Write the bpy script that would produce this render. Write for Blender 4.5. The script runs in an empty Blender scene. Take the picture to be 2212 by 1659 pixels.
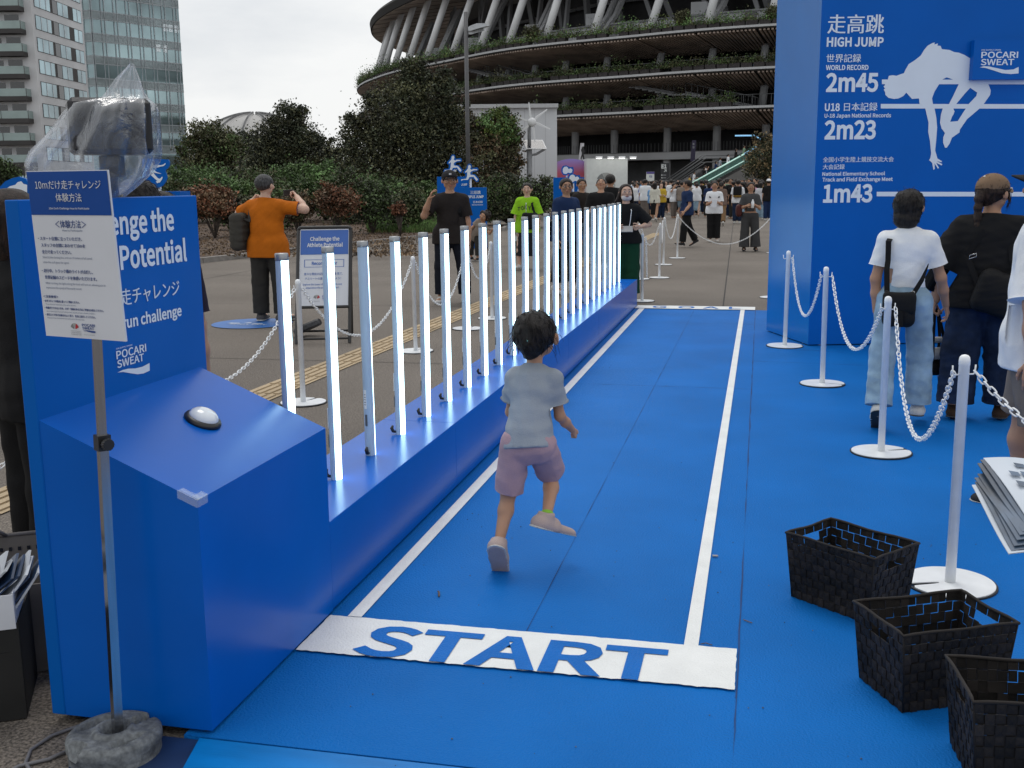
import bpy, math, random
import numpy as np
from mathutils import Vector, Matrix
from mathutils.geometry import tessellate_polygon

rnd = random.Random(7)
nrng = np.random.default_rng(7)
S = bpy.context.scene
COL = S.collection
R = math.radians

# ---------------------------------------------------------------- camera
# measured on the photograph (2212 x 1659 working pixels)
PW, PH = 2212.0, 1659.0
F = 2332.51; PITCH = 0.1837; ROLL = -0.0097; YAW = 0.2253
CAM = np.array([0.1815, -3.6318, 1.6197])
fw = np.array([-math.sin(YAW) * math.cos(PITCH), math.cos(YAW) * math.cos(PITCH), -math.sin(PITCH)])
rt = np.array([math.cos(YAW), math.sin(YAW), 0.0])
up = np.cross(rt, fw)
_c, _s = math.cos(ROLL), math.sin(ROLL)
RT = _c * rt + _s * up
UP = -_s * rt + _c * up
cam = bpy.data.cameras.new('camera')
cam.sensor_width = 36.0
cam.lens = F / PW * 36.0
cam.clip_start = 0.05
cam.clip_end = 3000
co = bpy.data.objects.new('camera', cam)
COL.objects.link(co)
co.matrix_world = Matrix(((RT[0], UP[0], -fw[0], CAM[0]), (RT[1], UP[1], -fw[1], CAM[1]), (RT[2], UP[2], -fw[2], CAM[2]), (0, 0, 0, 1)))
S.camera = co

# ---------------------------------------------------------------- light
S.view_settings.view_transform = 'Standard'
S.view_settings.look = 'None'
S.view_settings.gamma = 1.0
S.view_settings.exposure = 0.0
S.render.film_transparent = False
SUN_EL, SUN_AZ = R(66), R(-25)          # azimuth measured from +Y towards +X
world = bpy.data.worlds.new("World")
S.world = world
world.use_nodes = True
wt = world.node_tree; wt.nodes.clear()
def wn(t): return wt.nodes.new(t)
sky = wn('ShaderNodeTexSky'); sky.sky_type = 'NISHITA'; sky.sun_disc = False
sky.sun_elevation = SUN_EL; sky.sun_rotation = SUN_AZ; sky.altitude = 50; sky.dust_density = 4.0
tc = wn('ShaderNodeTexCoord'); mp = wn('ShaderNodeMapping'); mp.inputs['Scale'].default_value = (1.6, 1.6, 5.0)
n1 = wn('ShaderNodeTexNoise'); n1.inputs['Scale'].default_value = 1.7; n1.inputs['Detail'].default_value = 7; n1.inputs['Roughness'].default_value = 0.58
rp = wn('ShaderNodeValToRGB')
rp.color_ramp.elements[0].position = 0.33; rp.color_ramp.elements[0].color = (7.7, 8.0, 8.35, 1)
rp.color_ramp.elements[1].position = 0.60; rp.color_ramp.elements[1].color = (9.7, 9.8, 9.8, 1)
mx = wn('ShaderNodeMix'); mx.data_type = 'RGBA'; mx.inputs[0].default_value = 0.93
bg = wn('ShaderNodeBackground'); bg.inputs['Strength'].default_value = 0.1
wo = wn('ShaderNodeOutputWorld')
wt.links.new(tc.outputs['Generated'], mp.inputs['Vector']); wt.links.new(mp.outputs[0], n1.inputs['Vector'])
wt.links.new(n1.outputs[0], rp.inputs[0]); wt.links.new(sky.outputs[0], mx.inputs[6]); wt.links.new(rp.outputs[0], mx.inputs[7])
wt.links.new(mx.outputs[2], bg.inputs['Color']); wt.links.new(bg.outputs[0], wo.inputs[0])
sl = bpy.data.lights.new('sun', 'SUN'); sl.energy = 1.0; sl.angle = R(28); sl.color = (1.0, 0.97, 0.93)
so = bpy.data.objects.new('sun', sl); COL.objects.link(so)
sd = Vector((math.sin(SUN_AZ) * math.cos(SUN_EL), math.cos(SUN_AZ) * math.cos(SUN_EL), math.sin(SUN_EL)))
so.rotation_euler = sd.to_track_quat('Z', 'Y').to_euler()

# ---------------------------------------------------------------- pixel -> world
def ray(x, y):
    d = fw * F + RT * (x - PW / 2) - UP * (y - PH / 2)
    return d / np.linalg.norm(d)
def gp(x, y, z=0.0):
    d = ray(x, y); return CAM + (z - CAM[2]) / d[2] * d
def onpl(x, y, p, n):
    d = ray(x, y); n = np.asarray(n, float); return CAM + np.dot(np.asarray(p) - CAM, n) / np.dot(d, n) * d
def hgt(g, x, y):
    """height at which the ray through pixel x,y passes over ground point g"""
    d = ray(x, y); t = np.dot(g[:2] - CAM[:2], d[:2]) / np.dot(d[:2], d[:2]); return CAM[2] + t * d[2]
CF = np.array([-math.sin(YAW), math.cos(YAW)]); CR = np.array([math.cos(YAW), math.sin(YAW)])
def W(f, r, z=0.0):
    q = CAM[:2] + CF * f + CR * r; return np.array([q[0], q[1], z])
def dpt(x, y, f):
    """point on the ray of pixel x,y at horizontal distance f along the camera heading"""
    d = ray(x, y); return CAM + f / np.dot(d[:2], CF) * d
def gd(x, f, z=0.0):
    """ground-plan point under pixel column x at distance f"""
    q = dpt(x, 395, f); return np.array([q[0], q[1], z])

# ---------------------------------------------------------------- materials
MATS = {}
def mat(name, col, rough=0.6, var=0.06, vscale=6.0, bump=0.0, bscale=60.0, metal=0.0, spec=0.5, emit=None, estr=0.0,
        trans=0.0, alpha=1.0, col2=None, vdetail=4.0, stretch=None, coat=0.0, island=0.0, detail2=0.0, d2scale=200.0, sss=0.0):
    if name in MATS: return MATS[name]
    m = bpy.data.materials.new(name); m.use_nodes = True
    nt = m.node_tree; N = nt.nodes; L = nt.links
    b = N['Principled BSDF']
    b.inputs['Roughness'].default_value = rough; b.inputs['Metallic'].default_value = metal
    b.inputs['Specular IOR Level'].default_value = spec
    t = N.new('ShaderNodeTexCoord'); vec = t.outputs['Object']
    if stretch:
        mpp = N.new('ShaderNodeMapping'); mpp.inputs['Scale'].default_value = stretch
        L.new(vec, mpp.inputs['Vector']); vec = mpp.outputs[0]
    nz = N.new('ShaderNodeTexNoise'); nz.inputs['Scale'].default_value = vscale; nz.inputs['Detail'].default_value = vdetail
    L.new(vec, nz.inputs['Vector'])
    c = np.array(col[:3], float)
    lo = c * (1 - var * 2.2) if col2 is None else c
    hi = np.minimum(c * (1 + var * 2.2), 1) if col2 is None else np.array(col2[:3])
    cr = N.new('ShaderNodeValToRGB')
    cr.color_ramp.elements[0].position = 0.3; cr.color_ramp.elements[0].color = (*np.maximum(lo, 0), 1)
    cr.color_ramp.elements[1].position = 0.7; cr.color_ramp.elements[1].color = (*hi, 1)
    L.new(nz.outputs[0], cr.inputs[0]); out = cr.outputs[0]
    if detail2:
        n2 = N.new('ShaderNodeTexNoise'); n2.inputs['Scale'].default_value = d2scale; n2.inputs['Detail'].default_value = 2
        L.new(vec, n2.inputs['Vector'])
        r2 = N.new('ShaderNodeMapRange'); r2.inputs[1].default_value = 0.3; r2.inputs[2].default_value = 0.7
        r2.inputs[3].default_value = 1 - detail2; r2.inputs[4].default_value = 1 + detail2
        L.new(n2.outputs[0], r2.inputs[0])
        mm = N.new('ShaderNodeVectorMath'); mm.operation = 'SCALE'; L.new(out, mm.inputs[0]); L.new(r2.outputs[0], mm.inputs['Scale']); out = mm.outputs[0]
    if island:
        ge = N.new('ShaderNodeNewGeometry'); r3 = N.new('ShaderNodeMapRange'); r3.inputs[3].default_value = 1 - island; r3.inputs[4].default_value = 1 + island
        L.new(ge.outputs['Random Per Island'], r3.inputs[0])
        mm = N.new('ShaderNodeVectorMath'); mm.operation = 'SCALE'; L.new(out, mm.inputs[0]); L.new(r3.outputs[0], mm.inputs['Scale']); out = mm.outputs[0]
    L.new(out, b.inputs['Base Color'])
    if bump:
        nb = N.new('ShaderNodeTexNoise'); nb.inputs['Scale'].default_value = bscale; nb.inputs['Detail'].default_value = 3
        L.new(vec, nb.inputs['Vector'])
        bp = N.new('ShaderNodeBump'); bp.inputs['Strength'].default_value = bump; bp.inputs['Distance'].default_value = 0.01
        L.new(nb.outputs[0], bp.inputs['Height']); L.new(bp.outputs[0], b.inputs['Normal'])
    if emit is not None:
        b.inputs['Emission Color'].default_value = (*emit, 1); b.inputs['Emission Strength'].default_value = estr
    if trans: b.inputs['Transmission Weight'].default_value = trans; b.inputs['IOR'].default_value = 1.45
    if alpha < 1: b.inputs['Alpha'].default_value = alpha
    if coat: b.inputs['Coat Weight'].default_value = coat; b.inputs['Coat Roughness'].default_value = 0.08
    if sss: b.inputs['Subsurface Weight'].default_value = sss; b.inputs['Subsurface Radius'].default_value = (0.03, 0.012, 0.006); b.inputs['Subsurface Scale'].default_value = 0.3
    MATS[name] = m
    return m

def srgb(r, g, b):
    f = lambda v: (v / 255 / 12.92) if v <= 10 else ((v / 255 + 0.055) / 1.055) ** 2.4
    return (f(r), f(g), f(b))

# ---------------------------------------------------------------- mesh builder
class MB:
    def __init__(s):
        s.v = []; s.f = []; s.mi = []; s.sm = []; s.mats = []; s.n = 0
    def midx(s, m):
        if m not in s.mats: s.mats.append(m)
        return s.mats.index(m)
    def add(s, V, Fc, m, smooth=False):
        i = s.midx(m)
        V = np.asarray(V, float).reshape(-1, 3)
        s.v.append(V)
        o = s.n
        s.f.extend([[k + o for k in q] for q in Fc]); s.mi.extend([i] * len(Fc)); s.sm.extend([smooth] * len(Fc))
        s.n += len(V)
        return s
    def box(s, c, d, m, M=None, ch=0.0):
        """box centred c, full sizes d, optional chamfer ch on all edges, optional 3x3 matrix M"""
        c = np.asarray(c, float); h = np.asarray(d, float) / 2
        if ch <= 0:
            V = np.array([[x, y, z] for z in (-1, 1) for y in (-1, 1) for x in (-1, 1)], float) * h
            Fc = [(0, 2, 3, 1), (4, 5, 7, 6), (0, 1, 5, 4), (2, 6, 7, 3), (0, 4, 6, 2), (1, 3, 7, 5)]
        else:
            ch = min(ch, h.min() * 0.95)
            V = []; idx = {}
            for sx in (-1, 1):
                for sy in (-1, 1):
                    for sz in (-1, 1):
                        sg = np.array([sx, sy, sz], float)
                        for a in range(3):
                            q = sg * (h - ch); q[a] = sg[a] * h[a]
                            idx[(sx, sy, sz, a)] = len(V); V.append(q)
            V = np.array(V); Fc = []
            I = lambda x, y, z, a: idx[(x, y, z, a)]
            for a in range(3):
                o = [k for k in range(3) if k != a]
                for sa in (-1, 1):
                    q = []
                    for (p1, p2) in ((-1, -1), (1, -1), (1, 1), (-1, 1)):
                        t = [0, 0, 0]; t[a] = sa; t[o[0]] = p1; t[o[1]] = p2; q.append(I(*t, a))
                    Fc.append(q if (sa > 0) == (a != 1) else q[::-1])
            for a in range(3):
                o = [k for k in range(3) if k != a]
                for p1 in (-1, 1):
                    for p2 in (-1, 1):
                        t0 = [0, 0, 0]; t1 = [0, 0, 0]; t0[a] = -1; t1[a] = 1
                        for t in (t0, t1): t[o[0]] = p1; t[o[1]] = p2
                        q = [I(*t0, o[0]), I(*t1, o[0]), I(*t1, o[1]), I(*t0, o[1])]
                        Fc.append(q if (p1 * p2 > 0) == (a != 1) else q[::-1])
            for sx in (-1, 1):
                for sy in (-1, 1):
                    for sz in (-1, 1):
                        q = [I(sx, sy, sz, 0), I(sx, sy, sz, 1), I(sx, sy, sz, 2)]
                        Fc.append(q if sx * sy * sz > 0 else q[::-1])
        if M is not None: V = V @ np.asarray(M).T
        return s.add(V + c, Fc, m)
    def prism(s, pts, off, m, smooth=False):
        """closed polygon pts (3D) extruded by vector off"""
        P = np.asarray(pts, float); n = len(P); off = np.asarray(off, float)
        V = np.vstack([P, P + off])
        Fc = [list(range(n))[::-1], [n + i for i in range(n)]] + [(i, (i + 1) % n, n + (i + 1) % n, n + i) for i in range(n)]
        a = np.zeros(3)
        for i in range(n): a += np.cross(P[i], P[(i + 1) % n])
        if np.dot(a, off) < 0: Fc = [q[::-1] for q in map(list, Fc)]
        return s.add(V, Fc, m, smooth)
    def tube(s, path, rad, m, seg=8, smooth=True, cap=True, closed=False):
        P = np.asarray(path, float); n = len(P)
        rad = np.full(n, rad) if np.isscalar(rad) else np.asarray(rad, float)
        T = np.zeros_like(P)
        if closed: T = np.roll(P, -1, 0) - np.roll(P, 1, 0)
        else:
            T[1:-1] = P[2:] - P[:-2]; T[0] = P[1] - P[0]; T[-1] = P[-1] - P[-2]
        T /= np.linalg.norm(T, axis=1)[:, None] + 1e-12
        a = np.array([0, 0, 1.0]) if abs(T[0][2]) < 0.9 else np.array([1.0, 0, 0])
        u = np.cross(T[0], a); u /= np.linalg.norm(u)
        V = []
        for i in range(n):
            u = u - T[i] * np.dot(u, T[i]); u /= np.linalg.norm(u) + 1e-12
            w = np.cross(T[i], u)
            for k in range(seg):
                t = 2 * math.pi * k / seg
                V.append(P[i] + rad[i] * (math.cos(t) * u + math.sin(t) * w))
        Fc = []
        for i in range(n if closed else n - 1):
            j = (i + 1) % n
            for k in range(seg):
                k2 = (k + 1) % seg
                Fc.append((i * seg + k, i * seg + k2, j * seg + k2, j * seg + k))
        if cap and not closed:
            Fc.append(list(range(seg))[::-1]); Fc.append([(n - 1) * seg + k for k in range(seg)])
        return s.add(V, Fc, m, smooth)
    def lathe(s, prof, c, m, seg=20, smooth=True, axis=None):
        """profile [(r,z)] bottom to top round axis through c"""
        c = np.asarray(c, float); n = len(prof)
        V = np.array([[r * math.cos(2 * math.pi * k / seg), r * math.sin(2 * math.pi * k / seg), z] for r, z in prof for k in range(seg)])
        Fc = [(i * seg + k, i * seg + (k + 1) % seg, (i + 1) * seg + (k + 1) % seg, (i + 1) * seg + k) for i in range(n - 1) for k in range(seg)]
        Fc.append(list(range(seg))[::-1]); Fc.append([(n - 1) * seg + k for k in range(seg)])
        if axis is not None:
            q = Vector((0, 0, 1)).rotation_difference(Vector(axis)).to_matrix(); V = V @ np.array(q).T
        return s.add(V + c, Fc, m, smooth)
    def flat(s, loops, m, o, u, v, flip=False):
        """2D loops (outer + holes) laid on plane o + a*u + b*v"""
        o, u, v = (np.asarray(k, float) for k in (o, u, v))
        tri = tessellate_polygon([[Vector((a, b, 0)) for a, b in lp] for lp in loops])
        P = [o + a * u + b * v for lp in loops for a, b in lp]
        flat2 = [p for lp in loops for p in lp]
        Fc = []
        for t in tri:
            a, b, c = (flat2[k] for k in t)
            cr = (b[0] - a[0]) * (c[1] - a[1]) - (b[1] - a[1]) * (c[0] - a[0])
            t = list(t)
            if cr < 0: t = t[::-1]
            Fc.append(t[::-1] if flip else t)
        return s.add(P, Fc, m)
    def build(s, name, parent=None, loc=None, rz=0.0):
        V = np.vstack(s.v) if s.v else np.zeros((0, 3))
        loc = np.zeros(3) if loc is None else np.asarray(loc, float)
        V = V - loc
        me = bpy.data.meshes.new(name)
        me.from_pydata(V.tolist(), [], s.f)
        for m in s.mats: me.materials.append(m)
        me.polygons.foreach_set('material_index', s.mi)
        me.polygons.foreach_set('use_smooth', s.sm)
        me.update()
        return link(name, me, parent, loc, rz)

def link(name, me, parent=None, loc=(0, 0, 0), rz=0.0):
    o = bpy.data.objects.new(name, me); COL.objects.link(o)
    o.location = Vector(loc)
    o.rotation_euler = (0, 0, rz)
    if parent is not None:
        o.parent = parent
        pl = Vector((0, 0, 0)); q = parent; ch = []
        while q is not None: ch.append(q); q = q.parent
        for q in ch: pl += Vector(q.location)
        if not parent.get('_rot'): o.location = Vector(loc) - pl   # parents that carry parts given in world coordinates
    return o

def tag(o, label, cat, group=None, kind=None):
    if label: o['label'] = label
    if cat: o['category'] = cat
    if group: o['group'] = group
    if kind: o['kind'] = kind
    return o
def empty(name, loc, label, cat, group=None, rz=0.0, rot=False):
    o = bpy.data.objects.new(name, None); COL.objects.link(o); o.location = Vector(loc); o.rotation_euler = (0, 0, rz)
    o.empty_display_size = 0.1
    if rot: o['_rot'] = 1
    return tag(o, label, cat, group)
def copy_tree(o, parent=None):
    c = o.copy(); COL.objects.link(c)
    if parent is not None: c.parent = parent
    for ch in list(o.children): copy_tree(ch, c)
    return c
def struct(o): o['kind'] = 'structure'; return o

# ---------------------------------------------------------------- lettering
_tc = {}
SANS = None
try:    # the sans face that ships inside Blender itself
    import os
    SANS = bpy.data.fonts.load(os.path.join(bpy.utils.system_resource('DATAFILES'), 'fonts', 'Noto Sans CJK Regular.woff2'))
except Exception:
    SANS = None
def glyphs(txt, bold=0.0, res=3):
    key = (txt, bold, res)
    if key in _tc: return _tc[key]
    c = bpy.data.curves.new('lettering', 'FONT'); c.body = txt; c.size = 1.0; c.offset = bold; c.resolution_u = res
    c.fill_mode = 'BOTH'
    if SANS is not None: c.font = SANS; c.size = 2.66
    o = bpy.data.objects.new('lettering', c); COL.objects.link(o)
    dg = bpy.context.evaluated_depsgraph_get(); me = o.evaluated_get(dg).to_mesh()
    V = np.array([v.co[:] for v in me.vertices]).reshape(-1, 3)
    Fc = [list(p.vertices) for p in me.polygons]
    o.to_mesh_clear(); bpy.data.objects.remove(o); bpy.data.curves.remove(c)
    if len(V):   # keep the faces that look along +z
        F2 = []
        for q in Fc:
            a, b, d = V[q[0]], V[q[1]], V[q[2]]
            n = (b[0] - a[0]) * (d[1] - a[1]) - (b[1] - a[1]) * (d[0] - a[0])
            F2.append(q if n > 0 else q[::-1])
        Fc = F2
    _tc[key] = (V, Fc); return _tc[key]
def write(mb, txt, m, o, u, v, width, height=None, bold=0.0, align='l', ref='H'):
    """lettering with its baseline starting at o, along unit u, up unit v; width of the ink and cap height are given"""
    if any(ord(k) > 0x2E80 for k in txt) and bold: # heavy stroke: three thin copies side by side
        o, u = np.asarray(o, float), np.asarray(u, float); nn = np.cross(u, np.asarray(v, float)); d = bold * width * .5 / max(len(txt), 1)
        for k in (-1, 0, 1): write(mb, txt, m, o + u * (d * k + d) + nn * .0003 * k, u, v, width - 2 * d, height, 0.0)
        return
    V, Fc = glyphs(txt, bold)
    if not len(V): return
    x0, x1 = V[:, 0].min(), V[:, 0].max()
    sx = width / (x1 - x0)
    cap, low = glyphs('H', bold)[0][:, 1].max(), 0.0
    if any(ord(k) > 0x2E80 for k in txt): low = V[:, 1].min(); cap = V[:, 1].max() - low
    sy = sx if height is None else height / cap
    X = (V[:, 0] - x0) * sx; Y = (V[:, 1] - low) * sy
    if align == 'c': X = X - width / 2
    o, u, v = (np.asarray(k, float) for k in (o, u, v))
    mb.add(o + X[:, None] * u + Y[:, None] * v, Fc, m)
class Pl:
    """a flat face in the scene (point, normal, right, up) that print is laid on"""
    def __init__(s, p, n, lift=0.0025):
        s.n = np.asarray(n, float) / np.linalg.norm(n); s.p = np.asarray(p, float) + s.n * lift
        s.u = np.cross([0, 0, 1.0], s.n); s.u /= np.linalg.norm(s.u); s.v = np.cross(s.n, s.u)
    def at(s, x, y): return onpl(x, y, s.p, s.n)
    def uv(s, x, y):
        q = s.at(x, y) - s.p; return (np.dot(q, s.u), np.dot(q, s.v))
    def text(s, mb, txt, m, x0, x1, yb, yt, bold=0.0, yb2=None):
        """print txt so that its ink spans pixels x0..x1, baseline yb at the left, cap top yt"""
        a = s.at(x0, yb); b = s.at(x1, yb if yb2 is None else yb2); t = s.at(x0, yt)
        w = np.dot(b - a, s.u); h = np.dot(t - a, s.v)
        write(mb, txt, m, a, s.u, s.v, w, h, bold)
    def textr(s, mb, txt, ref, m, x0, x1, yb, yt, bold=0.0):
        """like text, but x0..x1 is the ink of the last word(s) ref only and txt runs on to the left of it"""
        Vr, _ = glyphs(ref, bold); Vt, _ = glyphs(txt, bold)
        k = np.ptp(Vt[:, 0]) / np.ptp(Vr[:, 0])
        a = s.at(x0, yb); b = s.at(x1, yb); t = s.at(x0, yt)
        w = np.dot(b - a, s.u); h = np.dot(t - a, s.v)
        write(mb, txt, m, a - s.u * w * (k - 1), s.u, s.v, w * k, h, bold)
    def poly(s, mb, loops, m): mb.flat([[s.uv(*q) for q in lp] for lp in loops], m, s.p, s.u, s.v)
# ================================================================ setting: ground
BLUE_MAT = mat('blue rubber mat', (.003, .130, .45), spec=.09, rough=.55, var=.05, vscale=1.3, bump=.55, bscale=120, detail2=.10, d2scale=420, vdetail=7)
BLUE_PAINT = mat('blue satin paint', (.0, .100, .47), rough=.27, var=.03, vscale=2.2, bump=.03, bscale=25, spec=.22)
BLUE_PRINT = mat('blue printed panel', (.0, .105, .44), spec=.12, rough=.38, var=.025, vscale=1.5, bump=.02, bscale=12)
BLUE_RAMP = mat('blue painted plywood', (.0, .17, .52), spec=.25, rough=.42, var=.07, vscale=3, bump=.06, bscale=45, stretch=(1, 4, 1))
WHITE_LINE = mat('white line paint', (.74, .75, .74), rough=.55, var=.03, vscale=5, bump=.35, bscale=110, detail2=.06, d2scale=260)
WHITE_PRINT = mat('white print', (.70, .76, .83), rough=.5, var=.01)
WHITE_PLASTIC = mat('white plastic', (.80, .82, .84), rough=.32, var=.03, vscale=9)
BLACK_RUBBER = mat('black rubber', (.012, .012, .013), rough=.6, var=.15)
BLACK_PLASTIC = mat('black plastic', (.015, .015, .016), rough=.35, var=.1)
STEEL = mat('brushed steel', (.42, .42, .43), rough=.18, var=.05, metal=1.0, vscale=3, stretch=(30, 30, 1))
DARK_GAP = mat('dark gap', (.01, .012, .02), rough=.9)

PAVE = mat('exposed aggregate concrete', (.118, .100, .083), col2=(.165, .142, .120), rough=.85, vscale=.5, vdetail=8, bump=.9, bscale=70, detail2=.75, d2scale=95)
mb = MB()
mb.add([(-900, -60, -.02), (900, -60, -.02), (900, 1600, -.02), (-900, 1600, -.02)], [(0, 1, 2, 3)], PAVE)
struct(mb.build('ground'))
# expansion joints of the paving
mb = MB(); JT = mat('paving joint', (.035, .032, .03), rough=.9)
def strip(mb, a, b, w, z, m):
    a = np.array([a[0], a[1], z]); b = np.array([b[0], b[1], z]); d = b - a; n = np.array([-d[1], d[0], 0]) / np.linalg.norm(d) * w / 2
    mb.add([a - n, b - n, b + n, a + n], [(0, 1, 2, 3)], m)
q0, q1 = gp(1562, 660), gp(1578, 530)
dj = (q1 - q0) / np.linalg.norm(q1 - q0); nj = np.array([dj[1], -dj[0], 0])
strip(mb, q0 - dj * .1, q0 + dj * 60, .018, -.016, JT)
for k in (-2, -3, -4): strip(mb, q0 + nj * 4.6 * k - dj * 8, q0 + nj * 4.6 * k + dj * 60, .016, -.016, JT)
for k in range(0, 12):
    c = q0 + dj * (4.2 + 4.6 * k); strip(mb, c - nj * 18, c + nj * 9, .012, -.015, JT)
for k in range(1, 4):
    c = q0 - dj * (4.6 * k - 4.2); strip(mb, c - nj * 20 , c - nj * 2.5, .012, -.015, JT)
struct(mb.build('ground_joint_lines'))

# blue mat, its seams and lines
MX0, MX1, MY0, MY1 = -1.46, 7.0, -.93, 10.42
mb = MB(); mb.box(((MX0 + MX1) / 2, (MY0 + MY1) / 2, -.0105), (MX1 - MX0, MY1 - MY0, .021), BLUE_MAT)
struct(mb.build('track_floor'))
mb = MB()
SEAM = mat('mat seam', (.004, .035, .15), rough=.8)
def wob(mb, a, b, w, m, z, n=60):
    a, b = np.array(a, float), np.array(b, float); d = b - a; nn = np.array([-d[1], d[0]]) / np.linalg.norm(d)
    L_, R_ = [], []
    for i in range(n + 1):
        c = a + d * i / n; hw = w / 2 * (1 + .5 * nrng.standard_normal()) ; j = nrng.standard_normal() * w * .22
        L_.append((*(c + nn * (j + hw)), z)); R_.append((*(c + nn * (j - hw)), z))
    V = R_ + L_; k = n + 1
    mb.add(V, [(i, i + 1, k + i + 1, k + i) for i in range(n)], m)
wob(mb, (.154, -.36), (.154, 10.4), .0055, SEAM, .0022)
wob(mb, (.154, -.93), (.154, -.36), .003, SEAM, .0022, 8)
wob(mb, (-.61, .02), (-.61, 10.3), .0022, SEAM, .0022)
for y in (4.98, 9.0): wob(mb, (-1.38, y), (.154, y - .02), .005, SEAM, .0024, 20)
for y, x1 in ((6.35, 2.4), (7.2, 1.0)): wob(mb, (.154, y), (x1, y - .18), .006, SEAM, .0024, 20)
wob(mb, (1.75, 6.9), (1.60, 5.0), .004, SEAM, .0024, 12)
struct(mb.build('track_seam_lines'))

def ragged(mb, x0, x1, y0, y1, m, z, amp=.004):
    """painted band with slightly uneven edges"""
    n = max(4, int((x1 - x0) / .02)); k = max(4, int((y1 - y0) / .02)); P = []
    for i in range(n): P.append((x0 + (x1 - x0) * i / n, y0 + rnd.uniform(-amp, amp)))
    for i in range(k): P.append((x1 + rnd.uniform(-amp, amp) * .4, y0 + (y1 - y0) * i / k))
    for i in range(n): P.append((x1 - (x1 - x0) * i / n, y1 + rnd.uniform(-amp, amp) * .6))
    for i in range(k): P.append((x0 + rnd.uniform(-amp, amp) * .4, y1 - (y1 - y0) * i / k))
    mb.flat([P], m, (0, 0, z), (1, 0, 0), (0, 1, 0))
mb = MB()
XL0, XL1 = -1.255, -1.19
for (a, b, c, d) in (((780, 1333), (1394, 663), (1370, 663), (751, 1333)),):
    pass
gl = [gp(751, 1333), gp(781, 1335), gp(1395.5, 663.5), gp(1384, 663)]
gr = [gp(1477, 1397), gp(1508, 1400), gp(1609, 668), gp(1600, 668)]
for q in (gl, gr): mb.add([(p[0], p[1], .0045) for p in q], [(0, 1, 2, 3)], WHITE_LINE)
ragged(mb, -1.372, .148, -.312, .004, WHITE_LINE, .0075)
ragged(mb, -1.375, .150, 10.38, 10.72, WHITE_LINE, .0085, .002)
GLYPH_BLUE = mat('blue lane lettering', (.0015, .13, .48), spec=.14, rough=.5, var=.05, vscale=4, bump=.5, bscale=120, detail2=.08, d2scale=420)
a = gp(764, 1420); b = gp(1387, 1468); w_ = b[0] - a[0]
s0_, s1_ = gp(764, 1398, .0105), gp(1443, 1412, .0105); sb_, st_ = gp(815, 1416, .0105), gp(845, 1351, .0105)
write(mb, 'START', GLYPH_BLUE, (s0_[0], sb_[1] + .006, .0105), (1, 0, 0), (0, 1, 0), s1_[0] - s0_[0], st_[1] - sb_[1] - .012, bold=.03)
for ch, x0, x1 in (('G', 1409, 1438), ('O', 1465, 1500), ('A', 1519, 1553), ('L', 1575, 1600)):
    p, q = gp(x0, 665), gp(x1, 667); write(mb, ch, GLYPH_BLUE, (p[0], 10.44, .0115), (1, 0, 0), (0, 1, 0), q[0] - p[0], .22, bold=.01)
struct(mb.build('track_line_markings'))
# painted plywood ramp at the near edge
mb = MB()
yE = -.945
mb.prism([(-1.40, yE, .004), (7, yE, .004), (7, yE - .30, -.012), (-1.34, yE - .30, -.012)], (0, 0, -.012), BLUE_RAMP)
mb.prism([(-1.335, yE - .306, -.0125), (7, yE - .306, -.0125), (7, yE - .9, -.017), (-1.05, yE - .9, -.017)], (0, 0, -.006), BLUE_RAMP)
for x, y in ((-1.20, -1.10), (-1.28, -1.02), (-.55, -1.3), (-.1, -1.31), (.5, -1.12)): mb.lathe([(.008, 0), (.006, .002)], (x, y, -.006 if y > -1.2 else -.011), STEEL, 10)
ramp = struct(mb.build('ramp_path_edge'))
# navy cloth showing under the booth front
mb = MB(); mb.box((-1.52, -1.16, -.0155), (.36, .46, .008), mat('navy mat', (.008, .03, .10), rough=.6, var=.1))
struct(mb.build('floor_underlay'))

# tactile paving
TAC = mat('beige tactile tile', (.42, .325, .205), rough=.8, var=.10, vscale=2.2, bump=.3, bscale=80, detail2=.12, d2scale=140)
mb = MB()
ta = (np.array([-3.88, 1.36]), np.array([-3.565, 15.8])); td = (ta[1] - ta[0]) / np.linalg.norm(ta[1] - ta[0]); tn = np.array([td[1], -td[0]])
ts = ta[0] - td * 4
for i in range(86):
    c0 = ts + td * (.40 * i)
    q = [c0, c0 + td * .394, c0 + td * .394 + tn * .34, c0 + tn * .34]
    mb.add([(*p, -.013) for p in q], [(0, 3, 2, 1)], TAC)
    for j in range(4):
        o = c0 + tn * (.03 + .077 * j); P = [o + td * .02, o + td * .375, o + td * .375 + tn * .045, o + td * .02 + tn * .045]
        mb.prism([(*p, -.0125) for p in P], (0, 0, .009), TAC)
struct(mb.build('tactile_paving'))
# round blue floor sticker
mb = MB(); SPP = np.append(gp(545, 699, -.016)[:2], -.012)
STK = mat('blue floor sticker', (.02, .13, .42), rough=.5, var=.05)
mb.flat([[(.48 * math.cos(t), .48 * math.sin(t)) for t in np.linspace(0, 2 * math.pi, 48)[:-1]]], STK, SPP, (1, 0, 0), (0, 1, 0))
for (x0, y0, w, h) in ((-.30, -.06, .17, .05), (-.1, -.02, .09, .06), (.02, -.07, .15, .05)): mb.flat([[(x0, y0), (x0 + w, y0 + .01), (x0 + w * .8, y0 + h), (x0 + .03, y0 + h)]], WHITE_PRINT, SPP + np.array([0, 0, .003]), (1, 0, 0), (0, 1, 0))
write(mb, 'SHOT PUT', WHITE_PRINT, SPP + np.array([-.24, -.14, .003]), (1, 0, 0), (0, 1, 0), .48, .05, bold=.03)
tag(mb.build('floor_sticker', loc=SPP), 'round blue sticker with white figures stuck on the grey paving by the man in orange', 'floor sticker')

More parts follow.
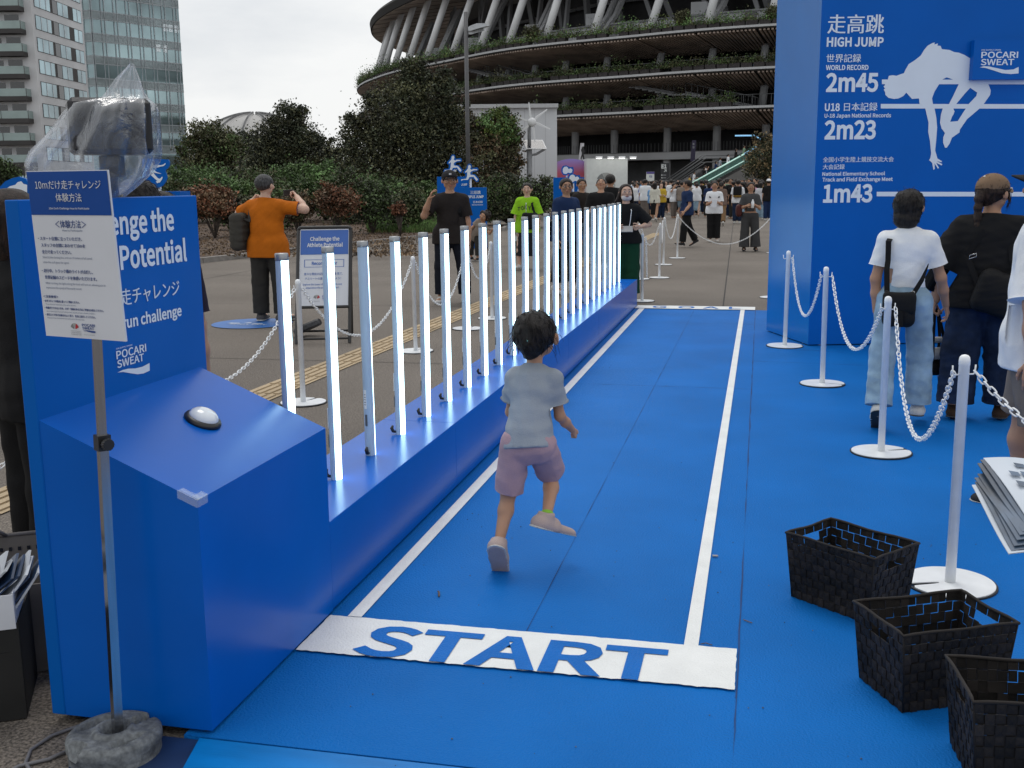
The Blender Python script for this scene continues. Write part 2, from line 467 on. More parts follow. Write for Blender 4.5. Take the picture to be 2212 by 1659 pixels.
# ================================================================ start booth
BX, BY0, BY1, BH0, BH1 = -1.375, -.912, .04, .730, .947
WX0, WX1, WY1, WH = -1.918, -1.872, .092, 1.587
booth = empty('start_booth', (-1.62, -.44, 0), 'blue start booth with sloping push button desk and tall lettered back wall', 'booth')
mb = MB(); FZ = .012
mb.prism([(BX, BY0, FZ), (BX, BY0, BH0), (WX1 - .0005, BY0, BH1), (WX1 - .0005, BY0, FZ)], (0, BY1 - BY0, 0), BLUE_PAINT)
for x in (BX - .03, WX1 + .03):
    for y in (BY0 + .03, BY1 - .03): mb.lathe([(.015, 0), (.015, .02)], (x, y, -.008), BLACK_RUBBER, 8)
desk = mb.build('desk', booth)
mb = MB(); mb.box(((WX0 + WX1) / 2, (BY0 - .004 + WY1) / 2, (WH + FZ) / 2), (WX1 - WX0, WY1 - BY0 + .004, WH - FZ), BLUE_PRINT, ch=.003)
pl = Pl((WX1, 0, 0), (1, 0, 0))
pl.textr(mb, 'Challenge the', 'the', WHITE_PRINT, 327, 377, 499.5, 453, bold=.03)
pl.textr(mb, 'Athlete Potential', 'Potential', WHITE_PRINT, 261, 405.5, 581.5, 531, bold=.03)
pl.textr(mb, '10mだけ走チャレンジ', 'チャレンジ', WHITE_PRINT, 287, 390, 657, 621, bold=.02)
pl.textr(mb, '10m run challenge', 'challenge', WHITE_PRINT, 305, 394, 701, 677, bold=.03)
def logo(pl, mb, m, f, ion, poc, swe, wave):
    """drink wordmark: small line, two words and a wave; f maps crop pixels to photo pixels"""
    for t, (x0, x1, yb, yt), bd in (('ION SUPPLY DRINK', ion, .015), ('POCARI', poc, .02), ('SWEAT', swe, .02)):
        a, b = f(x0, yb), f(x0, yt); c = f(x1, yb); pl.text(mb, t, m, a[0], c[0], a[1], b[1], bd)
    pl.poly(mb, [[f(*q) for q in wave]], m)
c5 = lambda x, y: (x / 2.16 * .54, (768 + y / 2.16) * .54)
logo(pl, mb, WHITE_PRINT, c5, (1005, 1148, 1362, 1350), (1008, 1270, 1445, 1376), (1015, 1250, 1522, 1456),
     [(1015, 1560), (1060, 1538), (1110, 1526), (1170, 1524), (1230, 1510), (1292, 1478), (1294, 1543), (1240, 1568), (1190, 1575), (1120, 1565), (1065, 1555)])
mb.build('back_wall', booth)
# push button
sl_n = np.array([BH1 - BH0, 0, BX - WX1]); sl_n = np.array([(BH1 - BH0), 0, (BX - WX1)]); sl_n /= np.linalg.norm(sl_n)
pb = onpl(437, 910, (BX, 0, BH0), sl_n)
mb = MB(); mb.lathe([(.062, 0), (.064, .006), (.060, .014), (.050, .017)], pb, BLACK_PLASTIC, 32, axis=sl_n); btn = mb.build('button_ring', booth)
mb = MB(); mb.lathe([(.050, .012), (.050, .020), (.045, .030), (.034, .039), (.018, .044), (.002, .0455)], pb, mat('white acrylic dome', (.72, .76, .80), rough=.12, var=.02, coat=.6), 32, axis=sl_n); mb.build('dome', btn)
# clear corner guard
CLEAR = mat('clear plastic', (.75, .85, .95), rough=.12, var=.02, alpha=.16, spec=.9)
mb = MB(); qx, qy = BX + .004, BY0 - .004
sv = np.array([WX1 - BX, 0, BH1 - BH0]); sv /= np.linalg.norm(sv); tp = np.array([BX, BY0, BH0])
def slab(o, a, b, th): mb.prism([o, o + a, o + a + b, o + b], th, CLEAR)
nrm = -sl_n if sl_n[2] < 0 else sl_n
o0 = tp + nrm * .001
slab(o0 + np.array([.004, -.004, 0]), sv * .065, np.array([0, .022, 0]), nrm * .004)
slab(o0 + np.array([.004, -.004, 0]), np.array([0, .055, 0]), sv * .022, nrm * .0045)
slab(o0 + np.array([.001, -.005, .004]), sv * .065, np.array([0, 0, -.024]), np.array([0, -.004, 0]))
slab(o0 + np.array([.001, -.005, .004]), np.array([0, .055, 0]), np.array([0, 0, -.024]), np.array([.004, 0, 0]))
mb.build('corner_guard', booth)

# ================================================================ light bench
BEN_H, BEN_X1, BEN_X0, BEN_Y0, BEN_Y1 = .362, -1.378, -1.79, .048, 10.62
bench = empty('light_bench', (-1.58, 5.3, 0), 'long low blue bench carrying the row of glowing light tubes beside the track', 'bench')
mb = MB()
for i in range(6):
    y0 = BEN_Y0 + (BEN_Y1 - BEN_Y0) * i / 6; y1 = BEN_Y0 + (BEN_Y1 - BEN_Y0) * (i + 1) / 6
    mb.box(((BEN_X0 + BEN_X1) / 2, (y0 + y1) / 2, (BEN_H + .012) / 2), (BEN_X1 - BEN_X0, y1 - y0 - .0015, BEN_H - .012), BLUE_PAINT, ch=.002)
mb.build('bench_body', bench)
mb = MB(); mb.box(((BEN_X0 + BEN_X1) / 2, (BEN_Y0 + BEN_Y1) / 2, .004), (BEN_X1 - BEN_X0 - .06, BEN_Y1 - BEN_Y0 - .1, .012), BLACK_RUBBER); mb.build('plinth', bench)

# light tubes
ALU = mat('blue grey anodised aluminium', (.42, .54, .68), rough=.55, var=.03, metal=0.0, vscale=4)
CAPM = mat('grey metal cap', (.33, .34, .35), rough=.35, var=.06, metal=.7)
LED = mat('lit white diffuser', (.9, .95, 1), rough=.3, emit=(.58, .90, 1.0), estr=5.0)
STICK = mat('grey label print', (.10, .11, .12), rough=.6)
def make_tube():
    t = empty('light_tube', (0, 0, 0), 'x', 'light tube', 'light tubes along the track', rot=True)
    r = .0245; a0, a1 = R(-72), R(95)          # lit side faces the track (+X)
    arc = [(r * math.cos(a), r * math.sin(a)) for a in np.linspace(a0, a1, 12)]
    back = [(r * 1.02 * math.cos(a), r * 1.02 * math.sin(a)) for a in np.linspace(a1, a0 + 2 * math.pi, 12)]
    def loft(mb, pts, z0, z1, m):
        n = len(pts); V = [(x, y, z0) for x, y in pts] + [(x, y, z1) for x, y in pts]
        mb.add(V, [(i, i + 1, n + i + 1, n + i) for i in range(n - 1)], m, True)
    mb = MB(); loft(mb, back, 0, .985, ALU); p0, p1 = back[0], back[-1]
    mb.add([(*p0, 0), (*p1, 0), (*p1, .985), (*p0, .985)], [(0, 1, 2, 3)], ALU)
    mb.box((-.0245, -.006, .17), (.003, .012, .055), STICK); mb.box((-.0247, -.004, .27), (.003, .014, .09), WHITE_PLASTIC)
    for k in range(5): mb.box((-.0262, -.004, .245 + .012 * k), (.001, .010, .003), STICK)
    mb.build('housing', t)
    mb = MB(); loft(mb, arc, .001, .978, LED); mb.build('diffuser', t)
    mb = MB(); mb.lathe([(.0262, .978), (.0265, .982), (.0265, 1.000), (.0245, 1.005)], (0, 0, 0), CAPM, 20); mb.build('cap', t)
    mb = MB(); mb.tube([(-.022, -.012, .012), (-.036, -.016, .016), (-.042, -.018, .032), (-.036, -.016, .046)], [.006, .009, .009, .005], BLACK_PLASTIC, 8); mb.build('cable_plug', t)
    return t
tube0 = make_tube()
NT = 24; names = ['nearest the booth and half hidden by its desk', 'second from the booth', 'third from the booth, turned so only a thin lit edge shows']
ordn = ['first', 'second', 'third', 'fourth', 'fifth', 'sixth', 'seventh', 'eighth', 'ninth', 'tenth', 'eleventh', 'twelfth', 'thirteenth', 'fourteenth', 'fifteenth', 'sixteenth', 'seventeenth', 'eighteenth', 'nineteenth', 'twentieth', 'twenty first', 'twenty second', 'twenty third', 'twenty fourth']
for i in range(NT):
    t = tube0 if i == 0 else copy_tree(tube0)
    t.location = (-1.585 + rnd.uniform(-.004, .004), .195 + .4365 * i, BEN_H)
    t.rotation_euler = (R(rnd.uniform(-.25, .25)), R(rnd.uniform(-.3, .3)), R(rnd.uniform(-4, 4)))
    if i == 2: t.rotation_euler.z = R(62)
    if i == 8: t.rotation_euler.z = R(28)
    t['label'] = ('glowing light tube ' if i != 2 else 'light tube ') + (names[i] if i < 3 else ('farthest from the booth at the bench end' if i == NT - 1 else ordn[i] + ' from the booth on the blue bench'))

# ================================================================ high jump tower
tw = empty('high_jump_tower', (.68, 7.4, 0), 'tall blue display tower lettered HIGH JUMP with a white jumper silhouette', 'display tower')
c4 = lambda x, y: ((3072 + x / 2.16) * .54, y / 2.16 * .54)
C0 = np.array([.681, 7.402, .012]); tu = np.array([.962, .273, 0]); tu /= np.linalg.norm(tu)
tl = np.array([.281, 8.449, .012]) - C0
TWW, TWH = 4.2, 4.6
mb = MB()
TOWSIDE = mat('blue tower side with sky sheen', (.0, .145, .47), spec=.6, rough=.24, var=.02, vscale=2, bump=.015, bscale=10)  # lighter, greener than the front: sheen of the sky put into the colour
A, B, Cc, Dd = C0, C0 + tu * TWW, C0 + tu * TWW + tl, C0 + tl
V = [A, B, Cc, Dd]; V = V + [q + np.array([0, 0, TWH]) for q in V]
mb.add(V, [(0, 1, 5, 4)], BLUE_PRINT); mb.add(V, [(1, 2, 6, 5), (2, 3, 7, 6), (3, 0, 4, 7), (4, 5, 6, 7), (3, 2, 1, 0)], TOWSIDE)
tn_ = np.array([tu[1], -tu[0], 0])
PL = [Pl(C0, tn_, l) for l in (.0025, .0030, .0035, .0040)]
def T4(t, x0, x1, yb, yt, bold): 
    a, b, c = c4(x0, yb), c4(x0, yt), c4(x1, yb); PL[0].text(mb, t, WHITE_PRINT, a[0], c[0], a[1], b[1], bold)
for q in (('走高跳', 512, 1000, 290, 125, .03), ('HIGH JUMP', 507, 998, 400, 322, .035), ('世界記録', 503, 803, 540, 467, .025), ('WORLD RECORD', 500, 868, 604, 562, .03),
          ('2m45', 498, 950, 788, 632, .035), ('U18', 490, 620, 957, 893, .03), ('日本記録', 655, 945, 960, 887, .025), ('U-18 Japan National Records', 488, 1063, 1016, 983, .025),
          ('2m23', 485, 930, 1198, 1042, .035), ('全国小学生陸上競技交流大会', 475, 1085, 1403, 1357, .02), ('大会記録', 473, 662, 1465, 1420, .02),
          ('National Elementary School', 470, 1010, 1518, 1488, .025), ('Track and Field Exchange Meet', 470, 1078, 1568, 1536, .025), ('1m43', 475, 900, 1745, 1595, .035)): T4(*q)
for x, y0, y1 in ((985, 687, 727), (975, 898, 937), (940, 1657, 1696)):
    PL[0].poly(mb, [[c4(x, y1), c4(2600, y1 + 2), c4(2600, y0 + 2), c4(x, y0)]], WHITE_PRINT)
torso = [(1045, 655), (1080, 650), (1110, 655), (1150, 640), (1175, 632), (1190, 600), (1215, 555), (1270, 520), (1320, 480), (1350, 430), (1380, 395), (1420, 372), (1443, 366), (1436, 384), (1470, 375), (1464, 394), (1492, 396), (1502, 424), (1570, 432), (1610, 450), (1650, 455), (1700, 475), (1790, 530), (1800, 700), (1745, 756), (1660, 716), (1590, 684), (1545, 668), (1505, 688), (1480, 727), (1440, 790), (1418, 850), (1425, 898), (1310, 898), (1305, 850), (1245, 855), (1195, 800), (1170, 830), (1130, 850), (1090, 855), (1040, 845), (1015, 820), (1012, 795), (1000, 775), (1012, 765), (998, 748), (1012, 735), (1004, 700), (1035, 690)]
armp = [(1310, 895), (1425, 895), (1440, 940), (1455, 1020), (1462, 1100), (1455, 1200), (1445, 1300), (1455, 1335), (1465, 1370), (1505, 1393), (1500, 1402), (1458, 1392), (1508, 1418), (1500, 1430), (1453, 1406), (1478, 1450), (1468, 1457), (1440, 1412), (1441, 1460), (1430, 1467), (1420, 1410), (1402, 1390), (1392, 1385), (1405, 1360), (1410, 1320), (1400, 1220), (1385, 1140), (1388, 1060), (1360, 940)]
lega = [(1655, 713), (1748, 758), (1700, 810), (1630, 895), (1602, 940), (1612, 962), (1605, 985), (1590, 1010), (1575, 1052), (1640, 1046), (1660, 1110), (1655, 1145), (1590, 1190), (1570, 1240), (1545, 1276), (1530, 1276), (1513, 1230), (1515, 1185), (1530, 1150), (1500, 1110), (1487, 1060), (1495, 990), (1510, 937), (1565, 898), (1600, 830)]
legb = [(1740, 690), (1880, 690), (1905, 730), (1925, 780), (1920, 820), (1865, 898), (1830, 937), (1720, 1030), (1655, 1125), (1632, 1060), (1640, 1046), (1710, 937), (1735, 898), (1800, 830), (1808, 800), (1745, 757)]
for k, pg in ((1, torso), (2, armp), (3, lega), (2, legb)): PL[k].poly(mb, [[c4(*q) for q in pg]], WHITE_PRINT)
mb.build('tower_body', tw)
mb = MB()
pq = Pl(C0, tn_, .075)
a = pq.uv(*c4(1760, 688)); b = pq.uv(*c4(1790, 345)); c = pq.uv(*c4(2262, 690))
x0_ = (a[0] + b[0]) / 2
P = [pq.p + pq.u * x + pq.v * y for x, y in ((x0_, a[1]), (c[0], a[1]), (c[0], b[1]), (x0_, b[1]))]
mb.prism(P, -tn_ * .07, BLUE_PRINT)
pq2 = Pl(pq.p, tn_, .0025)
logo(pq2, mb, WHITE_PRINT, c4, (1845, 2015, 438, 426), (1842, 2160, 500, 447), (1838, 2125, 562, 510),
     [(1830, 582), (1865, 572), (1910, 574), (1960, 585), (2050, 605), (2120, 600), (2166, 578), (2166, 634), (2100, 640), (2020, 632), (1940, 605), (1880, 587)])
mb.build('logo_plaque', tw)
mb = MB()
for k in range(8):
    q = C0 + tu * (.12 + .55 * k) + np.array([0, .03, -.012]); mb.lathe([(.02, 0), (.02, .012)], q, CAPM, 10)
for k in (.15, .85): mb.lathe([(.02, 0), (.02, .012)], C0 + tl * k + np.array([.03, 0, -.012]), CAPM, 10)
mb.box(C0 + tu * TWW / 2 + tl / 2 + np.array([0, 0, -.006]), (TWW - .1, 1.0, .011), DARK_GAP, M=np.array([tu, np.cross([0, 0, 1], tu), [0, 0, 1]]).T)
mb.build('foot', tw)

# ================================================================ chain posts
def make_post():
    t = empty('chain_post', (0, 0, 0), 'x', 'chain post', 'white chain posts', rot=True)
    mb = MB(); mb.lathe([(.0205, .010), (.0205, .905), (.0215, .906), (.0215, .925), (.019, .937), (.013, .944), (.004, .947)], (0, 0, 0), WHITE_PLASTIC, 20); mb.build('pole', t)
    def disc(r, w):
        P = []
        for k in range(48):
            a = 2 * math.pi * (k + .5) / 48
            if abs(math.sin(a) * r) < w and math.cos(a) > 0: continue
            P.append((r * math.cos(a), r * math.sin(a)))
        j = next(i for i in range(len(P)) if P[i][1] > 0 and P[i][0] > 0 and (i == 0 or P[i - 1][1] < 0))
        P = P[j:] + P[:j]
        P += [(r * .9, -w), (.075, -w * .8), (.048, -w * .35), (.05, w * .6), (.075, w * .9), (r * .93, w * 1.3)]
        return P
    mb = MB(); P = disc(.172, .012); mb.prism([(x, y, .006) for x, y in P], (0, 0, .006), WHITE_PLASTIC); bs = mb.build('base', t)
    mb = MB(); P = disc(.180, .008); mb.prism([(x, y, .0) for x, y in P], (0, 0, .008), BLACK_RUBBER); mb.build('rubber_rim', bs)
    for s in (-1, 1):
        mb = MB(); mb.tube([(s * .018, 0, .868), (s * .040, 0, .868), (s * .046, 0, .874), (s * .048, 0, .905)], .0032, WHITE_PLASTIC, 8); mb.build('hook', t)
    return t
post0 = make_post()
POSTS = {}
def post(key, xy, rz, label, z=0.0):
    t = post0 if not POSTS else copy_tree(post0)
    t.location = (xy[0], xy[1], z); t.rotation_euler = (R(rnd.uniform(-.6, .6)), R(rnd.uniform(-.6, .6)), R(rz)); t['label'] = label
    POSTS[key] = (np.array([xy[0], xy[1], z]), R(rz))
def hookp(key, s):
    p, a = POSTS[key]; return p + np.array([s * .044 * math.cos(a), s * .044 * math.sin(a), .878])
_lk = []
for k in range(12):
    a = 2 * math.pi * k / 12; _lk.append((math.cos(a) * .009 + (.010 if math.cos(a) > 1e-6 else -.010 if math.cos(a) < -1e-6 else 0), math.sin(a) * .0105))
def chain(a, b, sag, label, cat='chain', floor=None, pitch=.030, wr=.0034):
    a, b = np.asarray(a, float), np.asarray(b, float)
    t = np.linspace(0, 1, 200)
    P = a + (b - a) * t[:, None]; P[:, 2] -= sag * 4 * t * (1 - t)
    if floor is not None: P[:, 2] = np.maximum(P[:, 2], floor)
    s = np.concatenate([[0], np.cumsum(np.linalg.norm(np.diff(P, axis=0), axis=1))]); n = max(2, int(s[-1] / pitch))
    mb = MB(); acc_v = []; acc_f = []
    for i in range(n):
        m_ = (i + .5) / n * s[-1]; c = np.array([np.interp(m_, s, P[:, k]) for k in range(3)])
        d = np.array([np.interp(min(m_ + .01, s[-1]), s, P[:, k]) - np.interp(max(m_ - .01, 0), s, P[:, k]) for k in range(3)]); d /= np.linalg.norm(d)
        u = np.cross(d, [0, 0, 1.0]); u /= np.linalg.norm(u) + 1e-9; w = np.cross(u, d)
        tw_ = (i % 2) * math.pi / 2 + rnd.uniform(-.35, .35) + .6
        e1 = math.cos(tw_) * u + math.sin(tw_) * w
        path = [c + d * x + e1 * y for x, y in _lk]
        mb.tube(path, wr, WHITE_PLASTIC, 6, closed=True)
    return tag(mb.build('chain', loc=(a + b) / 2), label, cat, 'white plastic chains')
# right hand queue line
post('R4', gp(1695, 748), 5, 'white chain post by the left face of the blue HIGH JUMP tower')
post('R3', gp(1776, 830), -20, 'white chain post before the front corner of the blue HIGH JUMP tower')
post('R2', gp(1903, 978), 25, 'white chain post in front of the woman with the black shoulder bag')
post('R1', gp(2052, 1262), 200, 'white chain post nearest the camera, behind the woven baskets')
post('R0', (1.75, .05), 12, 'white chain post just beyond the right edge of the view')
chain(hookp('R4', 1), hookp('R3', -1), .44, 'white chain between the two posts beside the blue HIGH JUMP tower')
chain(hookp('R3', 1), hookp('R2', -1), .40, 'white chain hanging across the front of the blue HIGH JUMP tower')
chain(hookp('R2', 1), hookp('R1', 1), .50, 'white chain hanging in front of the light jeans')
chain(hookp('R1', -1), hookp('R0', -1), .22, 'white chain running out of view from the nearest post')
# left hand line behind the light tubes
post('L0', gp(655, 865), 75, 'white chain post behind the two light tubes nearest the booth', -.02)
post('L1', gp(898, 755), 80, 'white chain post behind the fourth and fifth light tubes', -.02)
post('L2', gp(1010, 707), 80, 'white chain post hidden behind the seventh light tube', -.02)
post('L3', gp(1063, 685), 80, 'white chain post behind the eighth light tube, before the small child in beige', -.02)
post('LH', (-3.23, 1.35), 85, 'white chain post hidden behind the back wall of the start booth', -.02)
post('LG', (-3.32, -1.0), 86, 'white chain post just beyond the left edge of the view', -.02)
chain(hookp('L0', -1), hookp('LH', 1), .50, 'white chain sagging from the booth wall to the nearest left post')
chain(hookp('L0', 1), hookp('L1', -1), .52, 'white chain hanging in front of the black framed notice board')
chain(hookp('L1', 1), hookp('L2', -1), .50, 'white chain behind the fifth and sixth light tubes')
chain(hookp('L2', 1), hookp('L3', -1), .34, 'short white chain behind the seventh and eighth light tubes')
chain(hookp('LH', -1), hookp('LG', 1), .62, 'white chain low down left of the booth wall')
# far line past the goal
post('G1', gp(1387, 648), 10, 'white chain post just behind the end of the light bench', -.02)
post('G2', gp(1381, 601), 60, 'white chain post right behind the bench end, second one back', -.02)
post('G3', gp(1424, 598), 60, 'white chain post third along the line beyond the GOAL band', -.02)
post('G4', gp(1433, 570), 60, 'white chain post fourth along the line beyond the GOAL band', -.02)
post('G5', gp(1463, 556), 60, 'white chain post at the far corner, in front of the man in dark clothes', -.02)
post('G6', gp(1672, 545), 17, 'white chain post far behind the blue HIGH JUMP tower', -.02)
post('G7', gp(1668, 640), 0, 'white chain post almost hidden behind the blue HIGH JUMP tower', -.02)
chain(hookp('G5', 1), hookp('G6', -1), .62, 'long white chain sagging across the plaza beyond the goal')
chain(hookp('G2', 1), hookp('G3', -1), .30, 'white chain from the bench end to the third post')
chain(hookp('G4', -1), hookp('G3', 1), .35, 'white chain steep between the third and fourth posts')
chain(hookp('G4', 1), hookp('G5', -1), .40, 'white chain between the two farthest posts')
chain(hookp('G1', 1), hookp('G1', 1) + np.array([.02, .01, -.55]), .0, 'white chain end dangling from the post at the bench end')
# ================================================================ instruction sign on a weighted stand
PAPER = mat('white sign print', (.62, .64, .69), rough=.5, var=.015)
NAVY = mat('navy sign lettering', (.006, .045, .22), rough=.5, var=.02)
NAVYF = mat('blue sign header', (.0, .055, .28), spec=.3, rough=.4, var=.02)
GREYTX = mat('grey sign lettering', (.10, .14, .24), rough=.5, var=.02)
RED = mat('red print', (.42, .02, .03), rough=.5); GREYP = mat('grey print', (.20, .21, .21), rough=.5)
CASTG = mat('weathered grey cast stone', (.075, .082, .088), col2=(.21, .225, .235), rough=.72, vscale=16, vdetail=8, bump=.7, bscale=40, detail2=.3, d2scale=70)
sb = gp(254, 1578, .05); SF = float(np.dot(sb[:2] - CAM[:2], CF))
ss = empty('instruction_sign', (sb[0], sb[1], -.02), 'white and blue instruction board on a steel pole with a heavy grey round foot', 'sign stand')
BR_, TR_ = dpt(272, 738, SF - .10), dpt(232, 367, SF - .12)
TL_ = dpt(57, 370, SF - .02)
bn = np.cross(BR_ - TL_, TR_ - TL_); bn /= np.linalg.norm(bn)
if np.dot(bn, CAM - TR_) < 0: bn = -bn
BL_ = onpl(100, 725, TR_, bn)
mb = MB(); mb.prism([BL_, BR_, TR_, TL_], -bn * .006, PAPER)
class Quad:
    """print laid on a four cornered board, in 0..1 board coordinates"""
    def __init__(s, bl, br, tr, tl, lift=.0015):
        n = np.cross(br - bl, tl - bl); n /= np.linalg.norm(n); s.n = n
        s.bl, s.br, s.tr, s.tl = (q + n * lift for q in (bl, br, tr, tl))
        s.u = (br - bl) / np.linalg.norm(br - bl); s.v = np.cross(n, s.u); s.w = np.linalg.norm(br - bl); s.h = np.linalg.norm(tl - bl)
    def at(s, a, b): return (s.bl * (1 - a) + s.br * a) * (1 - b) + (s.tl * (1 - a) + s.tr * a) * b
    def text(s, mb, t, m, a0, a1, b0, b1, bold=0.0):
        p, q, r = s.at(a0, b0), s.at(a1, b0), s.at(a0, b1); u = (q - p) / np.linalg.norm(q - p)
        write(mb, t, m, p, u, (r - p) / np.linalg.norm(r - p), np.linalg.norm(q - p), np.linalg.norm(r - p), bold)
    def rect(s, mb, m, a0, a1, b0, b1, lift=0.0):
        P = [s.at(a0, b0), s.at(a1, b0), s.at(a1, b1), s.at(a0, b1)]; mb.add([p + s.n * lift for p in P], [(0, 1, 2, 3)], m)
    def poly(s, mb, pts, m, lift=0.0):
        P = [s.at(a, b) + s.n * lift for a, b in pts]; o = P[0]; mb.flat([[(np.dot(p - o, s.u), np.dot(p - o, s.v)) for p in P]], m, o, s.u, s.v)
def fan(q, mb, a, b, r, asp=1.0):
    """championship emblem: fan of three leaf segments, two grey and one red"""
    def seg(t0, t1, r0, r1): return [(a + math.cos(t) * r0 * asp, b + math.sin(t) * r0) for t in (t0, t1)][:1] + [(a + math.cos(t0 + (t1 - t0) * k / 6) * r1 * asp, b + math.sin(t0 + (t1 - t0) * k / 6) * r1) for k in range(7)] + [(a + math.cos(t1) * r0 * asp, b + math.sin(t1) * r0)]
    q.poly(mb, seg(R(112), R(158), r * .25, r), GREYP); q.poly(mb, seg(R(70), R(110), r * .45, r), mat('light grey print', (.33, .34, .33), rough=.5)); q.poly(mb, seg(R(22), R(68), r * .25, r), RED)
def small_logo(q, mb, a0, a1, b0, b1, m):
    h = b1 - b0
    q.text(mb, 'POCARI', m, a0, a1, b0 + h * .66, b0 + h * .94, .02); q.text(mb, 'SWEAT', m, a0, a0 + (a1 - a0) * .92, b0 + h * .32, b0 + h * .6, .02)
    q.poly(mb, [(a0, b0 + h * .14), (a0 + (a1 - a0) * .35, b0 + h * .24), (a1, b0 + h * .18), (a1, b0), (a0 + (a1 - a0) * .7, b0), (a0 + (a1 - a0) * .3, b0 + h * .12)], m)
q = Quad(BL_, BR_, TR_, TL_)
q.rect(mb, NAVYF, .004, .996, .742, .996)
q2 = Quad(BL_, BR_, TR_, TL_, .003)
q2.text(mb, '10mだけ走チャレンジ', PAPER, .10, .91, .893, .945, .012)
q2.text(mb, '体験方法', PAPER, .34, .66, .820, .870, .012)
q2.text(mb, '10m Dash Challenge How to Participate', PAPER, .24, .74, .776, .787, .01)
q.text(mb, '＜体験方法＞', NAVY, .29, .67, .665, .712, .012)
q.text(mb, 'How to Participate', GREYTX, .37, .62, .646, .657, .006)
for t, a0, a1, b0, b1 in (('・スタート位置に立っていただき、', .05, .60, .590, .613), ('スタッフの合図にあわせて10mを', .08, .63, .550, .573), ('全力で走ってください。', .08, .45, .510, .533),
                          ('・走行中、トラック横のライトが点灯し、', .05, .69, .395, .418), ('世界記録のスピードを体感いただけます。', .08, .73, .355, .378)): q.text(mb, t, NAVY, a0, a1, b0, b1, .008)
for t, a0, a1, b0 in (('Stand at the starting line, and run 10 meters at full speed', .08, .70, .482), ('when the staff gives the signal.', .08, .41, .452), ('While running, the lights along the track will turn on, allowing you to', .08, .83, .325), ('experience the speed of the world record.', .08, .53, .297)):
    q.text(mb, t, GREYTX, a0, a1, b0, b0 + .012)
for t, a0, a1, b0, b1 in (('＜注意事項＞', .03, .22, .240, .256), ('・必ずスタッフの指示に従ってご参加ください。', .03, .48, .213, .228), ('・体調がすぐれない方や、けが・持病のある方はご参加をお控えください。', .03, .77, .170, .185), ('・走行エリア内では前方をよく見て、安全に走行してください。', .03, .66, .128, .143)): q.text(mb, t, NAVY, a0, a1, b0, b1, .004)
for t, a0, a1, b0 in (('Please follow the instructions of the staff at all times.', .05, .43, .196), ('Do not participate if you are feeling unwell, injured, or have a chronic condition.', .05, .66, .153), ('Keep your eyes forward and run safely within the track area.', .05, .52, .112)): q.text(mb, t, GREYTX, a0, a1, b0, b0 + .008)
fan(q, mb, .385, .052, .04, 1.35)
q.text(mb, 'WORLD ATHLETICS', GREYP, .33, .46, .040, .046); q.text(mb, 'CHAMPIONSHIPS', GREYP, .33, .46, .030, .036); q.text(mb, 'TOKYO 25', GREYP, .33, .46, .018, .026)
small_logo(q, mb, .48, .64, .040, .095, NAVY); q.text(mb, 'OFFICIAL SUPPORTER', GREYP, .49, .63, .022, .027)
board = mb.build('sign_board', ss)
board_back = mb
# pole, clamp and foot
ptop = dpt(200, 560, SF + .03); pz = np.array([sb[0], sb[1], .04])
mb = MB()
ax = (ptop - pz) / np.linalg.norm(ptop - pz); e1 = np.array([.82, -.57, 0]); e1 -= ax * np.dot(e1, ax); e1 /= np.linalg.norm(e1); e2 = np.cross(ax, e1)
def sqtube(mb, p0, p1, hw, m):
    V = [p + sx * e1 * hw + sy * e2 * hw for p in (p0, p1) for sx, sy in ((-1, -1), (1, -1), (1, 1), (-1, 1))]
    mb.add(V, [(0, 1, 5, 4), (1, 2, 6, 5), (2, 3, 7, 6), (3, 0, 4, 7), (4, 5, 6, 7), (3, 2, 1, 0)], m)
clampz = pz + ax * (hgt(pz, 212, 958) - pz[2])
sqtube(mb, pz, clampz, .0125, STEEL); sqtube(mb, clampz, pz + ax * 1.45, .0105, STEEL)
mb.build('pole', ss)
mb = MB(); sqtube(mb, clampz - ax * .022, clampz + ax * .022, .018, BLACK_PLASTIC)
kd = e1; mb.tube([clampz + kd * .015, clampz + kd * .034], .007, BLACK_PLASTIC, 10)
mb.tube([clampz + kd * .030, clampz + kd * .046], .0155, BLACK_PLASTIC, 14, smooth=False)
for k in range(14):
    t = 2 * math.pi * k / 14; o = clampz + (math.cos(t) * e2 + math.sin(t) * ax) * .0152; mb.tube([o + kd * .031, o + kd * .045], .0022, BLACK_PLASTIC, 5)
mb.build('clamp', ss)
mb = MB()
mb.box((BL_ + BR_) / 2 * .8 + (TL_ + TR_) / 2 * .2 - bn * .05, (.05, .03, .06), BLACK_PLASTIC, M=np.array([e1, e2, ax]).T, ch=.004); mb.build('bracket', ss)
# cast foot: round block with an open slot to the back right and two grip hollows
mb = MB(); fc = np.array([sb[0] - .004, sb[1] - .012, -.02]); nseg = 96
sdir = math.atan2(CF[1], CF[0]) - R(38)                       # direction of the slot
RR = .134
def foot_z(r, a):
    d = (a - sdir + math.pi) % (2 * math.pi) - math.pi
    z = .078
    if r > .118: z -= ((r - .118) / .016) ** 2 * .012
    if .038 < r < .062: z += .010 * min(1, (.062 - r) / .006, (r - .038) / .004)
    px_, py_ = r * math.cos(d), r * math.sin(d)
    for sy in (-1, 1):
        e = ((px_ + .012) / .058) ** 2 + ((py_ - sy * .082) / .016) ** 2
        if e < 1: z -= .024 * (1 - e) ** .5
    e = ((px_ + .118) / .022) ** 2 + ((py_) / .028) ** 2
    if e < 1: z -= .03
    if r < .036: z = .012
    if px_ > 0 and abs(py_) < .021: z = .012
    return z
rs = [0, .02, .0355, .0365, .0395, .044, .054, .060, .064, .070, .076, .082, .088, .094, .100, .106, .112, .118, .124, .129, .132, RR]
V = []; Fc = []
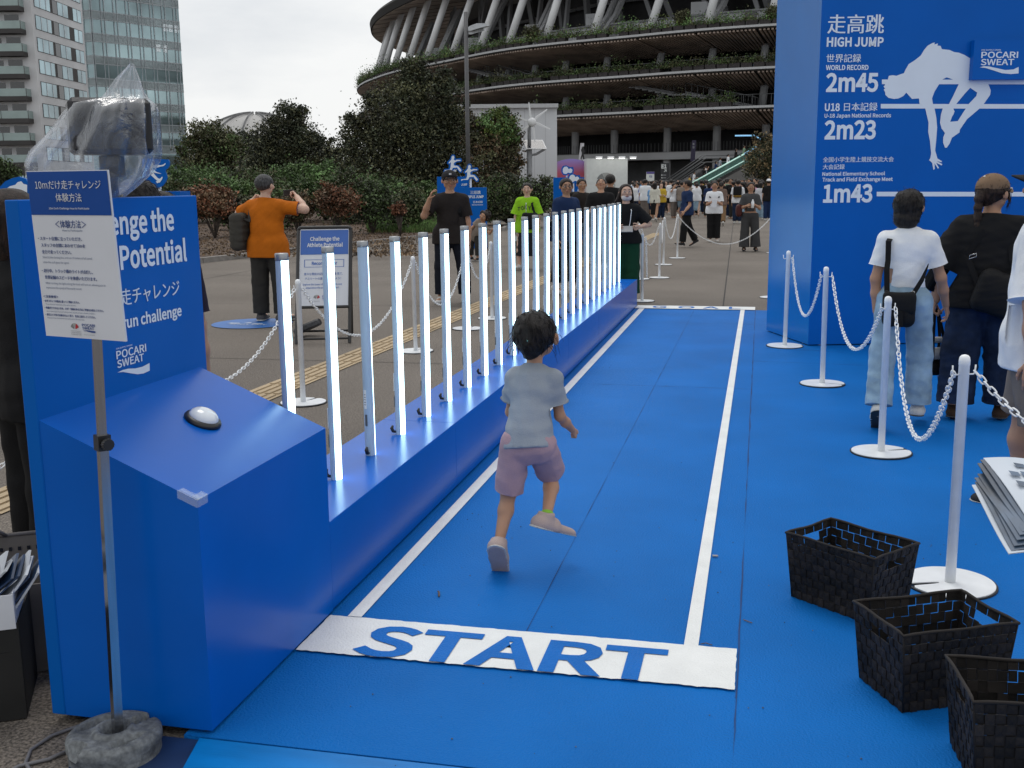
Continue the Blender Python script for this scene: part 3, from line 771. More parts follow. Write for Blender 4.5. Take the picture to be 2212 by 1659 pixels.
for r in rs:
    for k in range(nseg): a = 2 * math.pi * k / nseg; V.append((r * math.cos(a), r * math.sin(a), foot_z(r, a)))
for i in range(len(rs) - 1):
    for k in range(nseg): Fc.append((i * nseg + k, (i + 1) * nseg + k, (i + 1) * nseg + (k + 1) % nseg, i * nseg + (k + 1) % nseg))
n0 = (len(rs) - 1) * nseg
for j, (r, z) in enumerate(((RR + .001, .045), (RR - .004, .040), (RR - .004, .0))):
    for k in range(nseg):
        a = 2 * math.pi * k / nseg; d = (a - sdir + math.pi) % (2 * math.pi) - math.pi
        arch = .030 if j < 2 and (abs(d - .9) < .32 or abs(d + 1.9) < .32) else 0
        V.append((r * math.cos(a), r * math.sin(a), min(z - arch * (j == 1), foot_z(RR, a))))
    for k in range(nseg): Fc.append((n0 + j * nseg + k, n0 + (j + 1) * nseg + k, n0 + (j + 1) * nseg + (k + 1) % nseg, n0 + j * nseg + (k + 1) % nseg))
mb.add(np.array(V) + fc, Fc, CASTG, True); mb.build('foot', ss)

# ================================================================ bagged loudspeaker behind the booth wall
DF = 3.62
dc = dpt(236, 275, DF)
dv = empty('bagged_loudspeaker', (dc[0], dc[1], -.02), 'black loudspeaker on a stand, covered with a clear plastic bag tied to a point', 'loudspeaker')
CABM = mat('black speaker cabinet', (.012, .012, .016), rough=.45, var=.1, bump=.1, bscale=90)
mb = MB()
Mx = np.array([[CR[0], CR[1], 0], [CF[0], CF[1], 0], [0, 0, 1]]).T
rot = np.array([[math.cos(.42), -math.sin(.42), 0], [math.sin(.42), math.cos(.42), 0], [0, 0, 1]])
cc = dc + np.array([0, 0, .0])
mb.box(cc, (.25, .19, .175), CABM, M=rot @ Mx, ch=.014); 
mb.box(cc + rot @ Mx @ np.array([.045, -.099, 0]), (.15, .012, .15), BLACK_RUBBER, M=rot @ Mx, ch=.004)
mb.build('cabinet', dv)
mb = MB(); lo = np.array([cc[0], cc[1], -.02])
mb.tube([lo + np.array([0, 0, .25]), cc - np.array([0, 0, .085])], .016, BLACK_PLASTIC, 12)
mb.box(cc - np.array([0, 0, .125]), (.07, .05, .07), BLACK_PLASTIC, M=Mx, ch=.005)
mb.build('pole', dv)
for k in range(3):
    mb = MB(); t = 2 * math.pi * k / 3 + .4; d = np.array([math.cos(t), math.sin(t), 0]); mb.tube([lo + np.array([0, 0, .55]), lo + d * .34 + np.array([0, 0, .015])], .010, BLACK_PLASTIC, 8); mb.build('leg', dv)
# bag: sections traced by height, gathered folds in its wall
FILM = bpy.data.materials.new('clear plastic film'); FILM.use_nodes = True
nt = FILM.node_tree; nt.nodes.clear(); N = nt.nodes.new; L = nt.links.new
o_ = N('ShaderNodeOutputMaterial'); tr = N('ShaderNodeBsdfTransparent'); df = N('ShaderNodeBsdfDiffuse'); gl_ = N('ShaderNodeBsdfGlossy'); tl_ = N('ShaderNodeBsdfTranslucent')
df.inputs[0].default_value = (.75, .82, .9, 1); tl_.inputs[0].default_value = (.75, .82, .9, 1); gl_.inputs['Roughness'].default_value = .16; tr.inputs[0].default_value = (.95, .97, 1, 1)
m1 = N('ShaderNodeMixShader'); m2 = N('ShaderNodeMixShader'); m3 = N('ShaderNodeMixShader'); lw = N('ShaderNodeLayerWeight'); lw.inputs[0].default_value = .45
tcx = N('ShaderNodeTexCoord'); nz = N('ShaderNodeTexNoise'); nz.inputs['Scale'].default_value = 9; nz.inputs['Detail'].default_value = 5; nz.inputs['Distortion'].default_value = 1.2
mr = N('ShaderNodeMapRange'); mr.inputs[1].default_value = .38; mr.inputs[2].default_value = .78; mr.inputs[3].default_value = .06; mr.inputs[4].default_value = .34
bp = N('ShaderNodeBump'); bp.inputs['Strength'].default_value = .55; bp.inputs['Distance'].default_value = .03
L(tcx.outputs['Object'], nz.inputs[0]); L(nz.outputs[0], mr.inputs[0]); L(nz.outputs[0], bp.inputs['Height']); L(bp.outputs[0], gl_.inputs['Normal'])
m1.inputs[0].default_value = .45; L(df.outputs[0], m1.inputs[1]); L(tl_.outputs[0], m1.inputs[2])
L(mr.outputs[0], m2.inputs[0]); L(tr.outputs[0], m2.inputs[1]); L(m1.outputs[0], m2.inputs[2])
mr2 = N('ShaderNodeMapRange'); mr2.inputs[3].default_value = .05; mr2.inputs[4].default_value = .55
L(lw.outputs['Facing'], mr2.inputs[0]); L(mr2.outputs[0], m3.inputs[0]); L(m2.outputs[0], m3.inputs[1]); L(gl_.outputs[0], m3.inputs[2]); L(m3.outputs[0], o_.inputs[0])
secs = [(140, 281, 288, .012), (156, 266, 295, .03), (176, 250, 303, .05), (196, 236, 309, .07), (212, 224, 316, .10), (222, 196, 324, .20), (232, 158, 329, .27), (252, 146, 330, .29), (280, 128, 331, .29), (305, 100, 331, .28), (330, 72, 331, .27), (352, 62, 329, .26), (378, 64, 318, .25), (400, 80, 296, .22), (424, 120, 262, .17)]
mb = MB(); V = []; ns = 84; pk = nrng.uniform(0, 6.28, 8)
for i, (y, x0, x1, dp) in enumerate(secs):
    a, b = dpt(x0, y, DF), dpt(x1, y, DF); c = (a + b) / 2; hw = np.linalg.norm(b - a) / 2; zz = (a[2] + b[2]) / 2
    for k in range(ns):
        t = 2 * math.pi * k / ns
        w = 1 + .05 * math.sin(7 * t + pk[0] + i * .25) + .035 * math.sin(13 * t + pk[1] - i * .4) + .025 * math.sin(23 * t + pk[2] + i * .7) + rnd.uniform(-.012, .012)
        ce, se = math.cos(t), math.sin(t)
        sq = 1 / max(abs(ce) ** 2.6 + abs(se) ** 2.6, 1e-6) ** (1 / 2.6)
        p = c[:2] + CR * hw * ce * sq * (1 if abs(ce) > .93 else w) + CF * dp / 2 * se * sq * w
        V.append((p[0], p[1], zz + .006 * math.sin(5 * t + i)))
Fc = [(i * ns + k, (i + 1) * ns + k, (i + 1) * ns + (k + 1) % ns, i * ns + (k + 1) % ns) for i in range(len(secs) - 1) for k in range(ns)]
mb.add(V, Fc, FILM, True); mb.build('plastic_bag', dv)

# ================================================================ black woven baskets
WOV = mat('black woven nylon strap', (.016, .013, .0115), rough=.6, spec=.25, var=.25, vscale=4, bump=.5, bscale=420, stretch=(1, 1, 3), island=.55)
def make_basket():
    t = empty('woven_basket', (0, 0, 0), 'x', 'basket', 'black woven baskets', rot=True)
    Lx, Ly, Hh, tp = .40, .285, .262, .88            # rim size, height, taper
    sides = [((-1, -1), (1, -1)), ((1, -1), (1, 1)), ((1, 1), (-1, 1)), ((-1, 1), (-1, -1))]
    mb = MB(); rows = 8
    for si, (c0, c1) in enumerate(sides):
        n = 14 if si % 2 == 0 else 10
        nrm = np.array([c0[0] + c1[0], c0[1] + c1[1], 0], float); nrm /= np.linalg.norm(nrm)
        def P(a, b):
            s = tp + (1 - tp) * b
            c = np.array([(c0[0] * (1 - a) + c1[0] * a) * Lx / 2 * s, (c0[1] * (1 - a) + c1[1] * a) * Ly / 2 * s, Hh * b]); return c + nrm * -.010 * math.sin(math.pi * a) * math.sin(math.pi * min(1, b * 1.1))
        for j in range(rows):
            for i in range(n):
                if si % 2 == 1 and j == rows - 2 and n // 2 - 2 <= i < n // 2 + 2: continue      # hand hole
                gap = .06 if j < rows - 2 else .13
                a0, a1, b0, b1 = (i + gap * .5) / n, (i + 1 - gap * .5) / n, (j + gap * .5) / rows, (j + 1 - gap * .5) / rows
                o = .0022 if (i + j) % 2 else -.0008
                ex = (0.0, .004) if (i + j) % 2 else (.004, 0.0)
                q4 = [P(a0 - ex[0], b0 - ex[1]), P(a1 + ex[0], b0 - ex[1]), P(a1 + ex[0], b1 + ex[1]), P(a0 - ex[0], b1 + ex[1])]
                mid = [(q4[k] + q4[(k + 1) % 4]) / 2 for k in range(4)]; cen = sum(q4) / 4 + nrm * (o + .002)
                V = []
                for d in (0, -.0028):
                    V += [p + nrm * (o - .001 + d) for p in q4]
                V.append(cen)
                mb.add(V, [(0, 1, 8), (1, 2, 8), (2, 3, 8), (3, 0, 8), (7, 6, 5, 4), (0, 4, 5, 1), (1, 5, 6, 2), (2, 6, 7, 3), (3, 7, 4, 0)], WOV)
    for si in (0,):
        mb.box((0, 0, .004), (Lx * tp * .97, Ly * tp * .97, .004), WOV)
    for sx in (-1, 1):
        for sy in (-1, 1):
            mb.tube([(sx * Lx / 2 * tp * .985, sy * Ly / 2 * tp * .985, .003), (sx * Lx / 2 * .99, sy * Ly / 2 * .99, Hh)], .0035, WOV, 6)
    mb.build('woven_body', t)
    mb = MB(); rim = [(-Lx / 2, -Ly / 2), (Lx / 2, -Ly / 2), (Lx / 2, Ly / 2), (-Lx / 2, Ly / 2)]; path = []
    for k in range(4):
        a, b = np.array(rim[k]), np.array(rim[(k + 1) % 4])
        for s in np.linspace(0, 1, 12)[:-1]:
            p = a + (b - a) * s; mid = 1 - .03 * math.sin(math.pi * s); path.append((p[0] * (mid if k % 2 else 1), p[1] * (1 if k % 2 else mid), Hh + .002 * math.sin(9 * s)))
    mb.tube(path, [.0052 + .0006 * (i % 2) for i in range(len(path))], WOV, 8, closed=True); mb.build('rim', t)
    return t
bk0 = make_basket()
def bask(o, cx_, cy_, rz, label):
    o.location = (cx_, cy_, .001); o.rotation_euler = (0, 0, rz); o['label'] = label
b_l, b_b, b_r, b_f = (np.array(k) for k in ((.309, .57), (.501, .79), (.815, .529), (.624, .283)))
bask(bk0, *((b_l + b_b + b_r + b_f) / 4), math.atan2(*(b_r - b_b)[::-1]), 'black woven basket farthest from the camera, apart from the white post foot')
o = copy_tree(bk0); bask(o, .760, -.165, math.atan2(-.224 + .405, 1.003 - .631), 'black woven basket in the middle, overlapped by the one at the corner')
o = copy_tree(bk0); bask(o, .955, -.625, R(5), 'black woven basket nearest the bottom right corner, cut off by the frame')

# ================================================================ leaflet crate, grey basket and cables at the left
CRT = mat('black crate plastic', (.006, .006, .006), rough=.7, var=.2)
GRB = mat('warm grey basket plastic', (.155, .14, .128), rough=.5, var=.05)
kx = np.array([-2.13, -.87])
cd = np.array([.94, .36]); cd /= np.linalg.norm(cd)
p_r = gp(205, 1270, .30)
ck = empty('leaflet_crate', (-2.35, -1.0, -.02), 'black folding crate holding a white printed carton of leaflets', 'crate')
ca = np.array([-2.02, -.90]); cdx = np.array([-.86, -.51]); cdx /= np.linalg.norm(cdx); cdy = np.array([cdx[1], -cdx[0]])
if np.dot(cdy, np.array([0, 1])) < 0: cdy = -cdy
def K(a, b, z): q_ = ca + cdx * a + cdy * b; return np.array([q_[0], q_[1], z])
mb = MB(); W1, D1, H1 = .52, .30, .30
def wallp(p0, p1, z0, z1, th):
    d = p1 - p0; nn = np.array([-d[1], d[0], 0]); nn /= np.linalg.norm(nn); mb.prism([(*p0[:2], z0), (*p1[:2], z0), (*p1[:2], z1), (*p0[:2], z1)], nn * th, CRT)
for (a0, b0, a1, b1) in ((0, 0, W1, 0), (0, D1, W1, D1), (0, .01, 0, D1 - .01), (W1, .01, W1, D1 - .01)): wallp(K(a0, b0, 0), K(a1, b1, 0), -.015, H1, .012)
mb.add([K(0, 0, -.012), K(W1, 0, -.012), K(W1, D1, -.012), K(0, D1, -.012)], [(0, 1, 2, 3)], CRT)
mb.tube([K(.02, -.006, .21), K(W1 * .5, -.012, .20), K(W1 - .02, -.006, .21)], .006, CRT, 6)
mb.tube([K(.02, -.006, .12), K(W1 - .02, -.006, .12)], .006, CRT, 6)
mb.build('crate_body', ck)
CART = mat('white carton', (.62, .64, .68), rough=.6, var=.03)
cb = empty('leaflet_carton', tuple(K(.25, .12, .28)), 'white printed carton packed with dark leaflets in the black crate', 'carton')
mb = MB()
cf = [K(.005, -.016, .285), K(.44, -.016, .285), K(.44, -.030, .40), K(.005, -.030, .40)]
mb.prism(cf, np.array([cdy[0], cdy[1], 0]) * .004, CART)
for (a0, b0, a1, b1) in ((.005, .20, .44, .20), (.005, -.012, .005, .20), (.44, -.012, .44, .20)):
    p0, p1 = K(a0, b0, 0), K(a1, b1, 0); d = p1 - p0; nn = np.array([-d[1], d[0], 0]); nn /= np.linalg.norm(nn); mb.prism([(*p0[:2], .285), (*p1[:2], .285), (*p1[:2], .40), (*p0[:2], .40)], nn * .004, CART)
mb.add([K(.005, -.016, .287), K(.44, -.016, .287), K(.44, .20, .287), K(.005, .20, .287)], [(0, 1, 2, 3)], CART)
qc = Quad(cf[0], cf[1], cf[2], cf[3], .0025)
if np.dot(qc.n[:2], cdy) > 0: qc = Quad(cf[1], cf[0], cf[3], cf[2], .0025)
qi = Quad(qc.tr, qc.tl, qc.bl, qc.br, 0.0)
small_logo(qi, mb, .36, .52, .30, .75, NAVY); fan(qi, mb, .29, .38, .30, .28); qi.text(mb, 'TOKYO', GREYP, .25, .33, .30, .36)
mb.build('carton_body', cb)
LEAF = mat('dark leaflet print', (.012, .035, .09), rough=.35, var=.1); LEAFE = mat('leaflet paper edge', (.45, .48, .52), rough=.6, island=.3)
mb = MB()
for i in range(16):
    a = .03 + .023 * i; tilt = -.10 - .012 * i + rnd.uniform(-.01, .01)
    P0, P1 = K(a, .01, .30), K(a, .185, .30); T0, T1 = K(a + tilt, .012, .445 + rnd.uniform(-.02, .02)), K(a + tilt, .18, .455 + rnd.uniform(-.02, .02))
    off = np.array([cdx[0], cdx[1], 0]) * .008
    mb.prism([P0, P1, T1, T0], off, LEAF if i % 2 else LEAFE)
mb.build('leaflet', cb)
gb = empty('grey_basket', tuple(K(.2, .48, -.02)), 'grey plastic basket with punched holes and wire handle behind the black crate', 'basket')
mb = MB()
def wallg(a0, b0, a1, b1, z1):
    p0, p1 = K(a0, b0, 0), K(a1, b1, 0); d = p1 - p0; nn = np.array([-d[1], d[0], 0]); nn /= np.linalg.norm(nn); mb.prism([(*p0[:2], -.015), (*p1[:2], -.015), (*(p1 + nn * .0)[:2], z1), (*p0[:2], z1)], nn * .008, GRB)
wallg(-.10, .34, .45, .34, .30); wallg(-.10, .62, .45, .62, .395); wallg(-.10, .345, -.10, .62, .36); wallg(.45, .345, .45, .62, .36)
mb.add([K(-.10, .34, -.01), K(.45, .34, -.01), K(.45, .62, -.01), K(-.10, .62, -.01)], [(0, 1, 2, 3)], GRB)
mb.tube([K(-.11, .615, .397), K(.46, .615, .397)], .008, GRB, 8)
for k in range(16):
    mb.box(K(-.06 + .03 * k, .612, .345), (.010, .010, .013), DARK_GAP, M=np.array([[cdx[0], cdy[0], 0], [cdx[1], cdy[1], 0], [0, 0, 1]]))
for k in range(4): mb.box(K(.20 + .03 * k, .612, .28), (.011, .010, .05), DARK_GAP, M=np.array([[cdx[0], cdy[0], 0], [cdx[1], cdy[1], 0], [0, 0, 1]]))
mb.build('basket_body', gb)
mb = MB(); mb.tube([K(.10, .60, .40), K(.12, .58, .425), K(.15, .57, .42), K(.30, .56, .40), K(.45, .55, .385)], .0075, GRB, 8); mb.build('handle', gb)
mb = MB(); mb.prism([K(.30, .50, .30), K(.42, .50, .30), K(.42, .53, .42), K(.30, .53, .42)], np.array([cdy[0], cdy[1], 0]) * .01, mat('light blue card', (.10, .45, .65), rough=.5))
tag(mb.build('card_packet', loc=K(.36, .51, .30)), 'light blue card packet sticking out of the grey plastic basket', 'packet')
CAB = mat('grey cable sheath', (.14, .14, .15), rough=.5, var=.05)
mb = MB()
def g3(x, y, z=-.013): return gp(x, y, z)
mb.tube([g3(205, 1555), g3(165, 1570), g3(110, 1590), g3(66, 1620), g3(55, 1648), g3(70, 1672), g3(120, 1700)], .0055, CAB, 8)
mb.tube([g3(205, 1562), g3(180, 1585), g3(150, 1620), g3(105, 1640), g3(40, 1655), g3(-20, 1690)], .0055, CAB, 8)
tag(mb.build('cable', loc=g3(100, 1620)), 'grey cable looped on the paving left of the grey sign foot', 'cable')

# ================================================================ notice board (A frame)
af = empty('notice_board', tuple(gp(700, 738, -.02)), 'black framed folding notice board lettered Challenge the Athlete Potential', 'notice board')
FRM = mat('black frame coating', (.018, .017, .017), rough=.4, var=.1)
f0 = 11.2
f0 = float(np.dot(gp(700, 740)[:2] - CAM[:2], CF))
fTL, fTR = dpt(641, 491, f0 + .30), dpt(761, 493, f0 + .30)
fBL, fBR = dpt(637, 742, f0), dpt(733, 740, f0)
n_ = np.cross(fBR - fBL, fTL - fBL); n_ /= np.linalg.norm(n_)
fTR = fTL + (fBR - fBL) * np.linalg.norm(fTR - fTL) / np.linalg.norm(fBR - fBL)
wv = fBR - fBL; wv[2] = 0; W_ = .545; wv /= np.linalg.norm(wv)
wv = np.array([CR[0], CR[1], 0]) * math.cos(.1) + np.array([CF[0], CF[1], 0]) * math.sin(.1)
fBL = np.array([*dpt(640, 742, f0)[:2], -.012]); fTLp = dpt(645, 492, f0 + .42)
tv = (fTLp - fBL); Ht = np.linalg.norm(tv); tv /= Ht; W_ = np.linalg.norm(dpt(757, 493, f0 + .42) - fTLp)
fn = np.cross(wv, tv)
mb = MB()
def bar3(p, q, hw, m=FRM): mb.tube([p, q], hw, m, 6, smooth=False)
O = fBL
for a in (0, W_): bar3(O + wv * a, O + wv * a + tv * (Ht - .03), .019)
mb.tube([O + wv * .0 + tv * (Ht - .03), O + wv * .012 + tv * (Ht - .004), O + wv * .03 + tv * Ht, O + wv * (W_ - .03) + tv * Ht, O + wv * (W_ - .012) + tv * (Ht - .004), O + wv * W_ + tv * (Ht - .03)], .019, FRM, 6)
zb_ = Ht * .31
bar3(O + tv * zb_, O + wv * W_ + tv * zb_, .017); bar3(O + tv * .05, O + wv * W_ + tv * .05, .013)
mb.build('front_frame', af)
mb = MB()
q_ = Quad(O + tv * (zb_ + .015) + wv * .015, O + wv * (W_ - .015) + tv * (zb_ + .015), O + wv * (W_ - .015) + tv * (Ht - .018), O + wv * .015 + tv * (Ht - .018), 0)
if np.dot(q_.n, CAM - O) < 0: q_.n = -q_.n
mb.prism([q_.bl, q_.br, q_.tr, q_.tl], -q_.n * .012, PAPER)
def QL(l):
    r_ = Quad(q_.bl, q_.br, q_.tr, q_.tl, 0); r_.n = q_.n
    for k in ('bl', 'br', 'tr', 'tl'): setattr(r_, k, getattr(r_, k) + q_.n * l)
    return r_
HB = mat('mid blue notice print', (.035, .12, .42), rough=.35, var=.02)
qa, qb = QL(.003), QL(.006)
qa.rect(mb, HB, .02, .98, .665, .985)
qb.text(mb, 'Challenge the', PAPER, .21, .80, .845, .895, .03); qb.text(mb, 'Athlete Potential', PAPER, .15, .87, .765, .815, .03)
for r4 in ((.10, .90, .595, .600), (.10, .90, .500, .505), (.10, .112, .500, .600), (.888, .90, .500, .600)): qa.rect(mb, HB, *r4)
qa.text(mb, 'Record Tower', HB, .25, .76, .530, .572, .03)
qa.text(mb, '様々な競技の記録のタワーを見て、', HB, .10, .88, .395, .430, .008); qa.text(mb, 'アスリートの凄さを実感しよう！', HB, .12, .84, .335, .368, .008)
qa.text(mb, 'Explore the tower of sports records and', HB, .08, .86, .265, .287, .01); qa.text(mb, 'experience the power of athletes!', HB, .14, .80, .222, .244, .01)
fan(qa, mb, .36, .085, .055, 1.3); qa.text(mb, 'TOKYO 25', GREYP, .30, .42, .052, .064); small_logo(qa, mb, .47, .64, .06, .135, HB)
mb.build('panel', af)
mb = MB(); bk = -q_.n.copy(); bk[2] = 0; bk /= np.linalg.norm(bk)
h0 = O + tv * Ht * .66
e0 = O + bk * .62; e0[2] = -.012
for a in (0, W_): bar3(h0 + wv * a + bk * .03, e0 + wv * a, .016)
bar3(e0 + np.array([0, 0, .05]), e0 + wv * W_ + np.array([0, 0, .05]), .013); bar3(h0 * .45 + e0 * .55, h0 * .45 + e0 * .55 + wv * W_, .01)
bar3(O + wv * W_ + tv * Ht * .36, (h0 * .5 + e0 * .5) + wv * W_, .006)
mb.build('rear_frame', af)
# cast weight lying on the frame
wt0 = gp(665, 712, .06); wtx = empty('cast_weight', (wt0[0], wt0[1], 0), 'dark grey cast weight lying tilted on the notice board feet', 'weight')
mb = MB(); prof = [(.05, -.035), (.15, -.035), (.165, -.02), (.165, .02), (.15, .038), (.07, .04), (.05, .03)]
P = [(r, z) for r, z in prof]; nn = 32; V = []; Fc = []
for k in range(nn - 3):
    a = 2 * math.pi * (k + 1.5) / nn; V += [(r * math.cos(a), r * math.sin(a), z) for r, z in P]
m_ = len(P)
for k in range(nn - 4): Fc += [(k * m_ + i, (k + 1) * m_ + i, (k + 1) * m_ + (i + 1) % m_, k * m_ + (i + 1) % m_) for i in range(m_)]
Fc += [list(range(m_)), [(nn - 4) * m_ + i for i in range(m_)][::-1]]
tM = np.array(Matrix.Rotation(R(-24), 3, 'Y') @ Matrix.Rotation(R(20), 3, 'Z')); V = np.array(V) @ tM.T
mb.add(V + wt0 + np.array([0, 0, .03]), Fc, mat('dark cast weight', (.06, .062, .066), rough=.6, var=.2, vscale=12, bump=.4, bscale=50), False); mb.build('weight_body', wtx)

# ================================================================ sports display signs along the plaza
def runner_cut(mb, pl, pts, halo, thick, white):
    """silhouette with a blue halo cut from board; pts, halo in photo pixels"""
    P = [pl.at(*q) for q in halo]; mb.prism(P, -pl.n * thick, BLUE_PRINT)
    l2 = Pl(pl.p - pl.n * .0025, pl.n, .006); l2.poly(mb, [pts], white)
r1 = lambda x, y: ((1700 + x / 3.456) * .54, (650 + y / 3.456) * .54)
c2p = lambda x, y: ((1024 + x / 2.16) * .54, y / 2.16 * .54)
tj = empty('triple_jump_sign', tuple(gp(1020, 537, -.02)), 'blue stepped sign lettered TRIPLE JUMP with two white striding cutouts on top', 'sign')
gB = gp(1030, 537, -.02); fB = float(np.dot(gB[:2] - CAM[:2], CF)); nB = np.array([-CF[0], -CF[1], 0])
def blk(mb, x0, x1, ytop, f, th, m=BLUE_PRINT, yb=None):
    a, b = dpt(x0, ytop, f), dpt(x1, ytop, f); z1 = (a[2] + b[2]) / 2
    z0 = -.01 if yb is None else yb
    mb.prism([(a[0], a[1], z0), (b[0], b[1], z0), (b[0], b[1], z1), (a[0], a[1], z1)], np.array([CF[0], CF[1], 0]) * th, m); return z1
mb = MB(); blk(mb, *([r1(165, 0)[0], r1(600, 0)[0]]), r1(165, 195)[1], fB + 1.6, .35)
pA = Pl(W(fB + 1.6, 0, 0), nB, .006)
a = r1(522, 320); b = r1(588, 290); pA.text(mb, 'JUMP', WHITE_PRINT, r1(500, 0)[0], r1(586, 0)[0], r1(0, 320)[1], r1(0, 290)[1], .03)
mb.build('rear_panel', tj)
mb = MB(); blk(mb, r1(470, 0)[0], r1(850, 0)[0], r1(0, 345)[1], fB, .35)
pB = Pl(W(fB, 0, 0), nB, .006)
for t, x0, x1, yb, yt, bd in (('三段跳', 625, 770, 438, 390, .03), ('TRIPLE JUMP', 560, 812, 492, 456, .035), ('日本記録', 668, 798, 563, 530, .02), ('National Records', 650, 800, 592, 578, .02)):
    pB.text(mb, t, WHITE_PRINT, r1(x0, 0)[0], r1(x1, 0)[0], r1(0, yb)[1], r1(0, yt)[1], bd)
mb.build('front_panel', tj)
runner = [(1690, 1355), (1700, 1345), (1712, 1350), (1714, 1365), (1708, 1378), (1722, 1388), (1735, 1380), (1770, 1382), (1768, 1390), (1738, 1392), (1718, 1402), (1708, 1412), (1712, 1430), (1745, 1434), (1775, 1470), (1768, 1484), (1758, 1478), (1738, 1448), (1702, 1450), (1690, 1474), (1650, 1474), (1632, 1482), (1630, 1470), (1676, 1464), (1682, 1440), (1684, 1400), (1672, 1412), (1662, 1408), (1684, 1384), (1690, 1372)]
halo = [(1684, 1348), (1698, 1334), (1718, 1338), (1724, 1372), (1770, 1366), (1782, 1384), (1770, 1398), (1730, 1404), (1722, 1424), (1752, 1426), (1786, 1466), (1780, 1490), (1760, 1492), (1734, 1462), (1710, 1462), (1696, 1486), (1660, 1484), (1632, 1496), (1618, 1484), (1626, 1460), (1664, 1456), (1668, 1424), (1650, 1414), (1654, 1396), (1676, 1376)]
for (dx, dy, f) in ((0, 0, fB + 1.62), (142, 80, fB + .1)):
    mb = MB(); pp = Pl(W(f, 0, 0), nB, 0)
    runner_cut(mb, pp, [c2p(x + dx, y + dy) for x, y in runner], [c2p(x + dx, y + dy) for x, y in halo], .02, WHITE_PRINT)
    s0 = pp.at(*c2p(1712 + dx, 1490 + dy)); s1 = pp.at(*c2p(1714 + dx, 1600 + dy)); mb.box((s0 + s1) / 2 + np.array([CF[0], CF[1], 0]) * .03, (.05, .02, abs(s0[2] - s1[2]) + .2), WHITE_PRINT); mb.build('jumper_cutout', tj)
sp = empty('shot_put_sign', tuple(gd(1225, fB + .5, -.02)), 'blue sign with two white fist cutouts on top behind the man in navy shirt', 'sign')
mb = MB(); blk(mb, r1(1780, 0)[0], 1262, r1(0, 205)[1], fB + .5, .35)
pC = Pl(W(fB + .5, 0, 0), nB, .006); r2 = lambda x, y: ((2300 + x / 5.267) * .54, (650 + y / 5.267) * .54)
pC.text(mb, '砲丸投', WHITE_PRINT, r2(50, 0)[0], r2(195, 0)[0], r2(0, 625)[1], r2(0, 560)[1], .03); pC.text(mb, 'SHOT PUT', WHITE_PRINT, r2(35, 0)[0], r2(232, 0)[0], r2(0, 690)[1], r2(0, 648)[1], .035)
pC.text(mb, '世界記録', WHITE_PRINT, r2(60, 0)[0], r2(245, 0)[0], r2(0, 785)[1], r2(0, 742)[1], .03); pC.text(mb, 'WORLD RECORD', WHITE_PRINT, r2(70, 0)[0], r2(250, 0)[0], r2(0, 828)[1], r2(0, 808)[1], .03)
mb.build('panel', sp)
fist = [(1905, 90), (1925, 62), (1955, 55), (1978, 70), (1985, 92), (2010, 80), (2040, 95), (2030, 105), (2045, 112), (2030, 120), (2040, 132), (2010, 148), (1980, 140), (1950, 160), (1920, 155), (1905, 130)]
fhal = [(1885, 85), (1905, 48), (1950, 38), (1990, 55), (2005, 65), (2050, 60), (2060, 110), (2055, 145), (2015, 165), (1980, 160), (1960, 178), (1910, 175), (1885, 135)]
for (dx, dy) in ((0, 0), (92, 112)):
    mb = MB(); pp = Pl(W(fB + .6 - dx * .004, 0, 0), nB, 0); runner_cut(mb, pp, [r1(x + dx, y + dy) for x, y in fist], [r1(x + dx, y + dy) for x, y in fhal], .02, WHITE_PRINT)
    s0 = pp.at(*r1(1960 + dx, 165 + dy)); mb.box(s0 + np.array([CF[0] * .03, CF[1] * .03, -.3]), (.04, .02, .6), WHITE_PRINT); mb.build('fist_cutout', sp)
# sign behind the booth: blue block and jumper cutouts
z5 = lambda x, y: ((540 + x / 10.37) * .54, (640 + y / 10.37) * .54)
fL = 9.0
lj = empty('long_jump_sign', tuple(gd(355, fL, -.02)), 'blue sign with a leaping white cutout, half hidden behind the bagged loudspeaker', 'sign')
mb = MB(); blk(mb, 300, 388.5, z5(0, 1305)[1], fL + .25, .3)
pD = Pl(W(fL + .25, 0, 0), nB, .004)
for pg in ([(1120, 1500), (1200, 1400), (1250, 1350), (1280, 1360), (1330, 1500), (1310, 1500), (1255, 1385), (1160, 1500)], [(1340, 1370), (1400, 1350), (1440, 1390), (1490, 1500), (1465, 1500), (1400, 1380)]): pD.poly(mb, [[z5(*q) for q in pg]], WHITE_PRINT)
mb.build('panel', lj)
mb = MB(); pp = Pl(W(fL, 0, 0), nB, 0)
hal = [(300, -60), (700, -60), (1380, -20), (1430, 80), (1420, 230), (1370, 330), (1280, 390), (1255, 460), (1310, 620), (1325, 760), (1270, 900), (1150, 1060), (1000, 1150), (700, 1180), (300, 1100)]
fig = [(690, 100), (740, 130), (770, 220), (850, 205), (1080, 215), (1190, 185), (1245, 130), (1270, 135), (1265, 175), (1190, 250), (1060, 270), (930, 310), (820, 320), (700, 345), (660, 365), (770, 405), (900, 500), (1040, 545), (1105, 575), (1040, 570), (920, 550), (760, 515), (830, 620), (930, 730), (1000, 780), (1060, 760), (1110, 700), (1145, 700), (1130, 790), (1025, 940), (970, 935), (930, 970), (860, 890), (930, 870), (800, 760), (680, 650), (600, 560), (620, 450), (640, 300)]
runner_cut(mb, pp, [z5(*q) for q in fig], [z5(*q) for q in hal], .02, WHITE_PRINT)
s0 = pp.at(*z5(900, 1000)); mb.box(np.array([s0[0] + CF[0] * .03, s0[1] + CF[1] * .03, s0[2] / 2]), (.05, .02, s0[2]), WHITE_PRINT); mb.build('jumper_cutout', lj)
hj = empty('hurdle_sign', tuple(gd(15, 7.0, -.02)), 'blue sign with a white curved cutout, cut off at the left edge behind the booth', 'sign')
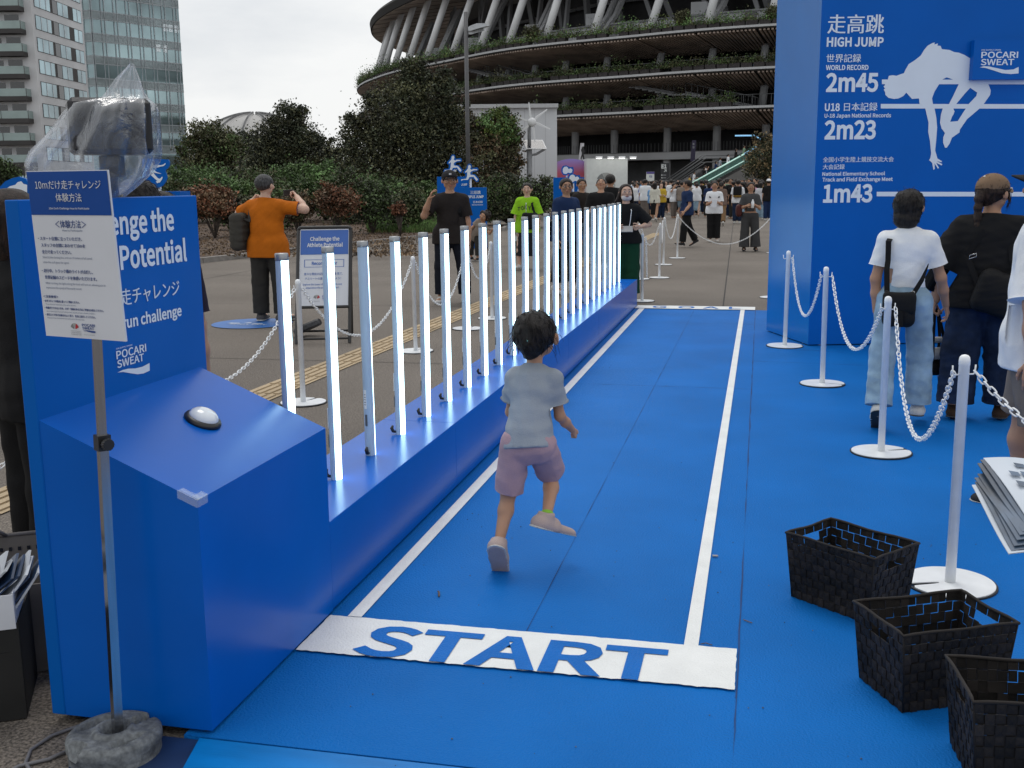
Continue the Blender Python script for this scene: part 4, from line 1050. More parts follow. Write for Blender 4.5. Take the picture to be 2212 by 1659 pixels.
mb = MB(); pp = Pl(W(7.0, 0, 0), nB, 0); z4 = lambda x, y: (x / 2.765 * .54, (620 + y / 2.765) * .54)
runner_cut(mb, pp, [z4(*q) for q in [(60, 490), (45, 440), (60, 380), (110, 345), (170, 330), (195, 300), (235, 290), (260, 320), (300, 330), (300, 420), (120, 490)]], [z4(*q) for q in [(-60, 760), (-60, 400), (0, 350), (60, 290), (140, 255), (210, 240), (280, 262), (330, 330), (330, 560), (60, 760)]], .03, WHITE_PRINT)
for (x, y) in ((20, 528),): s0 = pp.at(*z4(x, y)); mb.lathe([(.045, 0), (.045, .03), (.03, .04)], s0, BLUE_PAINT, 16, axis=nB)
s0 = pp.at(*z4(60, 700)); mb.box(np.array([s0[0] + CF[0] * .06, s0[1] + CF[1] * .06, s0[2] / 2]), (.2, .06, s0[2]), BLUE_PRINT, M=np.array([[CR[0], CF[0], 0], [CR[1], CF[1], 0], [0, 0, 1]])); mb.build('cutout', hj)

# ================================================================ small litter on the mat
TWIG = mat('dry twig', (.16, .10, .06), rough=.8, var=.2); BUTT = mat('pale scrap', (.5, .45, .4), rough=.7)
def litter(x, y, pts, m, r, label, cat, name):
    g = gp(x, y, .003); mb = MB(); mb.tube([g + np.array(p) for p in pts], r, m, 5); tag(mb.build(name, loc=g), label, cat)
litter(945, 1285, [(-.006, .03, .003), (.004, .01, .006), (.012, -.02, .003)], TWIG, .004, 'small brown curled leaf scrap lying on the blue lane near the big S', 'scrap', 'leaf_scrap')
litter(1545, 1203, [(-.012, 0, .005), (.012, .002, .005)], BUTT, .005, 'pale crumpled scrap right of the right lane line', 'scrap', 'paper_scrap')
litter(1526, 1392, [(-.02, -.005, .002), (-.002, .006, .003), (.02, -.006, .002)], TWIG, .0018, 'bent thin twig just above the right end of the START band', 'twig', 'twig')
litter(1615, 1343, [(-.016, .012, .002), (.016, -.012, .002)], TWIG, .002, 'straight thin twig right of the mat seam', 'twig', 'twig')
litter(1140, 765, [(-.02, -.02, .002), (.02, .02, .003)], TWIG, .004, 'brown leaf scrap by the left lane line', 'scrap', 'leaf_scrap')
SPK = mat('grit specks', (.10, .09, .09), rough=.9, island=.8)
mb = MB()
for i in range(260):
    x, y = rnd.uniform(-1.3, 2.6), rnd.uniform(-1.1, 9) ** 1; s = rnd.uniform(.0012, .0032)
    if rnd.random() < .4: y = rnd.uniform(-.9, 1.5)
    mb.lathe([(s, 0), (s * .9, s * .7), (s * .2, s)], (x, y, .0025), SPK, 5)
tag(mb.build('grit', loc=(0, 0, 0)), 'fine dark grit scattered over the blue mat', 'grit', kind='stuff')
# ================================================================ stadium
STG = mat('light grey stadium panel', (.36, .37, .385), rough=.6, var=.06, vscale=.3); STD = mat('dark stadium interior', (.028, .028, .031), rough=.9, var=.3, vscale=.15); STM = mat('mid grey concrete', (.15, .15, .155), rough=.8, var=.15, vscale=.3)
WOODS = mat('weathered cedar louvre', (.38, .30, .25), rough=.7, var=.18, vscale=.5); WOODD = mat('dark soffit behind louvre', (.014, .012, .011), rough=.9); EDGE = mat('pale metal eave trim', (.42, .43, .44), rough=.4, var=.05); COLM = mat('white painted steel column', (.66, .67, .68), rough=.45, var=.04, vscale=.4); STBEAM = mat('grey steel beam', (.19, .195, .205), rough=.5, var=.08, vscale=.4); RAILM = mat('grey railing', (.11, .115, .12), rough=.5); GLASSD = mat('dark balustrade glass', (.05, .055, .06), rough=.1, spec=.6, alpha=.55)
PLB = mat('brown planter box', (.035, .030, .030), rough=.7, var=.2)
ctrl = [(96, 92), (104, 62), (110, 42), (115.2, 27), (119, 19), (123.5, 13), (127.2, 7.2), (132.8, .3), (140.2, -4.9), (147.2, -9.0), (156, -15.2), (169, -20.8), (179.6, -24.2), (192, -26.2), (206, -26.0), (222, -22.5), (240, -15), (258, -2)]
def spline(P, n=10):
    P = np.array(P, float); P = np.vstack([2 * P[0] - P[1], P, 2 * P[-1] - P[-2]]); o = []
    for i in range(1, len(P) - 2):
        for t in np.linspace(0, 1, n, endpoint=False): o.append(.5 * (2 * P[i] + (P[i + 1] - P[i - 1]) * t + (2 * P[i - 1] - 5 * P[i] + 4 * P[i + 1] - P[i + 2]) * t * t + (3 * P[i] - P[i - 1] - 3 * P[i + 1] + P[i + 2]) * t ** 3))
    o.append(P[-2]); return np.array(o)
pc_ = spline(ctrl); 
for _ in range(30): pc_[1:-1] = pc_[1:-1] * .5 + (pc_[2:] + pc_[:-2]) * .25
sl_ = np.concatenate([[0], np.cumsum(np.linalg.norm(np.diff(pc_, axis=0), axis=1))])
def pat(s_, o=0.0, z=0.0):
    """point on the stadium plan: arc length s (from the right), o metres inward, height z"""
    p = np.array([np.interp(s_, sl_, pc_[:, k]) for k in (0, 1)]); q = np.array([np.interp(s_ + .8, sl_, pc_[:, k]) - np.interp(s_ - .8, sl_, pc_[:, k]) for k in (0, 1)]); t = q / np.linalg.norm(q); n = np.array([-t[1], t[0]])
    if n @ (np.array([175, 40]) - p) < 0: n = -n
    p = p + n * o; return W(p[0], p[1], z)
STOT = sl_[-1]
stad = empty('stadium', tuple(pat(STOT * .4, 30, 0)), 'huge oval stadium with stacked timber eaves, planted edges and slanting white columns', 'stadium')
def ring(mb, prof, m, s0=0, s1=None, ds=1.6, closed=True, smooth=False):
    s1 = STOT if s1 is None else s1; n = int((s1 - s0) / ds) + 1; k = len(prof); V = []
    for i in range(n + 1):
        s_ = s0 + (s1 - s0) * i / n
        for o, z in prof: V.append(pat(s_, o, z))
    Fc = []
    for i in range(n):
        for j in range(k if closed else k - 1): j2 = (j + 1) % k; Fc.append((i * k + j, i * k + j2, (i + 1) * k + j2, (i + 1) * k + j))
    if closed: Fc += [tuple(range(k))[::-1], tuple(n * k + j for j in range(k))]
    mb.add(V, Fc, m, smooth)
TIERS = [(9.1, 11.0, 1.45), (13.0, 9.0, 1.25), (17.2, 9.0, 1.15)]
S_L = 128.0     # beyond this arc length the soffit boards are plain
def slats(mb, s0, s1, o0, z0, o1, z1, step, m, w=.22, dp=.16):
    s_ = s0
    while s_ < s1:
        a, b = pat(s_, o0, z0), pat(s_, o1, z1); a2, b2 = pat(s_ + w, o0, z0), pat(s_ + w, o1, z1); d = np.array([0, 0, -dp])
        mb.add([a, a2, b2, b, a + d, a2 + d, b2 + d, b + d], [(4, 5, 6, 7), (0, 1, 5, 4), (1, 2, 6, 5), (2, 3, 7, 6), (3, 0, 4, 7)], m)
        s_ += step
        if int(s_ / 6.9) != int((s_ - step) / 6.9): s_ += .22
def planting(mb, s0, s1, z, hmin, hmax, m, dens, seed, omin=.5, omax=1.5):
    r_ = np.random.default_rng(seed); n = int((s1 - s0) * dens); P = []
    s_ = s0
    while s_ < s1:
        hh = r_.uniform(hmin, hmax) * (1.7 if r_.random() < .14 else 1); w = r_.uniform(.35, .9)
        k = int(dens * w * (hh + .4) * 1.4); c = pat(s_, r_.uniform(omin, omax), z)
        P.append(c + np.stack([r_.normal(0, w * .5, k), r_.normal(0, w * .5, k), np.abs(r_.normal(0, hh * .45, k)) + .1], 1)); s_ += w * r_.uniform(.5, 1.15)
    P = np.vstack(P); leaves(mb, P, .10, m, r_)
def leaves(mb, P, size, m, r_, aspect=.55, up=.3):
    n = len(P); a = r_.normal(size=(n, 3)); a /= np.linalg.norm(a, axis=1)[:, None]; b = np.cross(a, r_.normal(size=(n, 3))); b /= np.linalg.norm(b, axis=1)[:, None]
    s_ = size * r_.uniform(.6, 1.4, n)[:, None]; V = np.stack([P - a * s_, P + b * s_ * aspect, P + a * s_, P - b * s_ * aspect], 1).reshape(-1, 3)
    i = np.arange(n)[:, None] * 4 + np.arange(4); mb.add(V, i.tolist(), m)
def planters(spans, z0_, step):
    rest = MB(); k = 0
    for a, b in spans:
        s_ = a
        while s_ < b:
            if rnd.random() < .88:
                mb = MB() if 25 < s_ < 75 and k < 33 else rest
                mb.add([pat(s_ + u, v, z0_ + w) for w, e in ((0, 0), (.5, .05)) for u, v in ((0, .55 - e), (1.15, .55 - e), (1.15, 1.25 + e), (0, 1.25 + e))], [(0, 1, 5, 4), (1, 2, 6, 5), (2, 3, 7, 6), (3, 0, 4, 7), (4, 5, 6, 7)], PLB)
                if mb is not rest: mb.build('planter_box', stad); k += 1
            s_ += step
    o = rest.build('planter_boxes', stad); o['kind'] = 'stuff'
LF = {k: mat('foliage ' + k, c, rough=.6, var=.35, vscale=v, island=.6, spec=.3) for k, c, v in (('dark', (.034, .042, .024), .5), ('mid', (.062, .098, .034), .6), ('fresh', (.095, .165, .058), .7), ('yellow', (.13, .175, .045), .8), ('olive', (.078, .080, .040), .7), ('rust', (.17, .075, .042), .9), ('brown', (.13, .088, .052), .9), ('grass', (.10, .17, .05), 1.0), ('straw', (.25, .185, .10), 1.0))}
for ti, (z, wd, dr) in enumerate(TIERS):
    mb = MB()
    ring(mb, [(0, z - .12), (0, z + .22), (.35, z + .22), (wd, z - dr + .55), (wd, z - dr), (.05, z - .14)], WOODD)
    ring(mb, [(-.06, z + .02), (-.06, z + .24), (.06, z + .24), (.06, z + .02)], EDGE)
    sA = 18 if ti == 0 else 8
    slats(mb, sA, 112 if ti < 2 else 122, .15, z - .15, wd - .3, z - dr - .02, .42, WOODS)
    # plain boarded run towards the far end
    ring(mb, [(.10, z - .17), (.10, z - .155), (wd - .2, z - dr - .03), (wd - .2, z - dr - .045)], WOODS, 112 if ti < 2 else 122, STOT)
    mb.build('eave', stad)
    mb = MB(); ring(mb, [(.3, z + .26), (.3, z + .30), (26, z + .30), (26, z + .26)], STM); mb.build('deck', stad)
    if ti < 2:
        spans = {0: [(28, 66), (72, 150)], 1: [(8, 45), (66, 150)]}[ti]; z0_ = z + .3
        planters(spans, z0_, 1.3)
        mb = MB()
        for a, b in spans: planting(mb, a, b, z0_ + .35, .4, 1.1, LF['olive'], 60, 11 + ti); planting(mb, a, b, z0_ + .35, .4, 1.1, LF['mid'], 60, 31 + ti)
        o = mb.build('planting', stad); o['kind'] = 'stuff'
        mb = MB(); s_ = 8.0
        while s_ < 150: mb.tube([pat(s_, 2.0, z0_), pat(s_, 2.0, z0_ + 1.25)], .035, RAILM, 4); s_ += 1.0
        mb.tube([pat(s_, 2.0, z0_ + 1.25) for s_ in np.arange(8, 152, 2.0)], .035, RAILM, 5); mb.build('railing', stad)
    else:
        planters([(6, STOT - 30)], z + .3, 1.35)
        mb = MB(); planting(mb, 6, STOT - 25, z + .6, .5, 1.4, LF['fresh'], 55, 51); planting(mb, 6, STOT - 25, z + .6, .4, 1.1, LF['olive'], 45, 52); planting(mb, 6, STOT - 25, z + .6, .4, 1.2, LF['yellow'], 22, 54); planting(mb, 120, STOT - 40, z + .6, .7, 1.6, LF['mid'], 40, 53); o = mb.build('planting', stad); o['kind'] = 'stuff'
# inner walls and floors
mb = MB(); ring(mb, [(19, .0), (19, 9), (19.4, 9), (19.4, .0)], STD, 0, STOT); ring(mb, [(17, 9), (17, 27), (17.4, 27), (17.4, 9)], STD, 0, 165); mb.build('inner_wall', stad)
mb = MB(); ring(mb, [(7.5, 4.2), (7.5, 5.0), (18, 5.0), (18, 4.2)], STG, 40, 130); ring(mb, [(7.45, 5.0), (7.45, 5.08), (7.6, 5.08), (7.6, 5.0)], STM, 40, 130); mb.build('mezzanine', stad)
mb = MB(); ring(mb, [(12, 0), (12, 4.1), (12.2, 4.1), (12.2, 0)], mat('grey tiled base wall', (.06, .062, .066), rough=.8, var=.15, vscale=.6), 30, 120); ring(mb, [(11, 5.0), (11, 6.0), (11.2, 6.0), (11.2, 5.0)], STM, 36, 66)
s_ = 66.0
while s_ < 150: mb.tube([pat(s_, 7.7, 5.0), pat(s_, 7.7, 6.1)], .03, RAILM, 4); s_ += .45
mb.build('base_wall', stad)
mb = MB(); ring(mb, [(8.2, 17.5), (8.2, 20.0), (8.5, 20.0), (8.5, 17.5)], STG, 4, 170)
for s_ in np.arange(6, 170, 9.3): mb.add([pat(s_, 8.16, 17.6), pat(s_ + 1.6, 8.16, 17.6), pat(s_ + 1.6, 8.16, 19.9), pat(s_, 8.16, 19.9)], [(0, 1, 2, 3)], STM)
ring(mb, [(8.0, 20.0), (8.0, 20.18), (8.6, 20.18), (8.6, 20.0)], STBEAM, 4, 170); mb.build('parapet', stad)
# round columns under each eave and the slanting tubes that carry the roof
DS = 6.9
for k in range(18):
    s_ = 28.2 + DS * k * 1.0
    for z0_, z1_, o0, o1, r in ((0, 8.4, 8.6, 8.6, .46), (9.4, 12.4, 6.6, 7.0, .44), (13.3, 16.6, 6.4, 7.0, .42)):
        if s_ > 120 and z0_ < 5: continue
        mb = MB(); mb.tube([pat(s_ + (o1 - o0) * .5, o0, z0_), pat(s_, o1, z1_)], r, STG, 14); mb.build('round_column', stad)
for k in range(26):
    s_ = 18.5 + 7.15 * k
    if s_ > STOT - 12: break
    mb = MB(); a = pat(s_, 2.4, 17.4); b = pat(s_ - 1.9, 2.4 + 3.7, 28.6); mb.tube([a, b], .46, COLM, 14); mb.build('slanted_column', stad)
    mb = MB()
    if s_ < 150:
        mb.tube([pat(s_ + .5, 13, 28), pat(s_ - 4.8, 8.6, 19.8)], .33, STBEAM, 4, smooth=False); mb.tube([pat(s_ - 1.5, 14, 28), pat(s_ - 5.5, 12.5, 19.8)], .42, STBEAM, 4, smooth=False)
        mb.tube([pat(s_ - 3, 16, 24), pat(s_ + 4, 16, 24)], .22, STBEAM, 4, smooth=False)
        if k % 2 == 0:
            for dx in (0, 1.2): mb.tube([pat(s_ + 2 + dx, 7.9, 17.8), pat(s_ + 1.6 + dx, 7.9, 19.2), pat(s_ + .3 + dx, 8.6, 21), pat(s_ - 1.2 + dx, 11, 26.5)], .42, mat('grey duct', (.24, .245, .255), rough=.4, metal=.3, var=.1), 6, smooth=False)
            c = pat(s_ + 4.2, 9.2, 20.9); mb.box(c, (1.9, 1.4, 1.4), STG, ch=.05)
        mb.build('roof_brace', stad)
mb = MB(); RI = 2.6
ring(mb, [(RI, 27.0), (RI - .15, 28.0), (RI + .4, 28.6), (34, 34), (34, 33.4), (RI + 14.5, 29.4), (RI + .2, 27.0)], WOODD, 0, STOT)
ring(mb, [(RI + .25, 26.9), (RI + .25, 26.96), (RI + 14, 29.3), (RI + 14, 29.24)], WOODS, 96, STOT)
slats(mb, 8, 97, RI + .3, 27.0, RI + 14, 29.3, .42, WOODS)
for s_ in np.arange(97, STOT, 5.2): mb.tube([pat(s_, RI + .3, 26.93), pat(s_, RI + 13.8, 29.2)], .06, WOODD, 4, smooth=False)
mb.build('roof', stad)
mb = MB()
for (x, y, z, st_) in ((1265, 246, 0, .9),): pass
GLOW = mat('blue lit handrail', (.3, .6, .9), rough=.3, emit=(.25, .6, 1.0), estr=.45); WARM = mat('warm lamp', (1, .7, .2), rough=.4, emit=(1.0, .62, .12), estr=7)
for s_, o, z in ((73, 2.6, 13.9), (33, 2.6, 10.0)): mb.tube([pat(s_, o, z), pat(s_ - 2.2, o, z + .05), pat(s_ - 4.0, o, z - .55)], .07, GLOW, 6)
mb.build('handrail_light', stad)
mb = MB()
for dx in (-.5, .5): mb.lathe([(.1, -.12), (.16, 0), (.1, .12)], pat(50 + dx, 5.5, 15.0), WARM, 10)
mb.build('warm_lamp', stad)
# stairs tucked under the eaves
def stair(mb, s0, z0, s1, z1, o, w):
    mb = MB(); n = int(abs(z1 - z0) / .18)
    for i in range(n):
        t = i / n; s_ = s0 + (s1 - s0) * t; z = z0 + (z1 - z0) * t; ds_ = (s1 - s0) / n
        a, b, c, d = pat(s_, o, z), pat(s_ + ds_, o, z), pat(s_ + ds_, o + w, z), pat(s_, o + w, z); mb.add([a, b, c, d] + [q - np.array([0, 0, .30]) for q in (a, b, c, d)], [(0, 1, 2, 3), (7, 6, 5, 4), (0, 4, 5, 1), (2, 6, 7, 3), (0, 3, 7, 4), (1, 5, 6, 2)], STBEAM)
    for oo in (o, o + w):
        mb.tube([pat(s0, oo, z0 + 1.1), pat(s1, oo, z1 + 1.1)], .05, RAILM, 5); mb.tube([pat(s0, oo, z0 + .1), pat(s1, oo, z1 + .1)], .12, STBEAM, 4, smooth=False)
        for i in range(12): t = i / 11; mb.tube([pat(s0 + (s1 - s0) * t, oo, z0 + (z1 - z0) * t), pat(s0 + (s1 - s0) * t, oo, z0 + (z1 - z0) * t + 1.1)], .03, RAILM, 4)
    mb.build('stair_flight', stad)
stair(mb, 88, 13.0, 80, 11.2, 3.4, 1.8); stair(mb, 78.5, 11.2, 70, 9.4, 3.4, 1.8); mb = MB(); ring(mb, [(3.4, 11.0), (3.4, 11.2), (5.2, 11.2), (5.2, 11.0)], STBEAM, 78.3, 80.2); mb.build('stair_landing', stad)
stair(mb, 118, 17.0, 110, 15.2, 3.4, 1.8); stair(mb, 108, 15.2, 100, 13.4, 3.4, 1.8); stair(mb, 30, 8.6, 20, 5.4, 4.0, 1.8)

# ---- escalator up to the concourse
ESC = empty('escalator', tuple(W(101, 20, 0)), 'long outdoor escalator with lit glass balustrade rising to the stadium deck', 'escalator')
EF = 101.0
e0 = dpt(1470, 408, EF); e1 = dpt(1662, 304, EF); e0[2] = .9
ESIDE = mat('grey escalator cladding', (.115, .112, .108), rough=.6, var=.06, vscale=.3); GREENG = mat('green tinted balustrade glass', (.05, .16, .13), rough=.1, spec=.5, alpha=.6); LITR = mat('pale lit rail', (.6, .9, .8), rough=.3, emit=(.62, .95, .82), estr=.22)
fvec = np.array([CF[0], CF[1], 0]); rvec = np.array([CR[0], CR[1], 0])
p0 = e0 - np.array([0, 0, .9]); p1 = e1 - np.array([0, 0, .9]); p2 = p1 + rvec * 9
mb = MB()
for off in (0, 3.2):
    o = fvec * off
    q0 = p0 + o + rvec * 3.2; q0[2] = p0[2] + .05
    mb.prism([p0 + o, p1 + o, p2 + o, p2 + o - np.array([0, 0, 1.3]), p1 + o - np.array([0, 0, 1.5]) + rvec * 1.0, np.array([*(p0 + o + rvec * 3.4)[:2], 0]), np.array([*(p0 + o)[:2], 0])], fvec * .25, ESIDE)
mb.prism([p0, p1, p2, p2 - np.array([0, 0, .3]), p1 - np.array([0, 0, .3]), p0 - np.array([0, 0, .3])], fvec * 3.2, mat('escalator treads', (.05, .05, .05), rough=.6))
mb.build('truss', ESC)
mb = MB()
for off in (0.1, 1.6, 3.3): o = fvec * off; mb.prism([p0 + o, p1 + o, p2 + o, p2 + o + np.array([0, 0, .92]), p1 + o + np.array([0, 0, .92]), p0 + o + np.array([0, 0, .92])], fvec * .02, GREENG)
mb.build('balustrade', ESC)
mb = MB(); up9 = np.array([0, 0, .95]); pm = p0 * .28 + p1 * .72
mb.tube([p0 + up9, pm + up9], .07, LITR, 6); mb.tube([p0 + up9 * .35 + fvec * -.02, pm + up9 * .35 + fvec * -.02], .05, LITR, 5); mb.build('lit_handrail', ESC)
mb = MB(); mb.tube([pm + up9, p1 * .9 + pm * .1 + up9, p1 + up9 + rvec * .6 + np.array([0, 0, .1]), p2 + up9], .09, GLOW, 6)
mb.tube([W(106, 21.6, 5.9), W(106, 23.4, 5.9), W(106, 25.2, 4.9)], .08, GLOW, 6); mb.build('blue_handrail', ESC)
# stair beside it
mb = MB(); sA, sB = dpt(1430, 408, 105), dpt(1520, 362, 105); sA[2] = .3
for i in range(22):
    t = i / 22; c = sA + (sB - sA) * t; mb.box((c[0], c[1], c[2] / 2), (.45, 2.4, max(c[2], .1)), STM, M=np.array([rvec, fvec, [0, 0, 1]]).T)
for off in (-1.2, 1.2):
    for dz in (.5, .85, 1.15): mb.tube([sA + fvec * off + np.array([0, 0, dz]), sB + fvec * off + np.array([0, 0, dz]), sB + fvec * off + rvec * 6 + np.array([0, 0, dz])], .035, RAILM, 5)
tag(mb.build('stair_flight', loc=sA), 'grey stair flight with tube rails left of the escalator foot', 'stairs')

# ---- signs and booths on the far plaza
def far_box(name, x0, x1, ytop, f, th, m, label, cat, zb=0.0):
    a, b = dpt(x0, ytop, f), dpt(x1, ytop, f); z1 = (a[2] + b[2]) / 2; c = (a + b) / 2
    t = empty(name, (c[0], c[1], zb), label, cat); mb = MB(); mb.prism([(a[0], a[1], zb), (b[0], b[1], zb), (b[0], b[1], z1), (a[0], a[1], z1)], fvec * th, m); return t, mb, Pl(W(f, 0, 0), -fvec, .02), z1
LITW = mat('white banner wall', (.62, .65, .64), rough=.5, var=.02)
wb, mb, plw, z1 = far_box('white_promotion_booth', 1267, 1356, 342, 62, 3.0, LITW, 'white promotion booth with three small lamps on top and a fan emblem', 'booth')
class FQ:
    def __init__(s, pl): s.pl = pl
    def poly(s, mb, pts, m, lift=0): s.pl.poly(mb, [pts], m)
class FanPx:
    """emblem laid out in photo pixels (y down)"""
    def __init__(s, pl): s.pl = pl
    def poly(s, mb, pts, m, lift=0): s.pl.poly(mb, [[(a, -b) for a, b in pts]], m)
fan(FanPx(plw), mb, 1309, -394, 21, 1.0)
for t, x0, x1, yb, yt in (('WORLD ATHLETICS', 1290, 1329, 396, 392), ('CHAMPIONSHIPS', 1290, 1329, 401, 397.5), ('TOKYO 25', 1290, 1329, 407, 402.5)): plw.text(mb, t, GREYP, x0, x1, yb, yt, .02)
plw.text(mb, 'asics', mat('navy sponsor print', (.01, .015, .04), rough=.5), 1292, 1328, 418, 411, .05)
mb.build('wall', wb)
LMP = mat('white lit lamp', (1, 1, 1), rough=.4, emit=(1, .98, .92), estr=5)
for x in (1293, 1318, 1342, 1366):
    mb = MB(); c = plw.at(x, 342) - fvec * .35; mb.box(c + np.array([0, 0, .05]), (.38, .22, .10), WHITE_PLASTIC, M=np.array([rvec, fvec, [0, 0, 1]]).T, ch=.02); mb.box(c + np.array([0, 0, -.012]), (.30, .14, .02), LMP, M=np.array([rvec, fvec, [0, 0, 1]]).T); mb.tube([c + np.array([0, 0, .05]), c + fvec * .4 + np.array([0, 0, .02])], .02, RAILM, 5); mb.build('lamp', wb)
PURP = bpy.data.materials.new('purple red gradient print'); PURP.use_nodes = True; nt = PURP.node_tree; b_ = nt.nodes['Principled BSDF']; b_.inputs['Roughness'].default_value = .35
tcg = nt.nodes.new('ShaderNodeTexCoord'); sxyz = nt.nodes.new('ShaderNodeSeparateXYZ'); rg = nt.nodes.new('ShaderNodeValToRGB'); nt.links.new(tcg.outputs['Generated'], sxyz.inputs[0]); nt.links.new(sxyz.outputs[2], rg.inputs[0]); nt.links.new(rg.outputs[0], b_.inputs['Base Color'])
rg.color_ramp.elements[0].color = (.45, .07, .12, 1); rg.color_ramp.elements[0].position = .72; rg.color_ramp.elements[1].color = (.30, .22, .58, 1); rg.color_ramp.elements[1].position = .98
pb_ = empty('gradient_display', tuple(gd(1235, 64)), 'purple to red display wall with rounded top behind the shot put sign', 'display')
mb = MB(); pgp = Pl(W(64, 0, 0), -fvec, 0); arc_ = [pgp.at(1204 + 61 * t, 352 - 9 * math.sin(math.pi * (t * .8 + .1))) for t in np.linspace(0, 1, 12)]
a, b = arc_[0].copy(), arc_[-1].copy(); a[2] = b[2] = 0; mb.prism([a, b] + arc_[::-1], fvec * .6, PURP); mb.build('wall', pb_)
# E1 sign
ES = Pl(pat(45, 11.9, 2), -fvec, 0); e1m = MB()
plE = Pl(W(118, 0, 0), -fvec, .02); a, b = plE.at(1428, 352), plE.at(1446, 352); c, d = plE.at(1446, 400), plE.at(1428, 400)
esn = empty('gate_sign', (c[0], c[1], 0), 'dark wayfinding sign lettered E1 with a white arrow at the stadium foot', 'sign')
e1m.prism([d, c, b, a], fvec * .3, mat('charcoal sign face', (.025, .026, .03), rough=.5)); plE2 = Pl(W(118, 0, 0), -fvec, .06)
plE2.text(e1m, 'E1', LITW, 1428.5, 1440, 363.5, 355, .06)
plE2.poly(e1m, [[(1434, 371), (1437.5, 367.3), (1435, 367.3), (1435, 366), (1440, 366), (1440, 371), (1438.6, 371), (1438.6, 368.4), (1435, 372)]], LITW)
for y in (377, 383, 389): plE2.poly(e1m, [[(1428.5, y + 2.4), (1431, y + 2.4), (1431, y), (1428.5, y)]], LITW); plE2.poly(e1m, [[(1432, y + 1.8), (1439, y + 1.8), (1439, y + .6), (1432, y + .6)]], STG)
e1m.build('sign_panel', esn); mb = MB(); mb.box(((a + c) / 2) * np.array([1, 1, 0]) + np.array([0, 0, .8]) + fvec * .15, (.3, .2, 1.7), STD); mb.build('post', esn)
# gate notice on legs
gn, mb, pln, z1 = far_box('gate_notice', 1396.5, 1413.5, 371, 98, .15, LITW, 'white notice board with purple header standing in the crowd', 'notice board', zb=1.35)
pln.poly(mb, [[(1396.6, 375.5), (1413.4, 375.5), (1413.4, 371.2), (1396.6, 371.2)]], mat('purple header', (.08, .06, .25), rough=.5)); pln.text(mb, 'E1', NAVY, 1403, 1409, 383, 379, .03); mb.build('panel', gn)
for x in (1398, 1412): mb = MB(); q_ = gd(x, 98.1); mb.tube([q_, q_ + np.array([0, 0, 1.5])], .04, RAILM, 5); mb.build('leg', gn)
# hanging banners on columns
BAN = mat('dark purple banner', (.022, .018, .045), rough=.7); 
def banner(x0, x1, y0, y1, f, m, txt, label):
    pl = Pl(W(f, 0, 0), -fvec, 0); P = [pl.at(x0, y1), pl.at(x1 - 3, y1 + 1), pl.at(x1, y0), pl.at(x0 + 4, y0)]; mb = MB(); mb.prism(P, fvec * .03, m); p2 = Pl(W(f, 0, 0), -fvec, .03)
    for i, t in enumerate(txt): p2.text(mb, t, STG if m is BAN else BLACKT_, x0 + 5, x1 - 4, y0 + 10 + 7 * i, y0 + 6 + 7 * i, .02)
    if m is not BAN: p2.poly(mb, [[(x0 + 8, y0 + 8), (x0 + 11, y0 + 7), (x0 + 12, y0 + 14), (x0 + 14, y0 + 18), (x0 + 11, y0 + 24), (x0 + 13, y0 + 38), (x0 + 10, y0 + 38), (x0 + 8, y0 + 28), (x0 + 6, y0 + 36), (x0 + 4, y0 + 34), (x0 + 7, y0 + 22), (x0 + 5, y0 + 15)]], BLACKT_)
    tag(mb.build('banner', loc=P[0]), label, 'banner')
BLACKT_ = mat('black print', (.012, .012, .014), rough=.6)
banner(1491, 1504, 303, 348, 112, BAN, ['TOKYO', '2025'], 'dark purple hanging banner on the stadium column near the escalator')
banner(1250, 1262, 309, 345, 112, mat('pale banner', (.50, .50, .53), rough=.6), [], 'pale hanging banner with a dark runner figure on a stadium column')

# ================================================================ utility building, lamps
ub = empty('utility_building', tuple(gd(1097, 71)), 'plain white windowless service building with a louvre panel, in front of the stadium', 'building')
UBW = mat('white coated panel', (.56, .58, .60), rough=.5, var=.025, vscale=.6); mb = MB()
a, b = dpt(989, 232, 70), dpt(1203, 232, 70); zt = (a[2] + b[2]) / 2; a[2] = b[2] = -.02
mb.prism([a, b, b + np.array([0, 0, zt]), a + np.array([0, 0, zt])], fvec * 9, UBW)
plu = Pl(W(70, 0, 0), -fvec, .008)
for x in (1030, 1048, 1068, 1090, 1112, 1133, 1154, 1178): plu.poly(mb, [[(x, 470), (x + .5, 470), (x + .5, 233), (x, 233)]], STG)
mb.build('walls', ub)
mb = MB(); a2, b2 = dpt(986, 223, 69.7), dpt(1206, 226, 69.7); z2 = (a2[2] + b2[2]) / 2; 
mb.prism([(a2[0], a2[1], zt - .05), (b2[0], b2[1], zt - .05), (b2[0], b2[1], z2), (a2[0], a2[1], z2)], fvec * 9.6, mat('pale roof edge', (.44, .45, .46), rough=.5, var=.03)); mb.build('roof_edge', ub)
mb = MB(); pll = Pl(W(70, 0, 0), -fvec, .03)
for i in range(38):
    y = 281 + i * 2.4; pll.poly(mb, [[(1102, y + 1.5), (1121, y + 1.5), (1121, y), (1102, y)]], STBEAM)
mb.build('louvre', ub)
sl_b = gd(1012, 42.0)
lamp = empty('street_lamp', tuple(sl_b), 'tall grey street lamp with two flat heads beside the trees', 'street lamp'); LPM = mat('dark grey lamp paint', (.085, .085, .09), rough=.45, var=.05)
mb = MB(); topz = hgt(sl_b, 1010, 26); mb.tube([sl_b, sl_b + np.array([0, 0, topz])], [.088, .072], LPM, 14); mb.lathe([(.16, 0), (.16, .03), (.09, .05)], sl_b, LPM, 14); mb.build('pole', lamp)
